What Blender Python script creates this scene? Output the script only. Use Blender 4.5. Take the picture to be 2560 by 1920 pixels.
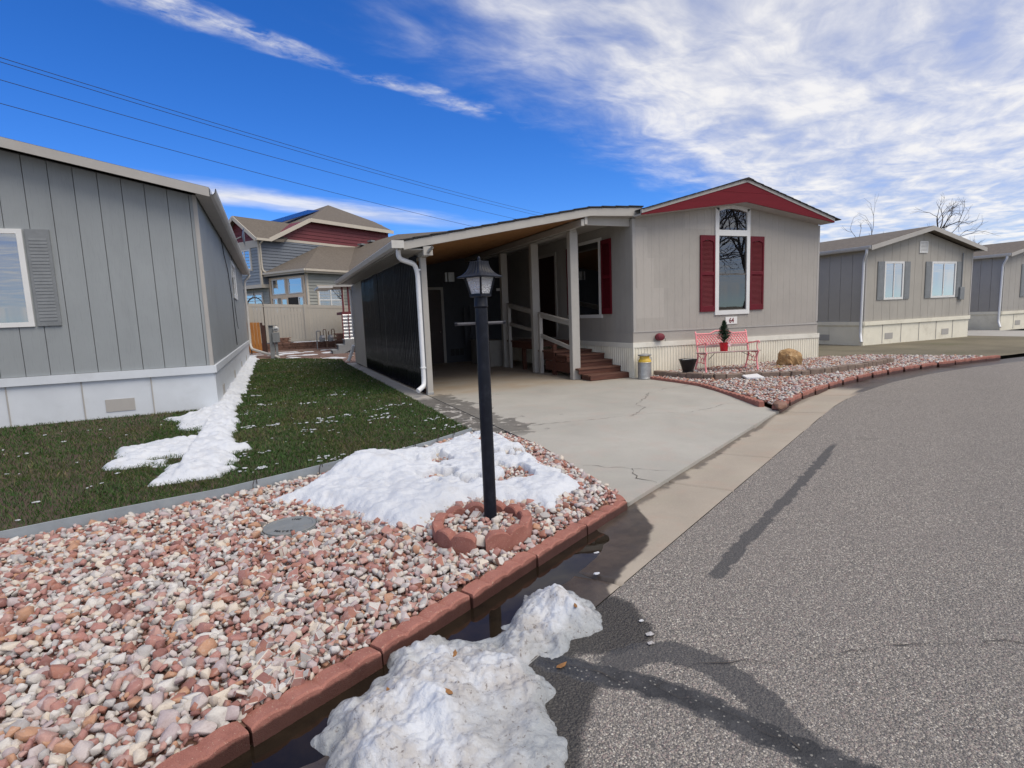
import bpy, bmesh, math, random
import numpy as np
from mathutils import Matrix, Vector
from mathutils.geometry import tessellate_polygon

for _o in list(bpy.data.objects):
    bpy.data.objects.remove(_o)
SC = bpy.context.scene
COL = SC.collection
R = math.radians
random.seed(7)
rng = np.random.default_rng(7)

# ------------------------------------------------------------------ camera
CAM_H = 1.45
cd = bpy.data.cameras.new('camera')
cam = bpy.data.objects.new('camera', cd)
COL.objects.link(cam)
cd.sensor_fit = 'HORIZONTAL'
cd.sensor_width = 36.0
cd.lens = 36.0 * 1386.0 / 2560.0
cd.clip_start = 0.05
cd.clip_end = 3000
_r = Vector((0.91718615, -0.39655026, -0.03895452))
_d = Vector((-0.08490981, -0.09899451, -0.99145873))
_f = Vector((0.38930693, 0.91265984, -0.1244674))
cam.matrix_world = Matrix(((_r.x, -_d.x, -_f.x, 0), (_r.y, -_d.y, -_f.y, 0), (_r.z, -_d.z, -_f.z, CAM_H), (0, 0, 0, 1)))
SC.camera = cam

# ------------------------------------------------------------------ node helpers
class NT:
    def __init__(s, tree):
        s.t = tree; s.n = tree.nodes; s.l = tree.links
    def new(s, typ, **kw):
        n = s.n.new(typ)
        for k, v in kw.items():
            setattr(n, k, v)
        return n
    def link(s, a, b):
        s.l.new(a, b)
    def put(s, sock, v):
        if isinstance(v, bpy.types.NodeSocket):
            s.l.new(v, sock)
        elif v is not None:
            if sock.type == 'RGBA' and len(v) == 3:
                v = (*v, 1)
            sock.default_value = v
    def m(s, op, a, b=None, c=None, clamp=False):
        n = s.new('ShaderNodeMath', operation=op); n.use_clamp = clamp
        for i, v in enumerate((a, b, c)):
            if v is not None: s.put(n.inputs[i], v)
        return n.outputs[0]
    def vm(s, op, a, b=None):
        n = s.new('ShaderNodeVectorMath', operation=op)
        s.put(n.inputs[0], a)
        if b is not None: s.put(n.inputs[1], b)
        return n.outputs[0]
    def noise(s, vec, scale, detail=4, rough=.55, dist=0.0):
        n = s.new('ShaderNodeTexNoise')
        s.put(n.inputs['Vector'], vec)
        n.inputs['Scale'].default_value = scale; n.inputs['Detail'].default_value = detail
        n.inputs['Roughness'].default_value = rough; n.inputs['Distortion'].default_value = dist
        return n.outputs['Fac']
    def voro(s, vec, scale, feature='F1', out='Distance', rnd=1.0):
        n = s.new('ShaderNodeTexVoronoi'); n.feature = feature
        s.put(n.inputs['Vector'], vec); n.inputs['Scale'].default_value = scale
        n.inputs['Randomness'].default_value = rnd
        return n.outputs[out]
    def ss(s, v, a, b):
        n = s.new('ShaderNodeMapRange'); n.interpolation_type = 'SMOOTHSTEP'
        s.put(n.inputs['Value'], v); n.inputs['From Min'].default_value = a; n.inputs['From Max'].default_value = b
        return n.outputs['Result']
    def lin(s, v, a, b, c=0., d=1.):
        n = s.new('ShaderNodeMapRange'); s.put(n.inputs['Value'], v)
        for k, x in zip(('From Min', 'From Max', 'To Min', 'To Max'), (a, b, c, d)): n.inputs[k].default_value = x
        return n.outputs['Result']
    def mix(s, f, a, b, blend='MIX'):
        n = s.new('ShaderNodeMix', data_type='RGBA'); n.blend_type = blend
        s.put(n.inputs[0], f); s.put(n.inputs[6], a); s.put(n.inputs[7], b)
        return n.outputs[2]
    def ramp(s, f, stops, interp='LINEAR'):
        n = s.new('ShaderNodeValToRGB'); cr = n.color_ramp; cr.interpolation = interp
        while len(cr.elements) < len(stops): cr.elements.new(0.5)
        for e, (p, c) in zip(cr.elements, stops):
            e.position = p; e.color = (*c, 1) if len(c) == 3 else c
        s.put(n.inputs[0], f); return n.outputs[0]
    def xyz(s, vec):
        n = s.new('ShaderNodeSeparateXYZ'); s.put(n.inputs[0], vec); return n.outputs
    def comb(s, x, y, z):
        n = s.new('ShaderNodeCombineXYZ')
        for i, v in enumerate((x, y, z)): s.put(n.inputs[i], v)
        return n.outputs[0]
    def bump(s, h, strength=.3, dist=.01):
        n = s.new('ShaderNodeBump'); s.put(n.inputs['Height'], h)
        n.inputs['Strength'].default_value = strength; n.inputs['Distance'].default_value = dist
        return n.outputs[0]

# ------------------------------------------------------------------ world: Nishita sky with high cloud bands
SUN_EL, SUN_AZ = 56.0, 150.0        # azimuth clockwise from +Y
world = bpy.data.worlds.new('World'); SC.world = world; world.use_nodes = True
w = NT(world.node_tree); w.n.clear()
sky = w.new('ShaderNodeTexSky', sky_type='NISHITA')
sky.sun_disc = False; sky.sun_elevation = R(SUN_EL); sky.sun_rotation = R(SUN_AZ)
sky.altitude = 1500; sky.air_density = 1.0; sky.dust_density = 0.3; sky.ozone_density = 2.0
hs = w.new('ShaderNodeHueSaturation'); hs.inputs['Saturation'].default_value = 1.32; hs.inputs['Value'].default_value = .66
w.link(sky.outputs[0], hs.inputs['Color'])
dirv = w.new('ShaderNodeTexCoord').outputs['Generated']
dx, dy, dz = w.xyz(dirv)
dzc = w.m('MAXIMUM', dz, 0.035)
px_ = w.m('DIVIDE', dx, dzc); py_ = w.m('DIVIDE', dy, dzc)
al = w.m('ADD', w.m('MULTIPLY', px_, .912), w.m('MULTIPLY', py_, .41))        # along the cloud bands
ac = w.m('ADD', w.m('MULTIPLY', px_, -.41), w.m('MULTIPLY', py_, .912))       # across them
cv = w.comb(al, ac, 0.0)
n_big = w.noise(cv, 1.1, 4, .6, .2)
wx = w.m('MULTIPLY', w.m('SUBTRACT', w.noise(cv, .9, 3, .5), .5), 1.1)
n_fine = w.noise(w.comb(w.m('ADD', w.m('MULTIPLY', al, .72), wx), w.m('ADD', w.m('MULTIPLY', ac, 1.55), wx), 3.7), 2.7, 9, .60, .25)
n_mid = w.noise(w.comb(w.m('MULTIPLY', al, .8), w.m('MULTIPLY', ac, 1.3), 9.1), 1.6, 5, .6, .2)
nb = w.m('SUBTRACT', n_big, .5); nf = w.m('SUBTRACT', n_fine, .5); nm = w.m('SUBTRACT', n_mid, .5)
# large sheet on the near side of the bands
e = w.m('SUBTRACT', w.m('ADD', w.m('MULTIPLY', w.m('SUBTRACT', al, 1.0), .19), 1.70), ac)
e = w.m('ADD', e, w.m('MULTIPLY', nm, .80)); e = w.m('ADD', e, w.m('MULTIPLY', nf, .55))
side = w.ss(w.m('ADD', al, w.m('ADD', w.m('MULTIPLY', nm, .8), w.m('MULTIPLY', nf, .5))), .95, 1.55)
side = w.m('MAXIMUM', side, w.m('SUBTRACT', 1.0, w.ss(w.m('ADD', ac, w.m('MULTIPLY', nm, .5)), .75, 1.45)))  # unseen cover overhead and behind the camera, added to neutralise the light
big = w.m('MULTIPLY', w.ss(e, -.14, .95), side)
big = w.m('MULTIPLY', big, w.lin(w.m('ADD', w.m('MULTIPLY', n_fine, .5), w.m('MULTIPLY', n_mid, .5)), .34, .60, .50, 1.0))
# narrow streak
d2 = w.m('ABSOLUTE', w.m('ADD', w.m('SUBTRACT', ac, 2.04), w.m('MULTIPLY', nf, .30)))
streak = w.m('MULTIPLY', w.m('SUBTRACT', 1.0, w.ss(d2, .0, .11)), w.ss(n_mid, .40, .58))
streak = w.m('MULTIPLY', streak, w.m('SUBTRACT', 1.0, w.ss(al, 2.1, 2.6)))
n_puff = w.noise(w.comb(al, w.m('MULTIPLY', ac, 1.3), 1.3), 9.0, 6, .65, .3)
streak = w.m('MULTIPLY', streak, w.lin(w.m('ADD', w.m('MULTIPLY', n_fine, .4), w.m('MULTIPLY', n_puff, .6)), .38, .60, .02, .85), clamp=True)
# far low band
d3 = w.m('ABSOLUTE', w.m('ADD', w.m('SUBTRACT', ac, 4.62), w.m('MULTIPLY', nm, .5)))
low = w.m('MULTIPLY', w.m('SUBTRACT', 1.0, w.ss(d3, .02, .50)), w.m('SUBTRACT', 1.0, w.ss(al, 2.2, 5.2)))
low = w.m('MULTIPLY', low, w.lin(n_fine, .3, .7, .7, 1.0))
# thin veil further out
veil = w.m('MULTIPLY', w.ss(n_big, .50, .74), w.m('MULTIPLY', w.ss(ac, 4.6, 7.0), .45))
cl = w.m('MAXIMUM', w.m('MAXIMUM', big, streak), w.m('MAXIMUM', low, veil))
cl = w.m('MULTIPLY', cl, w.ss(dz, -.01, .03), clamp=True)
cl = w.m('MULTIPLY', cl, .93)
ccol = w.mix(w.ss(w.m('ADD', w.m('MULTIPLY', n_fine, .45), w.m('MULTIPLY', n_mid, .55)), .38, .64), (3.5, 3.55, 3.75), (4.9, 4.8, 4.7))
skyc = w.mix(1.0, hs.outputs[0], (.62, .86, 1.30), 'MULTIPLY')
wc = w.mix(cl, skyc, ccol)
bg = w.new('ShaderNodeBackground'); bg.inputs['Strength'].default_value = 0.10
w.link(wc, bg.inputs['Color'])
wo = w.new('ShaderNodeOutputWorld'); w.link(bg.outputs[0], wo.inputs[0])

# ------------------------------------------------------------------ sun, softened by the cloud sheet
sd = bpy.data.lights.new('sun', 'SUN'); sd.energy = 1.3; sd.angle = R(40); sd.color = (1.0, .90, .76)
sun = bpy.data.objects.new('sun', sd); COL.objects.link(sun)
sdir = Vector((math.sin(R(SUN_AZ)) * math.cos(R(SUN_EL)), math.cos(R(SUN_AZ)) * math.cos(R(SUN_EL)), math.sin(R(SUN_EL))))
sun.rotation_euler = sdir.to_track_quat('Z', 'Y').to_euler()
sun.location = sdir * 60

vs = SC.view_settings
vs.view_transform = 'Standard'; vs.look = 'None'; vs.exposure = 1.0; vs.gamma = 1.0; vs.use_curve_mapping = False
SC.cycles.use_denoising = True
SC.cycles.max_bounces = 6
SC.cycles.diffuse_bounces = 3
SC.cycles.glossy_bounces = 3
SC.cycles.transparent_max_bounces = 12
SC.cycles.sample_clamp_indirect = 8.0

# ------------------------------------------------------------------ object helpers
def wloc(o):
    v = Vector((0, 0, 0))
    while o is not None:
        v = v + o.location; o = o.parent
    return v

def tag(o, label=None, cat=None, group=None, kind=None):
    if label: o['label'] = label
    if cat: o['category'] = cat
    if group: o['group'] = group
    if kind: o['kind'] = kind
    return o

def thing(name, label, cat, loc=(0, 0, 0), group=None):
    o = bpy.data.objects.new(name, None); COL.objects.link(o)
    o.location = loc; o.empty_display_size = .2
    return tag(o, label, cat, group)

def link_mesh(name, me, mat, parent=None):
    o = bpy.data.objects.new(name, me); COL.objects.link(o)
    if mat is not None:
        me.materials.clear(); me.materials.append(mat)
    if parent is not None: o.parent = parent
    return o

def sharp(me, ang=40):
    bm = bmesh.new(); bm.from_mesh(me)
    for f in bm.faces: f.smooth = True
    lim = R(ang)
    for ed in bm.edges:
        if len(ed.link_faces) == 2 and ed.calc_face_angle(0) > lim: ed.smooth = False
    bm.to_mesh(me); bm.free()

class MB:
    def __init__(s): s.v = []; s.f = []
    def add(s, vs_, fs):
        o = len(s.v); s.v.extend([tuple(p) for p in vs_]); s.f.extend([tuple(i + o for i in f) for f in fs]); return s
    def box(s, x0, y0, z0, x1, y1, z1):
        if x0 > x1: x0, x1 = x1, x0
        if y0 > y1: y0, y1 = y1, y0
        if z0 > z1: z0, z1 = z1, z0
        return s.add([(x0, y0, z0), (x1, y0, z0), (x1, y1, z0), (x0, y1, z0), (x0, y0, z1), (x1, y0, z1), (x1, y1, z1), (x0, y1, z1)],
              [(0, 3, 2, 1), (4, 5, 6, 7), (0, 1, 5, 4), (1, 2, 6, 5), (2, 3, 7, 6), (3, 0, 4, 7)])
    def obox(s, c, ex, ey, ez):          # centre and three half-extent vectors
        c, ex, ey, ez = (Vector(q) for q in (c, ex, ey, ez))
        p = [c + a * ex + b * ey + d * ez for d in (-1, 1) for a, b in ((-1, -1), (1, -1), (1, 1), (-1, 1))]
        return s.add(p, [(0, 3, 2, 1), (4, 5, 6, 7), (0, 1, 5, 4), (1, 2, 6, 5), (2, 3, 7, 6), (3, 0, 4, 7)])
    def bar(s, p, q, w_, h_, up=(0, 0, 1)):
        p, q = Vector(p), Vector(q); d = (q - p); u = Vector(up)
        sx = d.cross(u); sx = sx.normalized() if sx.length > 1e-6 else Vector((1, 0, 0))
        uy = sx.cross(d).normalized()
        return s.obox((p + q) / 2, d / 2, sx * w_ / 2, uy * h_ / 2)
    def tube(s, path, r, n=8, caps=True, sq=False):
        P = [Vector(p) for p in path]; m = len(P)
        rs = r if isinstance(r, (list, tuple)) else [r] * m
        up = Vector((0, 0, 1)); o = len(s.v); prev = None
        for i in range(m):
            d = (P[min(i + 1, m - 1)] - P[max(i - 1, 0)]).normalized()
            a = prev if prev is not None else d.cross(up if abs(d.z) < .95 else Vector((0, 1, 0)))
            a = (a - d * a.dot(d))
            if a.length < 1e-6: a = d.cross(Vector((1, 0, 0)))
            a.normalize(); prev = a; b = d.cross(a)
            for k in range(n):
                t = 2 * math.pi * (k + (.5 if sq else 0)) / n
                s.v.append(tuple(P[i] + (a * math.cos(t) + b * math.sin(t)) * rs[i]))
        for i in range(m - 1):
            for k in range(n):
                k2 = (k + 1) % n
                s.f.append((o + i * n + k, o + i * n + k2, o + (i + 1) * n + k2, o + (i + 1) * n + k))
        if caps:
            s.f.append(tuple(o + k for k in reversed(range(n)))); s.f.append(tuple(o + (m - 1) * n + k for k in range(n)))
        return s
    def lathe(s, cx, cy, prof, n=24, phase=0, close=True):
        o = len(s.v); m = len(prof)
        for (r, z) in prof:
            for k in range(n):
                t = phase + 2 * math.pi * k / n
                s.v.append((cx + r * math.cos(t), cy + r * math.sin(t), z))
        for i in range(m - 1):
            for k in range(n):
                k2 = (k + 1) % n
                s.f.append((o + i * n + k, o + i * n + k2, o + (i + 1) * n + k2, o + (i + 1) * n + k))
        if close:
            s.f.append(tuple(o + k for k in reversed(range(n)))); s.f.append(tuple(o + (m - 1) * n + k for k in range(n)))
        return s
    def prism(s, poly, off):
        off = Vector(off); P = [Vector(p) for p in poly]; n = len(P)
        nrm = Vector((0, 0, 0))
        for i in range(n): nrm += P[i].cross(P[(i + 1) % n])
        if nrm.dot(off) > 0: P.reverse()
        fs = [tuple(range(n)), tuple(reversed(range(n, 2 * n)))]
        for i in range(n):
            j = (i + 1) % n; fs.append((j, i, n + i, n + j))
        return s.add([*P, *[p + off for p in P]], fs)
    def grid(s, pts, nu, nv, wrap=False):
        o = len(s.v); s.v.extend([tuple(p) for p in pts])
        for i in range(nu - 1):
            for j in range(nv - 1):
                a = o + i * nv + j; s.f.append((a, a + nv, a + nv + 1, a + 1))
        return s
    def build(s, name, mat, parent=None, smooth=None, bev=0, seg=1):
        off = wloc(parent)
        me = bpy.data.meshes.new(name)
        me.from_pydata([(p[0] - off.x, p[1] - off.y, p[2] - off.z) for p in s.v], [], s.f)
        if bev:
            bm = bmesh.new(); bm.from_mesh(me)
            bmesh.ops.bevel(bm, geom=list(bm.edges), offset=bev, segments=seg, affect='EDGES', profile=.5, clamp_overlap=True)
            bm.to_mesh(me); bm.free()
        if smooth: sharp(me, smooth)
        return link_mesh(name, me, mat, parent)

def box(name, a, b, mat, parent=None, bev=0):
    return MB().box(*a, *b).build(name, mat, parent, bev=bev)

def np_mesh(name, V, F, mat, parent=None, smooth=False, attrs=None):
    V = np.asarray(V, np.float64); F = np.asarray(F, np.int32)
    off = wloc(parent)
    V = V - np.array([off.x, off.y, off.z])
    me = bpy.data.meshes.new(name); nf, k = F.shape
    me.vertices.add(len(V)); me.vertices.foreach_set('co', V.astype(np.float32).ravel())
    me.loops.add(nf * k); me.loops.foreach_set('vertex_index', F.ravel())
    me.polygons.add(nf); me.polygons.foreach_set('loop_start', np.arange(nf, dtype=np.int32) * k)
    me.polygons.foreach_set('loop_total', np.full(nf, k, np.int32))
    if smooth: me.polygons.foreach_set('use_smooth', np.ones(nf, bool))
    me.update(calc_edges=True)
    for an, av in (attrs or {}).items():
        a = me.attributes.new(an, 'FLOAT', 'POINT'); a.data.foreach_set('value', np.asarray(av, np.float32))
    return link_mesh(name, me, mat, parent)

# numpy noise
def _h(ix, iy, s):
    h = (ix * 374761393 + iy * 668265263 + s * 974634137) & 0xffffffff
    h = ((h ^ (h >> 13)) * 1274126177) & 0xffffffff
    return ((h ^ (h >> 16)) & 0xffff) / 65535.0
def vnoise(x, y, s=0):
    x = np.asarray(x, float); y = np.asarray(y, float)
    ix = np.floor(x).astype(np.int64); iy = np.floor(y).astype(np.int64)
    fx = x - ix; fy = y - iy; fx = fx * fx * fx * (fx * (fx * 6 - 15) + 10); fy = fy * fy * fy * (fy * (fy * 6 - 15) + 10)
    a = _h(ix, iy, s); b = _h(ix + 1, iy, s); c = _h(ix, iy + 1, s); d = _h(ix + 1, iy + 1, s)
    return (a * (1 - fx) + b * fx) * (1 - fy) + (c * (1 - fx) + d * fx) * fy
def fbm(x, y, f=1.0, o=5, s=0, g=.5):
    t = 0; a = 1; n = 0
    for i in range(o):
        t = t + a * vnoise(x * f + 17.3 * i, y * f - 9.1 * i, s + i); n += a; a *= g; f *= 2.03
    return t / n
def cells(x, y, f, s=0):          # rounded lumps: 1 at feature points
    x = np.asarray(x, float) * f; y = np.asarray(y, float) * f
    ix = np.floor(x).astype(np.int64); iy = np.floor(y).astype(np.int64); best = np.full(x.shape, 9.)
    for i in (-1, 0, 1):
        for j in (-1, 0, 1):
            cx = ix + i + _h(ix + i, iy + j, s); cy = iy + j + _h(ix + i, iy + j, s + 71)
            best = np.minimum(best, (cx - x) ** 2 + (cy - y) ** 2)
    return 1 - np.clip(np.sqrt(best), 0, 1)
def sstep(a, b, x):
    t = np.clip((x - a) / (b - a), 0, 1); return t * t * (3 - 2 * t)
def inside(poly, x, y):
    x = np.asarray(x); y = np.asarray(y); r = np.zeros(x.shape, bool); n = len(poly)
    for i in range(n):
        x0, y0 = poly[i]; x1, y1 = poly[(i + 1) % n]
        c = ((y0 > y) != (y1 > y)) & (x < (x1 - x0) * (y - y0) / ((y1 - y0) if y1 != y0 else 1e-9) + x0)
        r ^= c
    return r
def sdist(poly, x, y):
    d = np.full(np.shape(x), 1e9); n = len(poly)
    for i in range(n):
        x0, y0 = poly[i]; x1, y1 = poly[(i + 1) % n]
        ex, ey = x1 - x0, y1 - y0; L = ex * ex + ey * ey + 1e-12
        t = np.clip(((x - x0) * ex + (y - y0) * ey) / L, 0, 1)
        d = np.minimum(d, np.hypot(x - x0 - t * ex, y - y0 - t * ey))
    return np.where(inside(poly, x, y), d, -d)

def sheet(name, poly, zf, step, mat, parent=None, thick=0.0, smooth=True):
    """polygon cut into a grid so that it can follow a height function"""
    bm = bmesh.new()
    bm.faces.new([bm.verts.new((x, y, 0)) for x, y in poly])
    xs = [p[0] for p in poly]; ys = [p[1] for p in poly]
    for k in range(int(math.floor(min(xs) / step)) + 1, int(math.ceil(max(xs) / step))):
        bmesh.ops.bisect_plane(bm, geom=bm.verts[:] + bm.edges[:] + bm.faces[:], plane_co=(k * step, 0, 0), plane_no=(1, 0, 0))
    for k in range(int(math.floor(min(ys) / step)) + 1, int(math.ceil(max(ys) / step))):
        bmesh.ops.bisect_plane(bm, geom=bm.verts[:] + bm.edges[:] + bm.faces[:], plane_co=(0, k * step, 0), plane_no=(0, 1, 0))
    bm.normal_update()
    for f in bm.faces:
        if f.normal.z < 0: f.normal_flip()
        f.smooth = smooth
    for v in bm.verts: v.co.z = zf(v.co.x, v.co.y)
    if thick:
        be = [e for e in bm.edges if len(e.link_faces) == 1]
        ret = bmesh.ops.extrude_edge_only(bm, edges=be)
        for v in [g for g in ret['geom'] if isinstance(g, bmesh.types.BMVert)]: v.co.z -= thick
        for e in be: e.smooth = False
        bmesh.ops.recalc_face_normals(bm, faces=bm.faces[:])
    me = bpy.data.meshes.new(name); bm.to_mesh(me); bm.free()
    off = wloc(parent)
    if off.length: me.transform(Matrix.Translation(-off))
    return link_mesh(name, me, mat, parent)

def hfield(name, x0, x1, y0, y1, step, hf, mat, parent=None, thr=-.012, attr=None):
    xs = np.arange(x0, x1 + step / 2, step); ys = np.arange(y0, y1 + step / 2, step)
    Xg, Yg = np.meshgrid(xs, ys, indexing='ij')
    Z, keep = hf(Xg, Yg)                     # height and signed cover
    nx, ny = Xg.shape
    k = keep > thr
    cell = k[:-1, :-1] | k[1:, :-1] | k[1:, 1:] | k[:-1, 1:]
    ii, jj = np.nonzero(cell); a = ii * ny + jj
    F = np.stack([a, a + ny, a + ny + 1, a + 1], 1)
    V = np.stack([Xg.ravel(), Yg.ravel(), Z.ravel()], 1)
    used = np.unique(F); mp = np.full(len(V), -1); mp[used] = np.arange(len(used))
    at = None
    if attr is not None: at = {attr[0]: attr[1](Xg, Yg).ravel()[used]}
    return np_mesh(name, V[used], mp[F], mat, parent, True, at)

def text_mesh(name, body, size, depth, mat, parent, M, bold=0.0):
    cu = bpy.data.curves.new(name, 'FONT'); cu.body = body; cu.size = size; cu.extrude = depth; cu.offset = bold
    cu.align_x = 'CENTER'; cu.align_y = 'CENTER'; cu.resolution_u = 3
    ob = bpy.data.objects.new(name + '_curve', cu); COL.objects.link(ob)
    dg = bpy.context.evaluated_depsgraph_get()
    me = bpy.data.meshes.new_from_object(ob.evaluated_get(dg))
    bpy.data.objects.remove(ob); bpy.data.curves.remove(cu)
    me.transform(M); me.transform(Matrix.Translation(-wloc(parent)))
    me.name = name
    return link_mesh(name, me, mat, parent)

# ------------------------------------------------------------------ materials
MAT = {}
def mk(name):
    m = bpy.data.materials.new(name); m.use_nodes = True
    t = NT(m.node_tree); t.n.clear()
    out = t.new('ShaderNodeOutputMaterial'); b = t.new('ShaderNodeBsdfPrincipled')
    t.link(b.outputs[0], out.inputs[0]); MAT[name] = m
    pos = t.new('ShaderNodeNewGeometry').outputs['Position']
    return m, t, b, pos, out
def pm(name, col, rough=.6, var=.12, vs_=6.0, bump=.15, bs=60., metal=0., spec=.5, dirt=None, coat=0., stretch=None, bd=.003, wear=None):
    """painted or plain surface: colour, slow tone drift, fine relief"""
    m, t, b, pos, out = mk(name)
    if stretch: pos = t.vm('MULTIPLY', pos, stretch)
    n1 = t.noise(pos, vs_, 5, .6); n2 = t.noise(pos, bs, 4, .6)
    lo = tuple(c * (1 - var) for c in col); hi = tuple(min(1, c * (1 + var)) for c in col)
    c = t.mix(t.lin(n1, .3, .7), lo, hi)
    if dirt:
        c = t.mix(t.m('MULTIPLY', t.ss(t.noise(pos, dirt[1], 7, .7), .5, .72), dirt[2]), c, dirt[0])
    if wear:
        c = t.mix(t.ss(t.noise(pos, wear[1], 6, .65), wear[2], wear[2] + .06), c, wear[0])
    t.put(b.inputs['Base Color'], c)
    t.put(b.inputs['Roughness'], t.lin(n2, .2, .8, max(.02, rough - .08), min(1, rough + .08)))
    b.inputs['Metallic'].default_value = metal; b.inputs['Specular IOR Level'].default_value = spec
    if coat: b.inputs['Coat Weight'].default_value = coat; b.inputs['Coat Roughness'].default_value = .05
    if bump: t.put(b.inputs['Normal'], t.bump(n2, bump, bd))
    return m
def wood(name, col, dark, axis=0, rough=.7, sc=1.0):
    m, t, b, pos, out = mk(name)
    st = [30 * sc, 30 * sc, 30 * sc]; st[axis] = 1.6 * sc
    rnd = t.new('ShaderNodeObjectInfo').outputs['Random']
    pv = t.vm('ADD', t.vm('MULTIPLY', pos, tuple(st)), t.comb(t.m('MULTIPLY', rnd, 37.), t.m('MULTIPLY', rnd, 11.), 0.0))
    g = t.noise(pv, 1.0, 6, .6, .6); g2 = t.noise(pos, 5, 4, .6)
    c = t.mix(t.ss(g, .35, .7), dark, col)
    c = t.mix(t.m('MULTIPLY', t.lin(g2, .3, .7), .35), c, tuple(x * .65 for x in col))
    c = t.mix(t.m('MULTIPLY', rnd, .3), c, tuple(x * .7 for x in dark))
    t.put(b.inputs['Base Color'], c); b.inputs['Roughness'].default_value = rough
    t.put(b.inputs['Normal'], t.bump(g, .35, .004))
    return m

def attr(t, name):
    n = t.new('ShaderNodeAttribute'); n.attribute_name = name; return n.outputs['Fac']

def m_concrete(name, base, wet_fn=None, wet_attr=None, sealed=False, stain=(.30, .20, .14)):
    m, t, b, pos, out = mk(name)
    n1 = t.noise(pos, .9, 6, .6, .4); n2 = t.noise(pos, 7, 6, .7); n3 = t.noise(pos, 160, 3, .6); n4 = t.noise(pos, 2.6, 4, .6)
    c = t.mix(t.lin(n1, .3, .7), tuple(x * .86 for x in base), tuple(x * 1.08 for x in base))
    c = t.mix(t.m('MULTIPLY', t.ss(n4, .50, .66), .45), c, (base[0] * 1.03, base[1] * .92, base[2] * .90))      # faint pink wash
    c = t.mix(t.m('MULTIPLY', t.ss(t.noise(pos, 3.3, 4, .6), .52, .68), .35), c, (base[0] * .93, base[1] * .97, base[2] * .93))
    c = t.mix(t.m('MULTIPLY', t.ss(n2, .52, .78), .28), c, tuple(x * .72 for x in base))
    c = t.mix(t.m('MULTIPLY', t.ss(n3, .56, .75), .30), c, tuple(x * .55 for x in base))
    c = t.mix(t.m('MULTIPLY', t.ss(t.noise(pos, 95, 2, .5), .62, .72), .5), c, tuple(min(.8, x * 1.35) for x in base))
    if wet_fn is wet_drive:
        xx, yy, zz = t.xyz(pos)      # tracked-in clay and old oil on the covered half, darkened to deepen its shade
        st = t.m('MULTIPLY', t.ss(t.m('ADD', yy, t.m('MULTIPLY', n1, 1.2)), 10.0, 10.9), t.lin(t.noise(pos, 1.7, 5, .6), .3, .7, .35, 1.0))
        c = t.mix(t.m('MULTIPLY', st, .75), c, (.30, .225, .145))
    if wet_fn:
        wv = wet_fn(t, pos, n1, n2)
    elif wet_attr:
        wv = attr(t, wet_attr)
    else:
        wv = None
    rough = t.lin(n3, .2, .8, .72, .92)
    hgt = n3
    if wv is not None:
        c = t.mix(wv, c, t.mix(t.ss(n2, .35, .7), (.045, .036, .030), (.085, .066, .052)) if not sealed else t.mix(t.ss(n2, .35, .7), (.09, .085, .078), (.15, .14, .125)))
        rough = t.m('SUBTRACT', rough, t.m('MULTIPLY', wv, .50 if not sealed else .25))
    t.put(b.inputs['Base Color'], c); t.put(b.inputs['Roughness'], rough)
    t.put(b.inputs['Normal'], t.bump(hgt, .25, .004))
    return m

def wet_drive(t, pos, n1, n2):
    x, y, z = t.xyz(pos)
    # melt water that ran off the roof edge along the slab joint and dried in patches
    near = t.m('SUBTRACT', 1.0, t.ss(t.m('ABSOLUTE', t.m('SUBTRACT', x, 2.62)), .05, .75))
    ylim = t.m('MULTIPLY', t.ss(y, 5.7, 6.3), t.m('SUBTRACT', 1.0, t.ss(y, 9.8, 10.6)))
    sp = t.noise(t.vm('MULTIPLY', pos, (2.0, 2.6, 1)), 1.6, 5, .6, .5)
    v = t.m('ADD', sp, t.m('MULTIPLY', t.m('MULTIPLY', near, ylim), .36))
    a = t.m('MULTIPLY', t.ss(v, .72, .75), t.m('MULTIPLY', ylim, t.ss(near, .02, .2)))
    # oily ring and drips on the open slab
    d = t.voro(t.vm('MULTIPLY', pos, (1, 1, 0)), 1.35, 'F1', 'Distance')
    drips = t.m('MULTIPLY', t.m('SUBTRACT', 1.0, t.ss(t.m('ADD', d, t.m('MULTIPLY', n2, .06)), .085, .10)), t.m('MULTIPLY', t.m('SUBTRACT', 1.0, t.ss(x, 2.9, 4.3)), ylim))
    return t.m('MAXIMUM', t.m('MULTIPLY', a, .8), t.m('MULTIPLY', drips, .75))
def wet_path(t, pos, n1, n2):
    x, y, z = t.xyz(pos)
    yl = t.m('SUBTRACT', 1.0, t.ss(t.m('ADD', y, t.m('MULTIPLY', n2, .8)), 9.9, 10.4))
    sp = t.noise(t.vm('MULTIPLY', pos, (3.0, 2.2, 1)), 1.8, 6, .65, .6)
    band = t.m('SUBTRACT', 1.0, t.ss(t.m('ABSOLUTE', t.m('SUBTRACT', y, 9.55)), .25, .7))
    v = t.m('MULTIPLY', yl, t.ss(t.m('ADD', sp, t.m('MULTIPLY', band, .30)), .43, .47))
    far = t.m('MULTIPLY', t.m('SUBTRACT', 1.0, t.ss(t.m('ABSOLUTE', t.m('SUBTRACT', y, 18.3)), .5, .9)), t.ss(sp, .48, .56))
    return t.m('MAXIMUM', t.m('MULTIPLY', v, .95), t.m('MULTIPLY', far, .6))
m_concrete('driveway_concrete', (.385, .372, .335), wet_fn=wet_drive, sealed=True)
m_concrete('path_concrete', (.40, .388, .36), wet_fn=wet_path, sealed=True)
m_concrete('gutter_concrete', (.37, .325, .265), wet_attr='wet')

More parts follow.
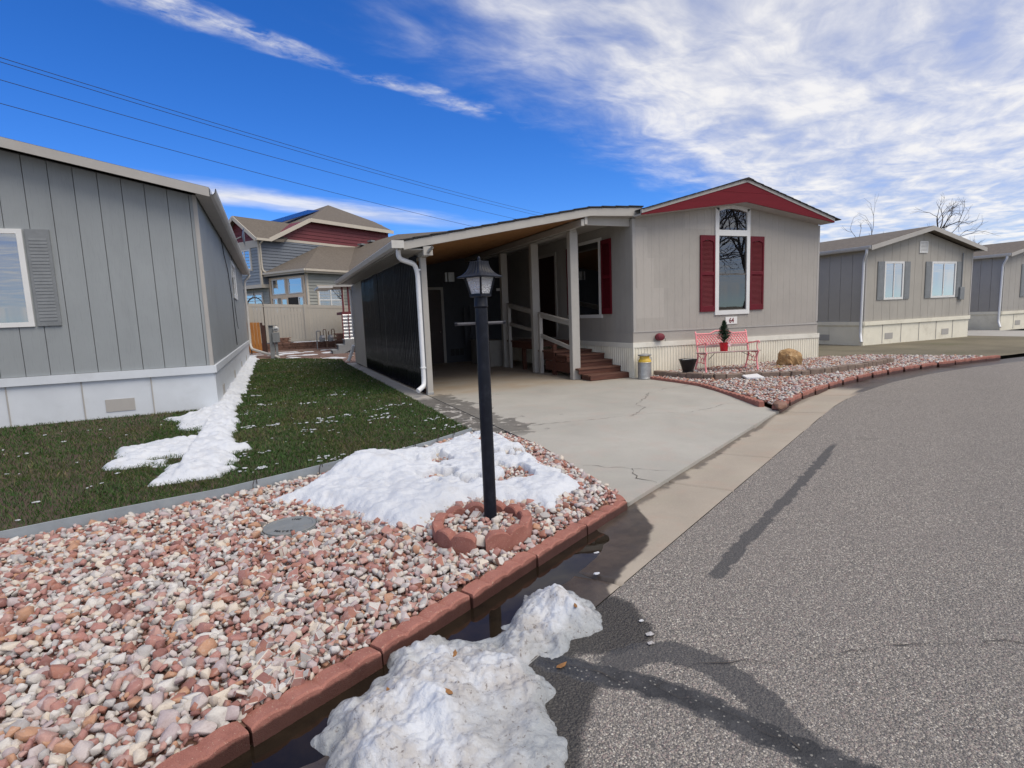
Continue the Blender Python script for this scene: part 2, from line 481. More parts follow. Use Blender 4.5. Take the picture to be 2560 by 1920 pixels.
def m_asphalt():
    m, t, b, pos, out = mk('asphalt')
    v1 = t.new('ShaderNodeTexVoronoi'); t.put(v1.inputs['Vector'], pos); v1.inputs['Scale'].default_value = 86
    v2 = t.new('ShaderNodeTexVoronoi'); t.put(v2.inputs['Vector'], pos); v2.inputs['Scale'].default_value = 200
    r1 = t.xyz(v1.outputs['Color'])[0]; r2 = t.xyz(v2.outputs['Color'])[1]
    chip1 = t.ramp(r1, [(0, (.15, .145, .14)), (.26, (.27, .26, .245)), (.50, (.34, .285, .27)), (.66, (.42, .40, .35)), (.82, (.21, .17, .168)), (.91, (.62, .60, .54))], 'CONSTANT')
    chip2 = t.ramp(r2, [(0, (.12, .116, .112)), (.35, (.25, .24, .225)), (.7, (.37, .335, .305)), (.93, (.6, .58, .53))], 'CONSTANT')
    edge = t.ss(v1.outputs['Distance'], .34, .52)
    c = t.mix(edge, chip1, chip2)
    c = t.mix(t.m('MULTIPLY', t.ss(v2.outputs['Distance'], .45, .7), .55), c, (.06, .058, .055))
    lo = t.noise(pos, 1.3, 5, .6); c = t.mix(t.m('MULTIPLY', t.lin(lo, .35, .65), .26), c, (.20, .187, .178))
    c = t.mix(1.0, c, (1.10, 1.07, 1.04), 'MULTIPLY')
    sx, sy, sz = t.xyz(pos)
    acr = t.m('ADD', t.m('MULTIPLY', sx, -.4666), t.m('MULTIPLY', sy, .8845))
    trk = t.m('MULTIPLY', t.m('SUBTRACT', 1.0, t.ss(t.m('ABSOLUTE', t.m('ADD', acr, .35)), .15, .55)), t.lin(t.noise(pos, .8, 4, .6), .3, .7, .2, 1.0))
    c = t.mix(t.m('MULTIPLY', trk, .22), c, (.13, .125, .12))
    oil = t.m('MULTIPLY', t.ss(t.noise(pos, .55, 6, .7, .5), .60, .72), .35)
    c = t.mix(oil, c, (.10, .095, .09))
    wv = attr(t, 'wet'); tv = attr(t, 'tar')
    cw = t.mix(.86, c, (.020, .019, .018))
    c = t.mix(wv, c, cw)
    keep = t.m('MULTIPLY', t.ss(r1, .86, .90), t.m('SUBTRACT', 1.0, edge))
    ct = t.mix(t.m('MULTIPLY', keep, .30), t.mix(t.ss(t.noise(pos, 9, 5, .6), .35, .7), (.022, .023, .026), (.050, .051, .055)), chip1)
    ct = t.mix(t.ss(tv, .55, .80), t.mix(.82, c, (.050, .051, .055)), ct)
    c = t.mix(t.ss(tv, .02, .30), c, ct)
    t.put(b.inputs['Base Color'], c)
    t.put(b.inputs['Roughness'], t.m('SUBTRACT', .88, t.m('ADD', t.m('MULTIPLY', wv, .42), t.m('MULTIPLY', tv, .20))))
    h = t.m('SUBTRACT', 1.0, v1.outputs['Distance'])
    h = t.m('ADD', h, t.m('MULTIPLY', v2.outputs['Distance'], -.5))
    h = t.m('MULTIPLY', h, t.m('SUBTRACT', 1.0, t.m('MULTIPLY', tv, .7)))
    t.put(b.inputs['Normal'], t.bump(h, 1.0, .008))
m_asphalt()

STONE_STOPS = [(0.00, (.36, .175, .150)), (.11, (.52, .50, .47)), (.20, (.42, .25, .215)), (.31, (.37, .36, .355)), (.40, (.33, .145, .105)), (.48, (.57, .51, .43)),
               (.57, (.53, .495, .455)), (.66, (.41, .345, .35)), (.74, (.58, .565, .54)), (.82, (.43, .24, .15)), (.88, (.47, .42, .41)), (.95, (.23, .10, .085))]
def m_stone(name, gain=1.0):
    m, t, b, pos, out = mk(name)
    rp = t.new('ShaderNodeNewGeometry').outputs['Random Per Island']
    ob = t.new('ShaderNodeObjectInfo').outputs['Random']
    f = t.m('FRACT', t.m('ADD', t.m('MULTIPLY', rp, 13.0), t.m('MULTIPLY', ob, 7.0)))
    c = t.ramp(f, [(p, tuple(x * gain for x in q)) for p, q in STONE_STOPS], 'CONSTANT')
    n = t.noise(pos, 34, 5, .65); nf = t.noise(pos, 170, 3, .6)
    c = t.mix(t.m('MULTIPLY', t.ss(n, .5, .7), .30), c, (.58 * gain, .54 * gain, .50 * gain))
    c = t.mix(t.m('MULTIPLY', t.ss(n, .5, .3), .28), c, (.24 * gain, .17 * gain, .15 * gain))
    c = t.mix(t.m('MULTIPLY', t.lin(nf, .3, .7), .18), c, (.15, .12, .11))
    t.put(b.inputs['Base Color'], c); b.inputs['Roughness'].default_value = .72; b.inputs['Specular IOR Level'].default_value = .4
    t.put(b.inputs['Normal'], t.bump(t.m('ADD', n, t.m('MULTIPLY', nf, .4)), .5, .004))
m_stone('gravel_stone', 1.08); m_stone('bed_stone', 1.05)

def m_snow(name, dirty=0.0):
    m, t, b, pos, out = mk(name)
    n = t.noise(pos, 9, 6, .65); nf = t.noise(pos, 85, 4, .7); nd = t.noise(pos, 4.2, 7, .72, .3); sp = t.noise(pos, 46, 5, .75)
    c = t.mix(t.lin(n, .3, .7), (.56, .60, .665), (.66, .685, .72))
    if dirty:
        ice = attr(t, 'ice')
        c = t.mix(t.m('MULTIPLY', t.ss(nd, .36, .62), .72 * dirty), c, (.37, .335, .30))
        c = t.mix(t.m('MULTIPLY', ice, .75), c, (.27, .295, .31))
        grit = t.m('MULTIPLY', t.ss(sp, .57, .63), t.ss(nd, .38, .56))
        c = t.mix(t.m('MULTIPLY', grit, .75 * dirty), c, (.10, .075, .06))
        t.put(b.inputs['Roughness'], t.m('SUBTRACT', .60, t.m('MULTIPLY', ice, .42)))
    else:
        c = t.mix(t.m('MULTIPLY', t.m('MULTIPLY', t.ss(sp, .63, .68), t.ss(nd, .44, .6)), .55), c, (.25, .2, .17))
        c = t.mix(t.m('MULTIPLY', t.ss(nd, .50, .70), .25), c, (.42, .39, .36))
        b.inputs['Roughness'].default_value = .7
    t.put(b.inputs['Base Color'], c)
    pass
    t.put(b.inputs['Normal'], t.bump(t.m('ADD', t.m('MULTIPLY', n, .8), t.m('MULTIPLY', nf, .6)), .75, .016))
m_snow('snow'); m_snow('dirty_snow', 1.0)

def m_water():
    m, t, b, pos, out = mk('puddle_water')
    n = t.noise(pos, 3.0, 5, .6)
    c = t.mix(t.lin(n, .35, .65), (.008, .006, .0045), (.026, .018, .011))
    t.put(b.inputs['Base Color'], c); b.inputs['Roughness'].default_value = .02; b.inputs['IOR'].default_value = 1.333
    b.inputs['Specular IOR Level'].default_value = .62
    t.put(b.inputs['Normal'], t.bump(t.noise(pos, 5.0, 2, .5), .03, .01))
m_water()

def m_grass():
    m, t, b, pos, out = mk('grass_blade')
    rp = t.new('ShaderNodeNewGeometry').outputs['Random Per Island']
    n = t.noise(pos, .9, 5, .6, .5)
    g = t.mix(rp, (.014, .052, .006), (.046, .108, .016))
    y = t.mix(rp, (.036, .056, .010), (.090, .092, .022))
    c = t.mix(t.m('MULTIPLY', t.ss(n, .46, .70), .8), g, y)
    c = t.mix(t.m('MULTIPLY', t.ss(rp, .91, .93), t.lin(n, .35, .65, .2, .9)), c, (.24, .19, .09))
    t.put(b.inputs['Base Color'], c); b.inputs['Roughness'].default_value = .55; b.inputs['Specular IOR Level'].default_value = .3
m_grass()

def m_siding(name, col, patch=.0, grain=(26, 26, 3.2)):
    """painted wood-grain panel siding, a few touched-up rectangles of newer paint"""
    m, t, b, pos, out = mk(name)
    g = t.noise(t.vm('MULTIPLY', pos, grain), 2.2, 6, .65, .8); n = t.noise(pos, 1.1, 5, .6)
    c = t.mix(t.lin(n, .3, .7), tuple(x * .93 for x in col), tuple(x * 1.05 for x in col))
    if patch:
        x, y, z = t.xyz(pos)
        br = t.new('ShaderNodeTexBrick'); t.put(br.inputs['Vector'], t.comb(x, z, 0.0))
        br.inputs['Scale'].default_value = 1.0; br.inputs['Brick Width'].default_value = .42; br.inputs['Row Height'].default_value = .63
        br.inputs['Mortar Size'].default_value = .0; br.inputs['Color1'].default_value = (0, 0, 0, 1); br.inputs['Color2'].default_value = (1, 1, 1, 1); br.offset = .37
        pf = t.m('MULTIPLY', t.ss(br.outputs['Color'], .72, .75), patch)
        pf = t.m('MULTIPLY', pf, t.m('SUBTRACT', 1.0, t.ss(x, 9.0, 9.3)))
        c = t.mix(pf, c, tuple(min(.8, q * 1.18) for q in col))
    c = t.mix(t.m('MULTIPLY', t.ss(g, .52, .72), .22), c, tuple(x * .5 for x in col))
    c = t.mix(t.m('MULTIPLY', t.ss(t.noise(t.vm('MULTIPLY', pos, (2.5, 2.5, .5)), 1.4, 5, .65), .52, .72), .22), c, tuple(x * .68 for x in col))
    t.put(b.inputs['Base Color'], c); b.inputs['Roughness'].default_value = .62; b.inputs['Specular IOR Level'].default_value = .35
    t.put(b.inputs['Normal'], t.bump(g, .35, .004))
m_siding('grey_siding', (.395, .372, .338), .6)
m_siding('side_siding', (.37, .355, .33))
m_siding('neighbour_siding', (.30, .325, .335), 0, (34, 34, 2.4))
m_siding('far_siding', (.40, .38, .34))

def m_shingle(name, col, sc=1.0):
    m, t, b, pos, out = mk(name)
    n = t.noise(t.vm('MULTIPLY', pos, (3.2 * sc, 3.2 * sc, 16 * sc)), 2, 5, .7); n2 = t.noise(pos, 70, 3, .6); n3 = t.noise(pos, .7, 3)
    c = t.mix(t.lin(n, .3, .7), tuple(x * .6 for x in col), tuple(x * 1.35 for x in col))
    c = t.mix(t.m('MULTIPLY', t.lin(n3, .3, .7), .3), c, tuple(x * .8 for x in col))
    c = t.mix(t.m('MULTIPLY', n2, .35), c, tuple(x * .45 for x in col))
    t.put(b.inputs['Base Color'], c); b.inputs['Roughness'].default_value = .9
    t.put(b.inputs['Normal'], t.bump(n, .6, .02))
m_shingle('brown_shingle', (.150, .128, .105)); m_shingle('dark_shingle', (.035, .033, .035))

def m_glass(name, tint=(.55, .58, .6), refl=1.0):
    m, t, b, pos, out = mk(name)
    t.n.remove(b)
    g = t.new('ShaderNodeBsdfGlossy'); g.inputs['Roughness'].default_value = .01; g.inputs['Color'].default_value = (.95, .97, 1, 1)
    tr = t.new('ShaderNodeBsdfTransparent'); tr.inputs['Color'].default_value = (*tint, 1)
    fr = t.new('ShaderNodeFresnel'); fr.inputs['IOR'].default_value = 1.52
    t.put(g.inputs['Normal'], t.bump(t.noise(pos, 1.6, 2), .05, .01))
    mx = t.new('ShaderNodeMixShader'); t.put(mx.inputs[0], t.m('MULTIPLY', t.m('ADD', fr.outputs[0], .03), 1.9 * refl, clamp=True))
    t.link(tr.outputs[0], mx.inputs[1]); t.link(g.outputs[0], mx.inputs[2]); t.link(mx.outputs[0], out.inputs[0])
m_glass('window_glass'); m_glass('coated_glass', (.35, .42, .48), 2.6)

def m_lampglass():
    m, t, b, pos, out = mk('pebbled_glass')
    v = t.voro(pos, 120, 'SMOOTH_F1'); n = t.noise(pos, 60, 3)
    b.inputs['Base Color'].default_value = (.86, .88, .90, 1); b.inputs['Roughness'].default_value = .10
    b.inputs['Transmission Weight'].default_value = .30; b.inputs['IOR'].default_value = 1.35
    t.put(b.inputs['Normal'], t.bump(t.m('ADD', v, n), 1.0, .012))
m_lampglass()

def m_black_panel():
    m, t, b, pos, out = mk('black_corrugated')
    n = t.noise(t.vm('MULTIPLY', pos, (1, 8, 1.2)), 3, 5, .65); n2 = t.noise(pos, 40, 3)
    c = t.mix(t.lin(n, .3, .7), (.004, .004, .006), (.010, .011, .015))
    t.put(b.inputs['Base Color'], c); t.put(b.inputs['Roughness'], t.lin(n, .3, .7, .03, .10))
    b.inputs['Specular IOR Level'].default_value = .5; b.inputs['IOR'].default_value = 1.32
    t.put(b.inputs['Normal'], t.bump(n2, .06, .002))
m_black_panel()

pm('soil', (.075, .050, .036), .95, .3, 8, .6, 60, bd=.01)
pm('gravel_soil', (.16, .085, .06), .95, .3, 8, .6, 90, bd=.01)
pm('dry_ground', (.16, .14, .095), .95, .35, .4, .5, 20, bd=.02, dirt=((.10, .11, .05), .6, .5))
def m_red_block():
    m, t, b, pos, out = mk('red_block')
    n1 = t.noise(pos, 7, 6, .65); n2 = t.noise(pos, 230, 3, .6); n3 = t.noise(pos, 120, 2, .5); x, y, z = t.xyz(pos)
    c = t.mix(t.lin(n1, .3, .7), (.27, .108, .085), (.40, .178, .140))
    c = t.mix(t.ss(n3, .64, .70), c, (.46, .30, .23))
    c = t.mix(t.m('MULTIPLY', t.ss(n2, .55, .7), .5), c, (.10, .035, .026))
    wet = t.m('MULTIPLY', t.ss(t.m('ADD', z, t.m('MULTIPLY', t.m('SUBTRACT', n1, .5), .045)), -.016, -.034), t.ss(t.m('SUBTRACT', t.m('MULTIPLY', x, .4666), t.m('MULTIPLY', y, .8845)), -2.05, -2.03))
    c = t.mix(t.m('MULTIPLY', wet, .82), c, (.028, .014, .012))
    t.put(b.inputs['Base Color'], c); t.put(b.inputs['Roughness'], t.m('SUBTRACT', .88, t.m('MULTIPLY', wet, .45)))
    b.inputs['Specular IOR Level'].default_value = .35
    t.put(b.inputs['Normal'], t.bump(t.m('ADD', n2, t.m('MULTIPLY', n1, .6)), .8, .004))
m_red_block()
pm('old_block', (.20, .150, .120), .9, .25, 6, .7, 150, dirt=((.12, .09, .07), 5, .7))
pm('retaining_block', (.15, .085, .065), .9, .3, 4, .7, 80)
pm('flagstone', (.26, .15, .11), .85, .3, 3, .6, 40)
pm('paver', (.20, .13, .11), .9, .3, 1.6, .5, 50, dirt=((.33, .22, .15), .5, .8))
pm('trim_white', (.72, .73, .72), .5, .05, 3, .08)
pm('vinyl_cream', (.76, .745, .66), .5, .05, 3, .06, dirt=((.45, .42, .34), 2.2, .35))
pm('skirt_cream', (.80, .765, .64), .45, .06, 2, .06, dirt=((.42, .37, .28), 1.6, .35))
pm('skirt_grey', (.62, .66, .70), .5, .05, 2, .06, dirt=((.45, .47, .48), 1.6, .3))
pm('trim_grey', (.40, .385, .36), .55, .06, 3, .12, 40)
pm('carport_grey', (.42, .405, .375), .55, .06, 3, .12, 40, dirt=((.30, .28, .25), 2.5, .25))
pm('burgundy', (.125, .009, .017), .5, .10, 3, .12, 40, spec=.25)
pm('burgundy_trim', (.145, .011, .019), .7, .10, 5, .35, 60, stretch=(.3, 1, 4), spec=.2)
pm('frame_bronze', (.10, .09, .08), .5, .1)
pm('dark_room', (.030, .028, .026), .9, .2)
pm('curtain', (.30, .29, .27), .9, .1)
pm('sign_white', (.78, .78, .76), .45, .03)
pm('number_red', (.16, .012, .022), .5, .05)
pm('lamp_black', (.008, .010, .017), .45, .25, 14, .25, 50, spec=.25, dirt=((.030, .034, .045), 7, .6))
pm('lamp_tube', (.085, .085, .095), .45, .25, 20, .2, 60)
pm('galvanised', (.42, .43, .43), .42, .16, 14, .15, 50, metal=.55, dirt=((.30, .29, .27), 9, .5))
pm('yellow_paint', (.60, .40, .04), .5, .12, 12, .15, 60, dirt=((.40, .36, .25), 10, .5))
pm('pink_paint', (.88, .31, .33), .5, .08, 10, .15, 60, wear=((.55, .40, .38), 22, .64))
pm('worn_seat', (.42, .33, .31), .7, .25, 14, .4, 70, stretch=(1, 6, 6), wear=((.72, .28, .29), 9, .58))
pm('black_bucket', (.008, .008, .009), .40, .2)
pm('red_foil', (.50, .010, .022), .22, .08, spec=.6)
pm('ribbon', (.80, .55, .58), .5, .1, 60, .1)
pm('needle', (.016, .048, .020), .6, .3, 30, .0)
pm('bark', (.09, .07, .055), .95, .25, 20, .8, 60, bd=.01)
pm('branch_grey', (.11, .09, .075), .95, .25, 20, .4, 60)
pm('boulder', (.40, .25, .115), .85, .30, 4.5, .9, 30, bd=.02, dirt=((.22, .13, .06), 6, .8), wear=((.52, .40, .24), 7, .60))
pm('white_stone', (.74, .74, .75), .6, .05, 6, .3)
pm('spigot_cover', (.17, .022, .035), .65, .12, 20, .2)
pm('gutter_metal', (.56, .55, .52), .4, .05, 4, .06, dirt=((.36, .34, .31), 3, .4))
pm('downspout_white', (.74, .76, .78), .38, .04, 4, .05, dirt=((.52, .52, .50), 4, .35))
pm('steel_edging', (.30, .34, .37), .5, .10, 6, .15, metal=.25, dirt=((.42, .43, .42), 4, .4))
pm('rust_iron', (.045, .030, .022), .8, .3, 30, .3)
pm('meter_lid', (.185, .20, .205), .6, .12, 14, .4, 150, dirt=((.26, .245, .22), 8, .6))
pm('lid_letter', (.055, .057, .06), .7, .1)
pm('leaf', (.25, .12, .04), .8, .3, 40, .2)
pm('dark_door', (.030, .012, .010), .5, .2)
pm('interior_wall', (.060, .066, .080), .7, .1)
pm('cabinet_paint', (.30, .29, .265), .6, .08)
pm('black_iron', (.012, .012, .013), .5, .2)
pm('chrome', (.75, .75, .76), .18, .03, metal=1.0)
pm('meter_grey', (.20, .215, .225), .55, .1)
pm('meter_glass', (.45, .47, .48), .15, .1, coat=.6)
pm('gas_grey', (.26, .285, .30), .55, .12)
pm('pipe_rust', (.21, .14, .10), .7, .3, 20)
pm('concrete_step', (.24, .255, .27), .8, .12, 4, .3, 60)
pm('zinc_sheet', (.62, .64, .66), .35, .08, 3, .05, metal=.5)
pm('fence_vinyl', (.47, .445, .39), .5, .05, 1.0, .05)
wood('gate_wood', (.56, .25, .055), (.40, .15, .03), 2, .6)
wood('old_post', (.10, .045, .035), (.045, .02, .016), 2, .85)
wood('deck_red', (.17, .075, .048), (.075, .031, .021), 0, .75)
wood('deck_riser', (.155, .058, .036), (.075, .027, .018), 0, .7)
wood('ceiling_pine', (.42, .21, .075), (.27, .12, .040), 0, .55)
wood('raw_pine', (.80, .66, .50), (.68, .53, .38), 2, .75)
pm('slate_siding', (.145, .165, .195), .65, .08, 1.5, .1)
pm('sage_siding', (.30, .31, .285), .65, .08, 1.5, .1)
pm('blue_siding', (.235, .265, .295), .65, .08, 1.5, .1)
pm('maroon_siding', (.150, .030, .036), .65, .10, 1.5, .1)
pm('house_trim', (.52, .475, .40), .6, .05, 1.5, .08)
pm('solar', (.012, .030, .11), .12, .1, spec=.8, coat=.5)
pm('stucco_dark', (.2, .2, .2), .8)
pm('wire', (.012, .012, .013), .6, .1)
pm('grey_pole', (.15, .13, .11), .9, .2)
pm('crack', (.050, .043, .037), .95, .3, 30, .2)
def m_flat_emit_free(): pass

# ================================================================== SETTING
TX, TY, NX, NY = .8845, .4666, -.4666, .8845
T0, RR, TURN = 8.5, 14.0, R(27.8)
def tn(t, n):
    """street coordinates: t along the kerb, n across it; the street bends to run parallel to the house further right"""
    t = np.asarray(t, float); n = np.asarray(n, float)
    ph = np.clip((t - T0) / RR, 0, TURN); over = np.maximum(t - T0 - RR * TURN, 0)
    ts = np.minimum(t, T0) + (RR + n) * np.sin(ph) + over * np.cos(TURN)
    ns = n - (RR + n) * (1 - np.cos(ph)) - over * np.sin(TURN)
    return ts * TX + ns * NX, ts * TY + ns * NY
def tn1(t, n):
    a, b = tn(t, n); return float(a), float(b)

N_ROAD, N_KERB = 1.39, 1.94
def gut_z(t, n):
    d = sstep(1.42, 1.82, n)
    low = sstep(0.0, 1.2, t) * (1 - sstep(2.5, 3.7, t))
    return -.060 - .018 * d - .016 * d * low + .007 * (fbm(t, n, 3.5, 3, 5) - .5) * sstep(1.40, 1.5, n)

ground = MB().grid([(x, y, -.16) for x in (-900, -60, 0, 60, 900) for y in (-900, -60, 0, 60, 900)], 5, 5).build('ground', MAT['dry_ground']); tag(ground, kind='structure')

# --- street
tt = np.concatenate([np.arange(-40, -.5, 1.), np.arange(-.5, 6.0, .02), np.arange(6.0, 60, .4)])
nn = np.concatenate([np.arange(-5.5, -1.0, .3), np.arange(-1.0, N_ROAD - .005, .02), [N_ROAD]])
Tg, Ng = np.meshgrid(tt, nn, indexing='ij'); Xg, Yg = tn(Tg, Ng)
Zg = -.060 + .004 * (fbm(Tg, Ng, 1.5, 3, 2) - .5) + 0 * Xg
wet_poly = [(1.55, 2.62), (1.512, 2.379), (1.60, 2.26), (1.575, 2.06), (1.46, 1.945), (1.30, 1.93), (1.21, 1.96), (1.12, 1.99), (1.12, 1.82), (0.96, 1.66), (0.83, 1.50), (.70, 1.30), (.2, 1.2), (-.4, 1.5), (-.3, 2.2), (.9, 2.75)]
ws = sdist(wet_poly, Xg, Yg) + .07 * (fbm(Xg, Yg, 9, 4, 3) - .5)
wet = sstep(-.012, .012, ws)
def polyline_d(pts, x, y):
    d = np.full(np.shape(x), 9.)
    for (x0, y0), (x1, y1) in zip(pts[:-1], pts[1:]):
        ex, ey = x1 - x0, y1 - y0; L = ex * ex + ey * ey
        q = np.clip(((x - x0) * ex + (y - y0) * ey) / L, 0, 1); d = np.minimum(d, np.hypot(x - x0 - q * ex, y - y0 - q * ey))
    return d
nzs = fbm(Xg, Yg, 14, 4, 9) - .5
TAR = [([(.985, 2.025), (1.149, 1.855), (1.30, 1.682), (1.385, 1.565), (1.474, 1.333), (1.53, 1.212), (1.7, .9), (1.8, .5)], .060),
       ([(1.235, 1.881), (1.383, 1.905), (1.50, 1.85), (1.59, 1.709), (1.615, 1.53), (1.595, 1.371), (1.554, 1.20)], .072),
       ([(2.19, 2.30), (2.64, 2.545), (3.974, 3.215), (5.2, 3.86)], .038)]
tar = np.zeros(Xg.shape)
for pts, wd in TAR:
    tar = np.maximum(tar, (1.0 if len(pts) == 8 else .42) * sstep(.010, -.010, polyline_d(pts, Xg, Yg) - wd + .05 * nzs))
nx_, ny_ = Xg.shape
ii, jj = np.meshgrid(np.arange(nx_ - 1), np.arange(ny_ - 1), indexing='ij'); a = (ii * ny_ + jj).ravel()
Fg = np.stack([a, a + ny_, a + ny_ + 1, a + 1], 1)
road = np_mesh('road', np.stack([Xg.ravel(), Yg.ravel(), Zg.ravel()], 1), Fg[:, ::-1], MAT['asphalt'], None, True, {'wet': wet.ravel(), 'tar': tar.ravel()})
tag(road, kind='structure')

# --- concrete gutter pan, cut by joints into slabs
def wet_gutter(x, y, t, n):
    dry = [(3.0, 4.5), (2.53, 3.52), (2.44, 3.33), (2.36, 3.08), (2.18, 2.90), (2.02, 2.74), (1.78, 2.60), (1.58, 2.475), (1.55, 2.40), (3, 2.4), (9, 5.5), (9, 9)]
    s_ = sdist(dry, x, y) + .05 * (fbm(x, y, 8, 4, 31) - .5)
    w0 = sstep(.008, -.008, s_)
    drain = (n > 1.86) & (t > 3.7)
    edge = sstep(.0, .03, n - 1.875 + .16 * (fbm(x, y, 6, 4, 8) - .5)) * sstep(3.5, 4.0, t) * (1 - sstep(8.5, 10.5, t)) * .72
    return np.maximum(w0, edge)
gutter = thing('gutter_pan', None, None); gutter['kind'] = 'structure'
joints = [-40, -20, -6.4, -3.4, -.4, 2.62, 4.55, 5.75, 7.2, 8.6, 10.2, 12, 15, 20, 30, 60]
gn = np.concatenate([np.arange(N_ROAD + .006, N_KERB + .05, .02)])
for k in range(len(joints) - 1):
    t0, t1 = joints[k] + .004, joints[k + 1] - .004
    st = .02 if (t0 < 7 and t1 > -1) else .3
    if t1 - t0 > 4 and st < .1: st = .05
    ts_ = np.linspace(t0, t1, max(2, int((t1 - t0) / st)))
    Tq, Nq = np.meshgrid(ts_, gn, indexing='ij'); Xq, Yq = tn(Tq, Nq); Zq = gut_z(Tq, Nq)
    # turned-down rims so each joint reads as a groove
    Zq[0, :] -= .02; Zq[-1, :] -= .02
    wq = wet_gutter(Xq, Yq, Tq, Nq)
    p_, q_ = Xq.shape; i2, j2 = np.meshgrid(np.arange(p_ - 1), np.arange(q_ - 1), indexing='ij'); a = (i2 * q_ + j2).ravel()
    np_mesh('gutter_slab', np.stack([Xq.ravel(), Yq.ravel(), Zq.ravel()], 1), np.stack([a, a + 1, a + q_ + 1, a + q_], 1), MAT['gutter_concrete'], gutter, True, {'wet': wq.ravel()})
# melt water standing in the dip: level sheet, its shore is where the pan rises through it
pts = []
ts_ = np.linspace(-2.2, 3.72, 90)
pud = MB()
vv = [(*tn1(t, n), -.0845) for t in ts_ for n in (1.44, 1.60, 1.78, 1.955)]
pud.grid(vv, len(ts_), 4)
puddle = pud.build('puddle', MAT['puddle_water']); tag(puddle, kind='structure')
for p_ in puddle.data.polygons: pass

# --- driveway slab and path
def drive_z(x, y):
    n = NX * x + NY * y
    return -.045 * (1 - float(sstep(1.95, 3.2, np.float64(n))))
def jag(p, q, n, amp, seed):
    out = []
    for i in range(n + 1):
        f = i / n; x = p[0] + (q[0] - p[0]) * f; y = p[1] + (q[1] - p[1]) * f
        k = (_h(np.int64(i), np.int64(seed), 5) - .5) * 2 * amp if 0 < i < n else 0
        L = math.hypot(q[0] - p[0], q[1] - p[1]); out.append((x - (q[1] - p[1]) / L * k, y + (q[0] - p[0]) / L * k))
    return out
BED_R = [(7.23, 9.62), (7.26, 9.0), (7.27, 8.3), (7.20, 7.75), (6.83, 6.73), (6.63, 6.14), (6.49, 5.80), (6.44, 5.60)]
k0 = tn1(3.80, N_KERB + .02); k1 = tn1(8.32, N_KERB + .02)
drive_poly = [k0, *[tn1(t, N_KERB + .02) for t in (4.5, 5.5, 6.5, 7.5)], k1, *[(x + .02, y) for x, y in reversed(BED_R)], (7.02, 9.80), (7.02, 17.0), (2.60, 17.0), (2.60, 6.2), (2.62, 5.46), (2.54, 4.52), (2.42, 3.62)]
driveway = sheet('driveway', drive_poly, drive_z, .25, MAT['driveway_concrete'], thick=.14); tag(driveway, kind='structure')
path = thing('path', None, None); path['kind'] = 'structure'
ys_ = [6.36, 7.55, 9.05, 10.6, 12.15, 13.7, 15.25, 16.8, 18.35, 19.9]
for i in range(len(ys_) - 1):
    y0, y1 = ys_[i] + (.006 if i else 0), ys_[i + 1] - .006
    MB().prism([(2.20 if i else 2.28, y0, -.12), (2.588, y0, -.12), (2.588, y1, -.12), (2.20, y1, -.12)], (0, 0, .118)).build('path_slab', MAT['path_concrete'], path, bev=.006)
# shrinkage cracks
def crack(pts, wd, seed, zf=None, par=None):
    mb = MB(); L = []
    for (p, q) in zip(pts[:-1], pts[1:]):
        n = max(3, int(math.hypot(q[0] - p[0], q[1] - p[1]) / .07)); L += jag(p, q, n, .030, seed)[:-1]; seed += 3
    L.append(pts[-1]); P = []
    for i, (x, y) in enumerate(L):
        x1, y1 = L[min(i + 1, len(L) - 1)]; x0, y0 = L[max(i - 1, 0)]; dx_, dy_ = x1 - x0, y1 - y0; l = math.hypot(dx_, dy_)
        ww = wd * (.15 + 1.3 * random.random() ** 1.6); z = (zf or drive_z)(x, y) + .0045
        P += [(x - dy_ / l * ww, y + dx_ / l * ww, z), (x + dy_ / l * ww, y - dx_ / l * ww, z)]
    mb.grid(P, len(L), 2); mb.f = [tuple(reversed(f)) for f in mb.f]
    return mb.build('crack', MAT['crack'], par or driveway)
crack([(2.62, 4.50), (3.053, 4.202), (3.31, 3.99)], .0045, 3)
crack([(2.76, 6.5), (3.278, 6.43), (3.995, 6.32), (4.595, 6.31)], .0045, 11)
crack([(4.392, 6.243), (4.75, 6.50), (5.011, 6.709), (5.0, 6.95), (5.18, 7.112), (5.6, 7.5), (5.887, 7.814)], .0038, 23)
crack([(2.998, 4.235), (2.86, 3.98), (2.95, 3.80)], .004, 29)
crack([(4.6, 6.31), (5.3, 6.05), (6.3, 6.35)], .003, 37)
crack([(5.887, 7.814), (6.5, 8.1), (7.1, 8.2)], .003, 41)

crack([(.97, 2.04), (1.149, 1.855), (1.30, 1.682), (1.385, 1.565), (1.474, 1.333), (1.53, 1.212)], .0035, 51, lambda x, y: -.0585, road)
crack([(1.30, 1.69), (1.42, 1.73), (1.60, 1.70), (1.80, 1.60), (2.2, 1.5), (2.9, 1.2)], .0022, 57, lambda x, y: -.0585, road)

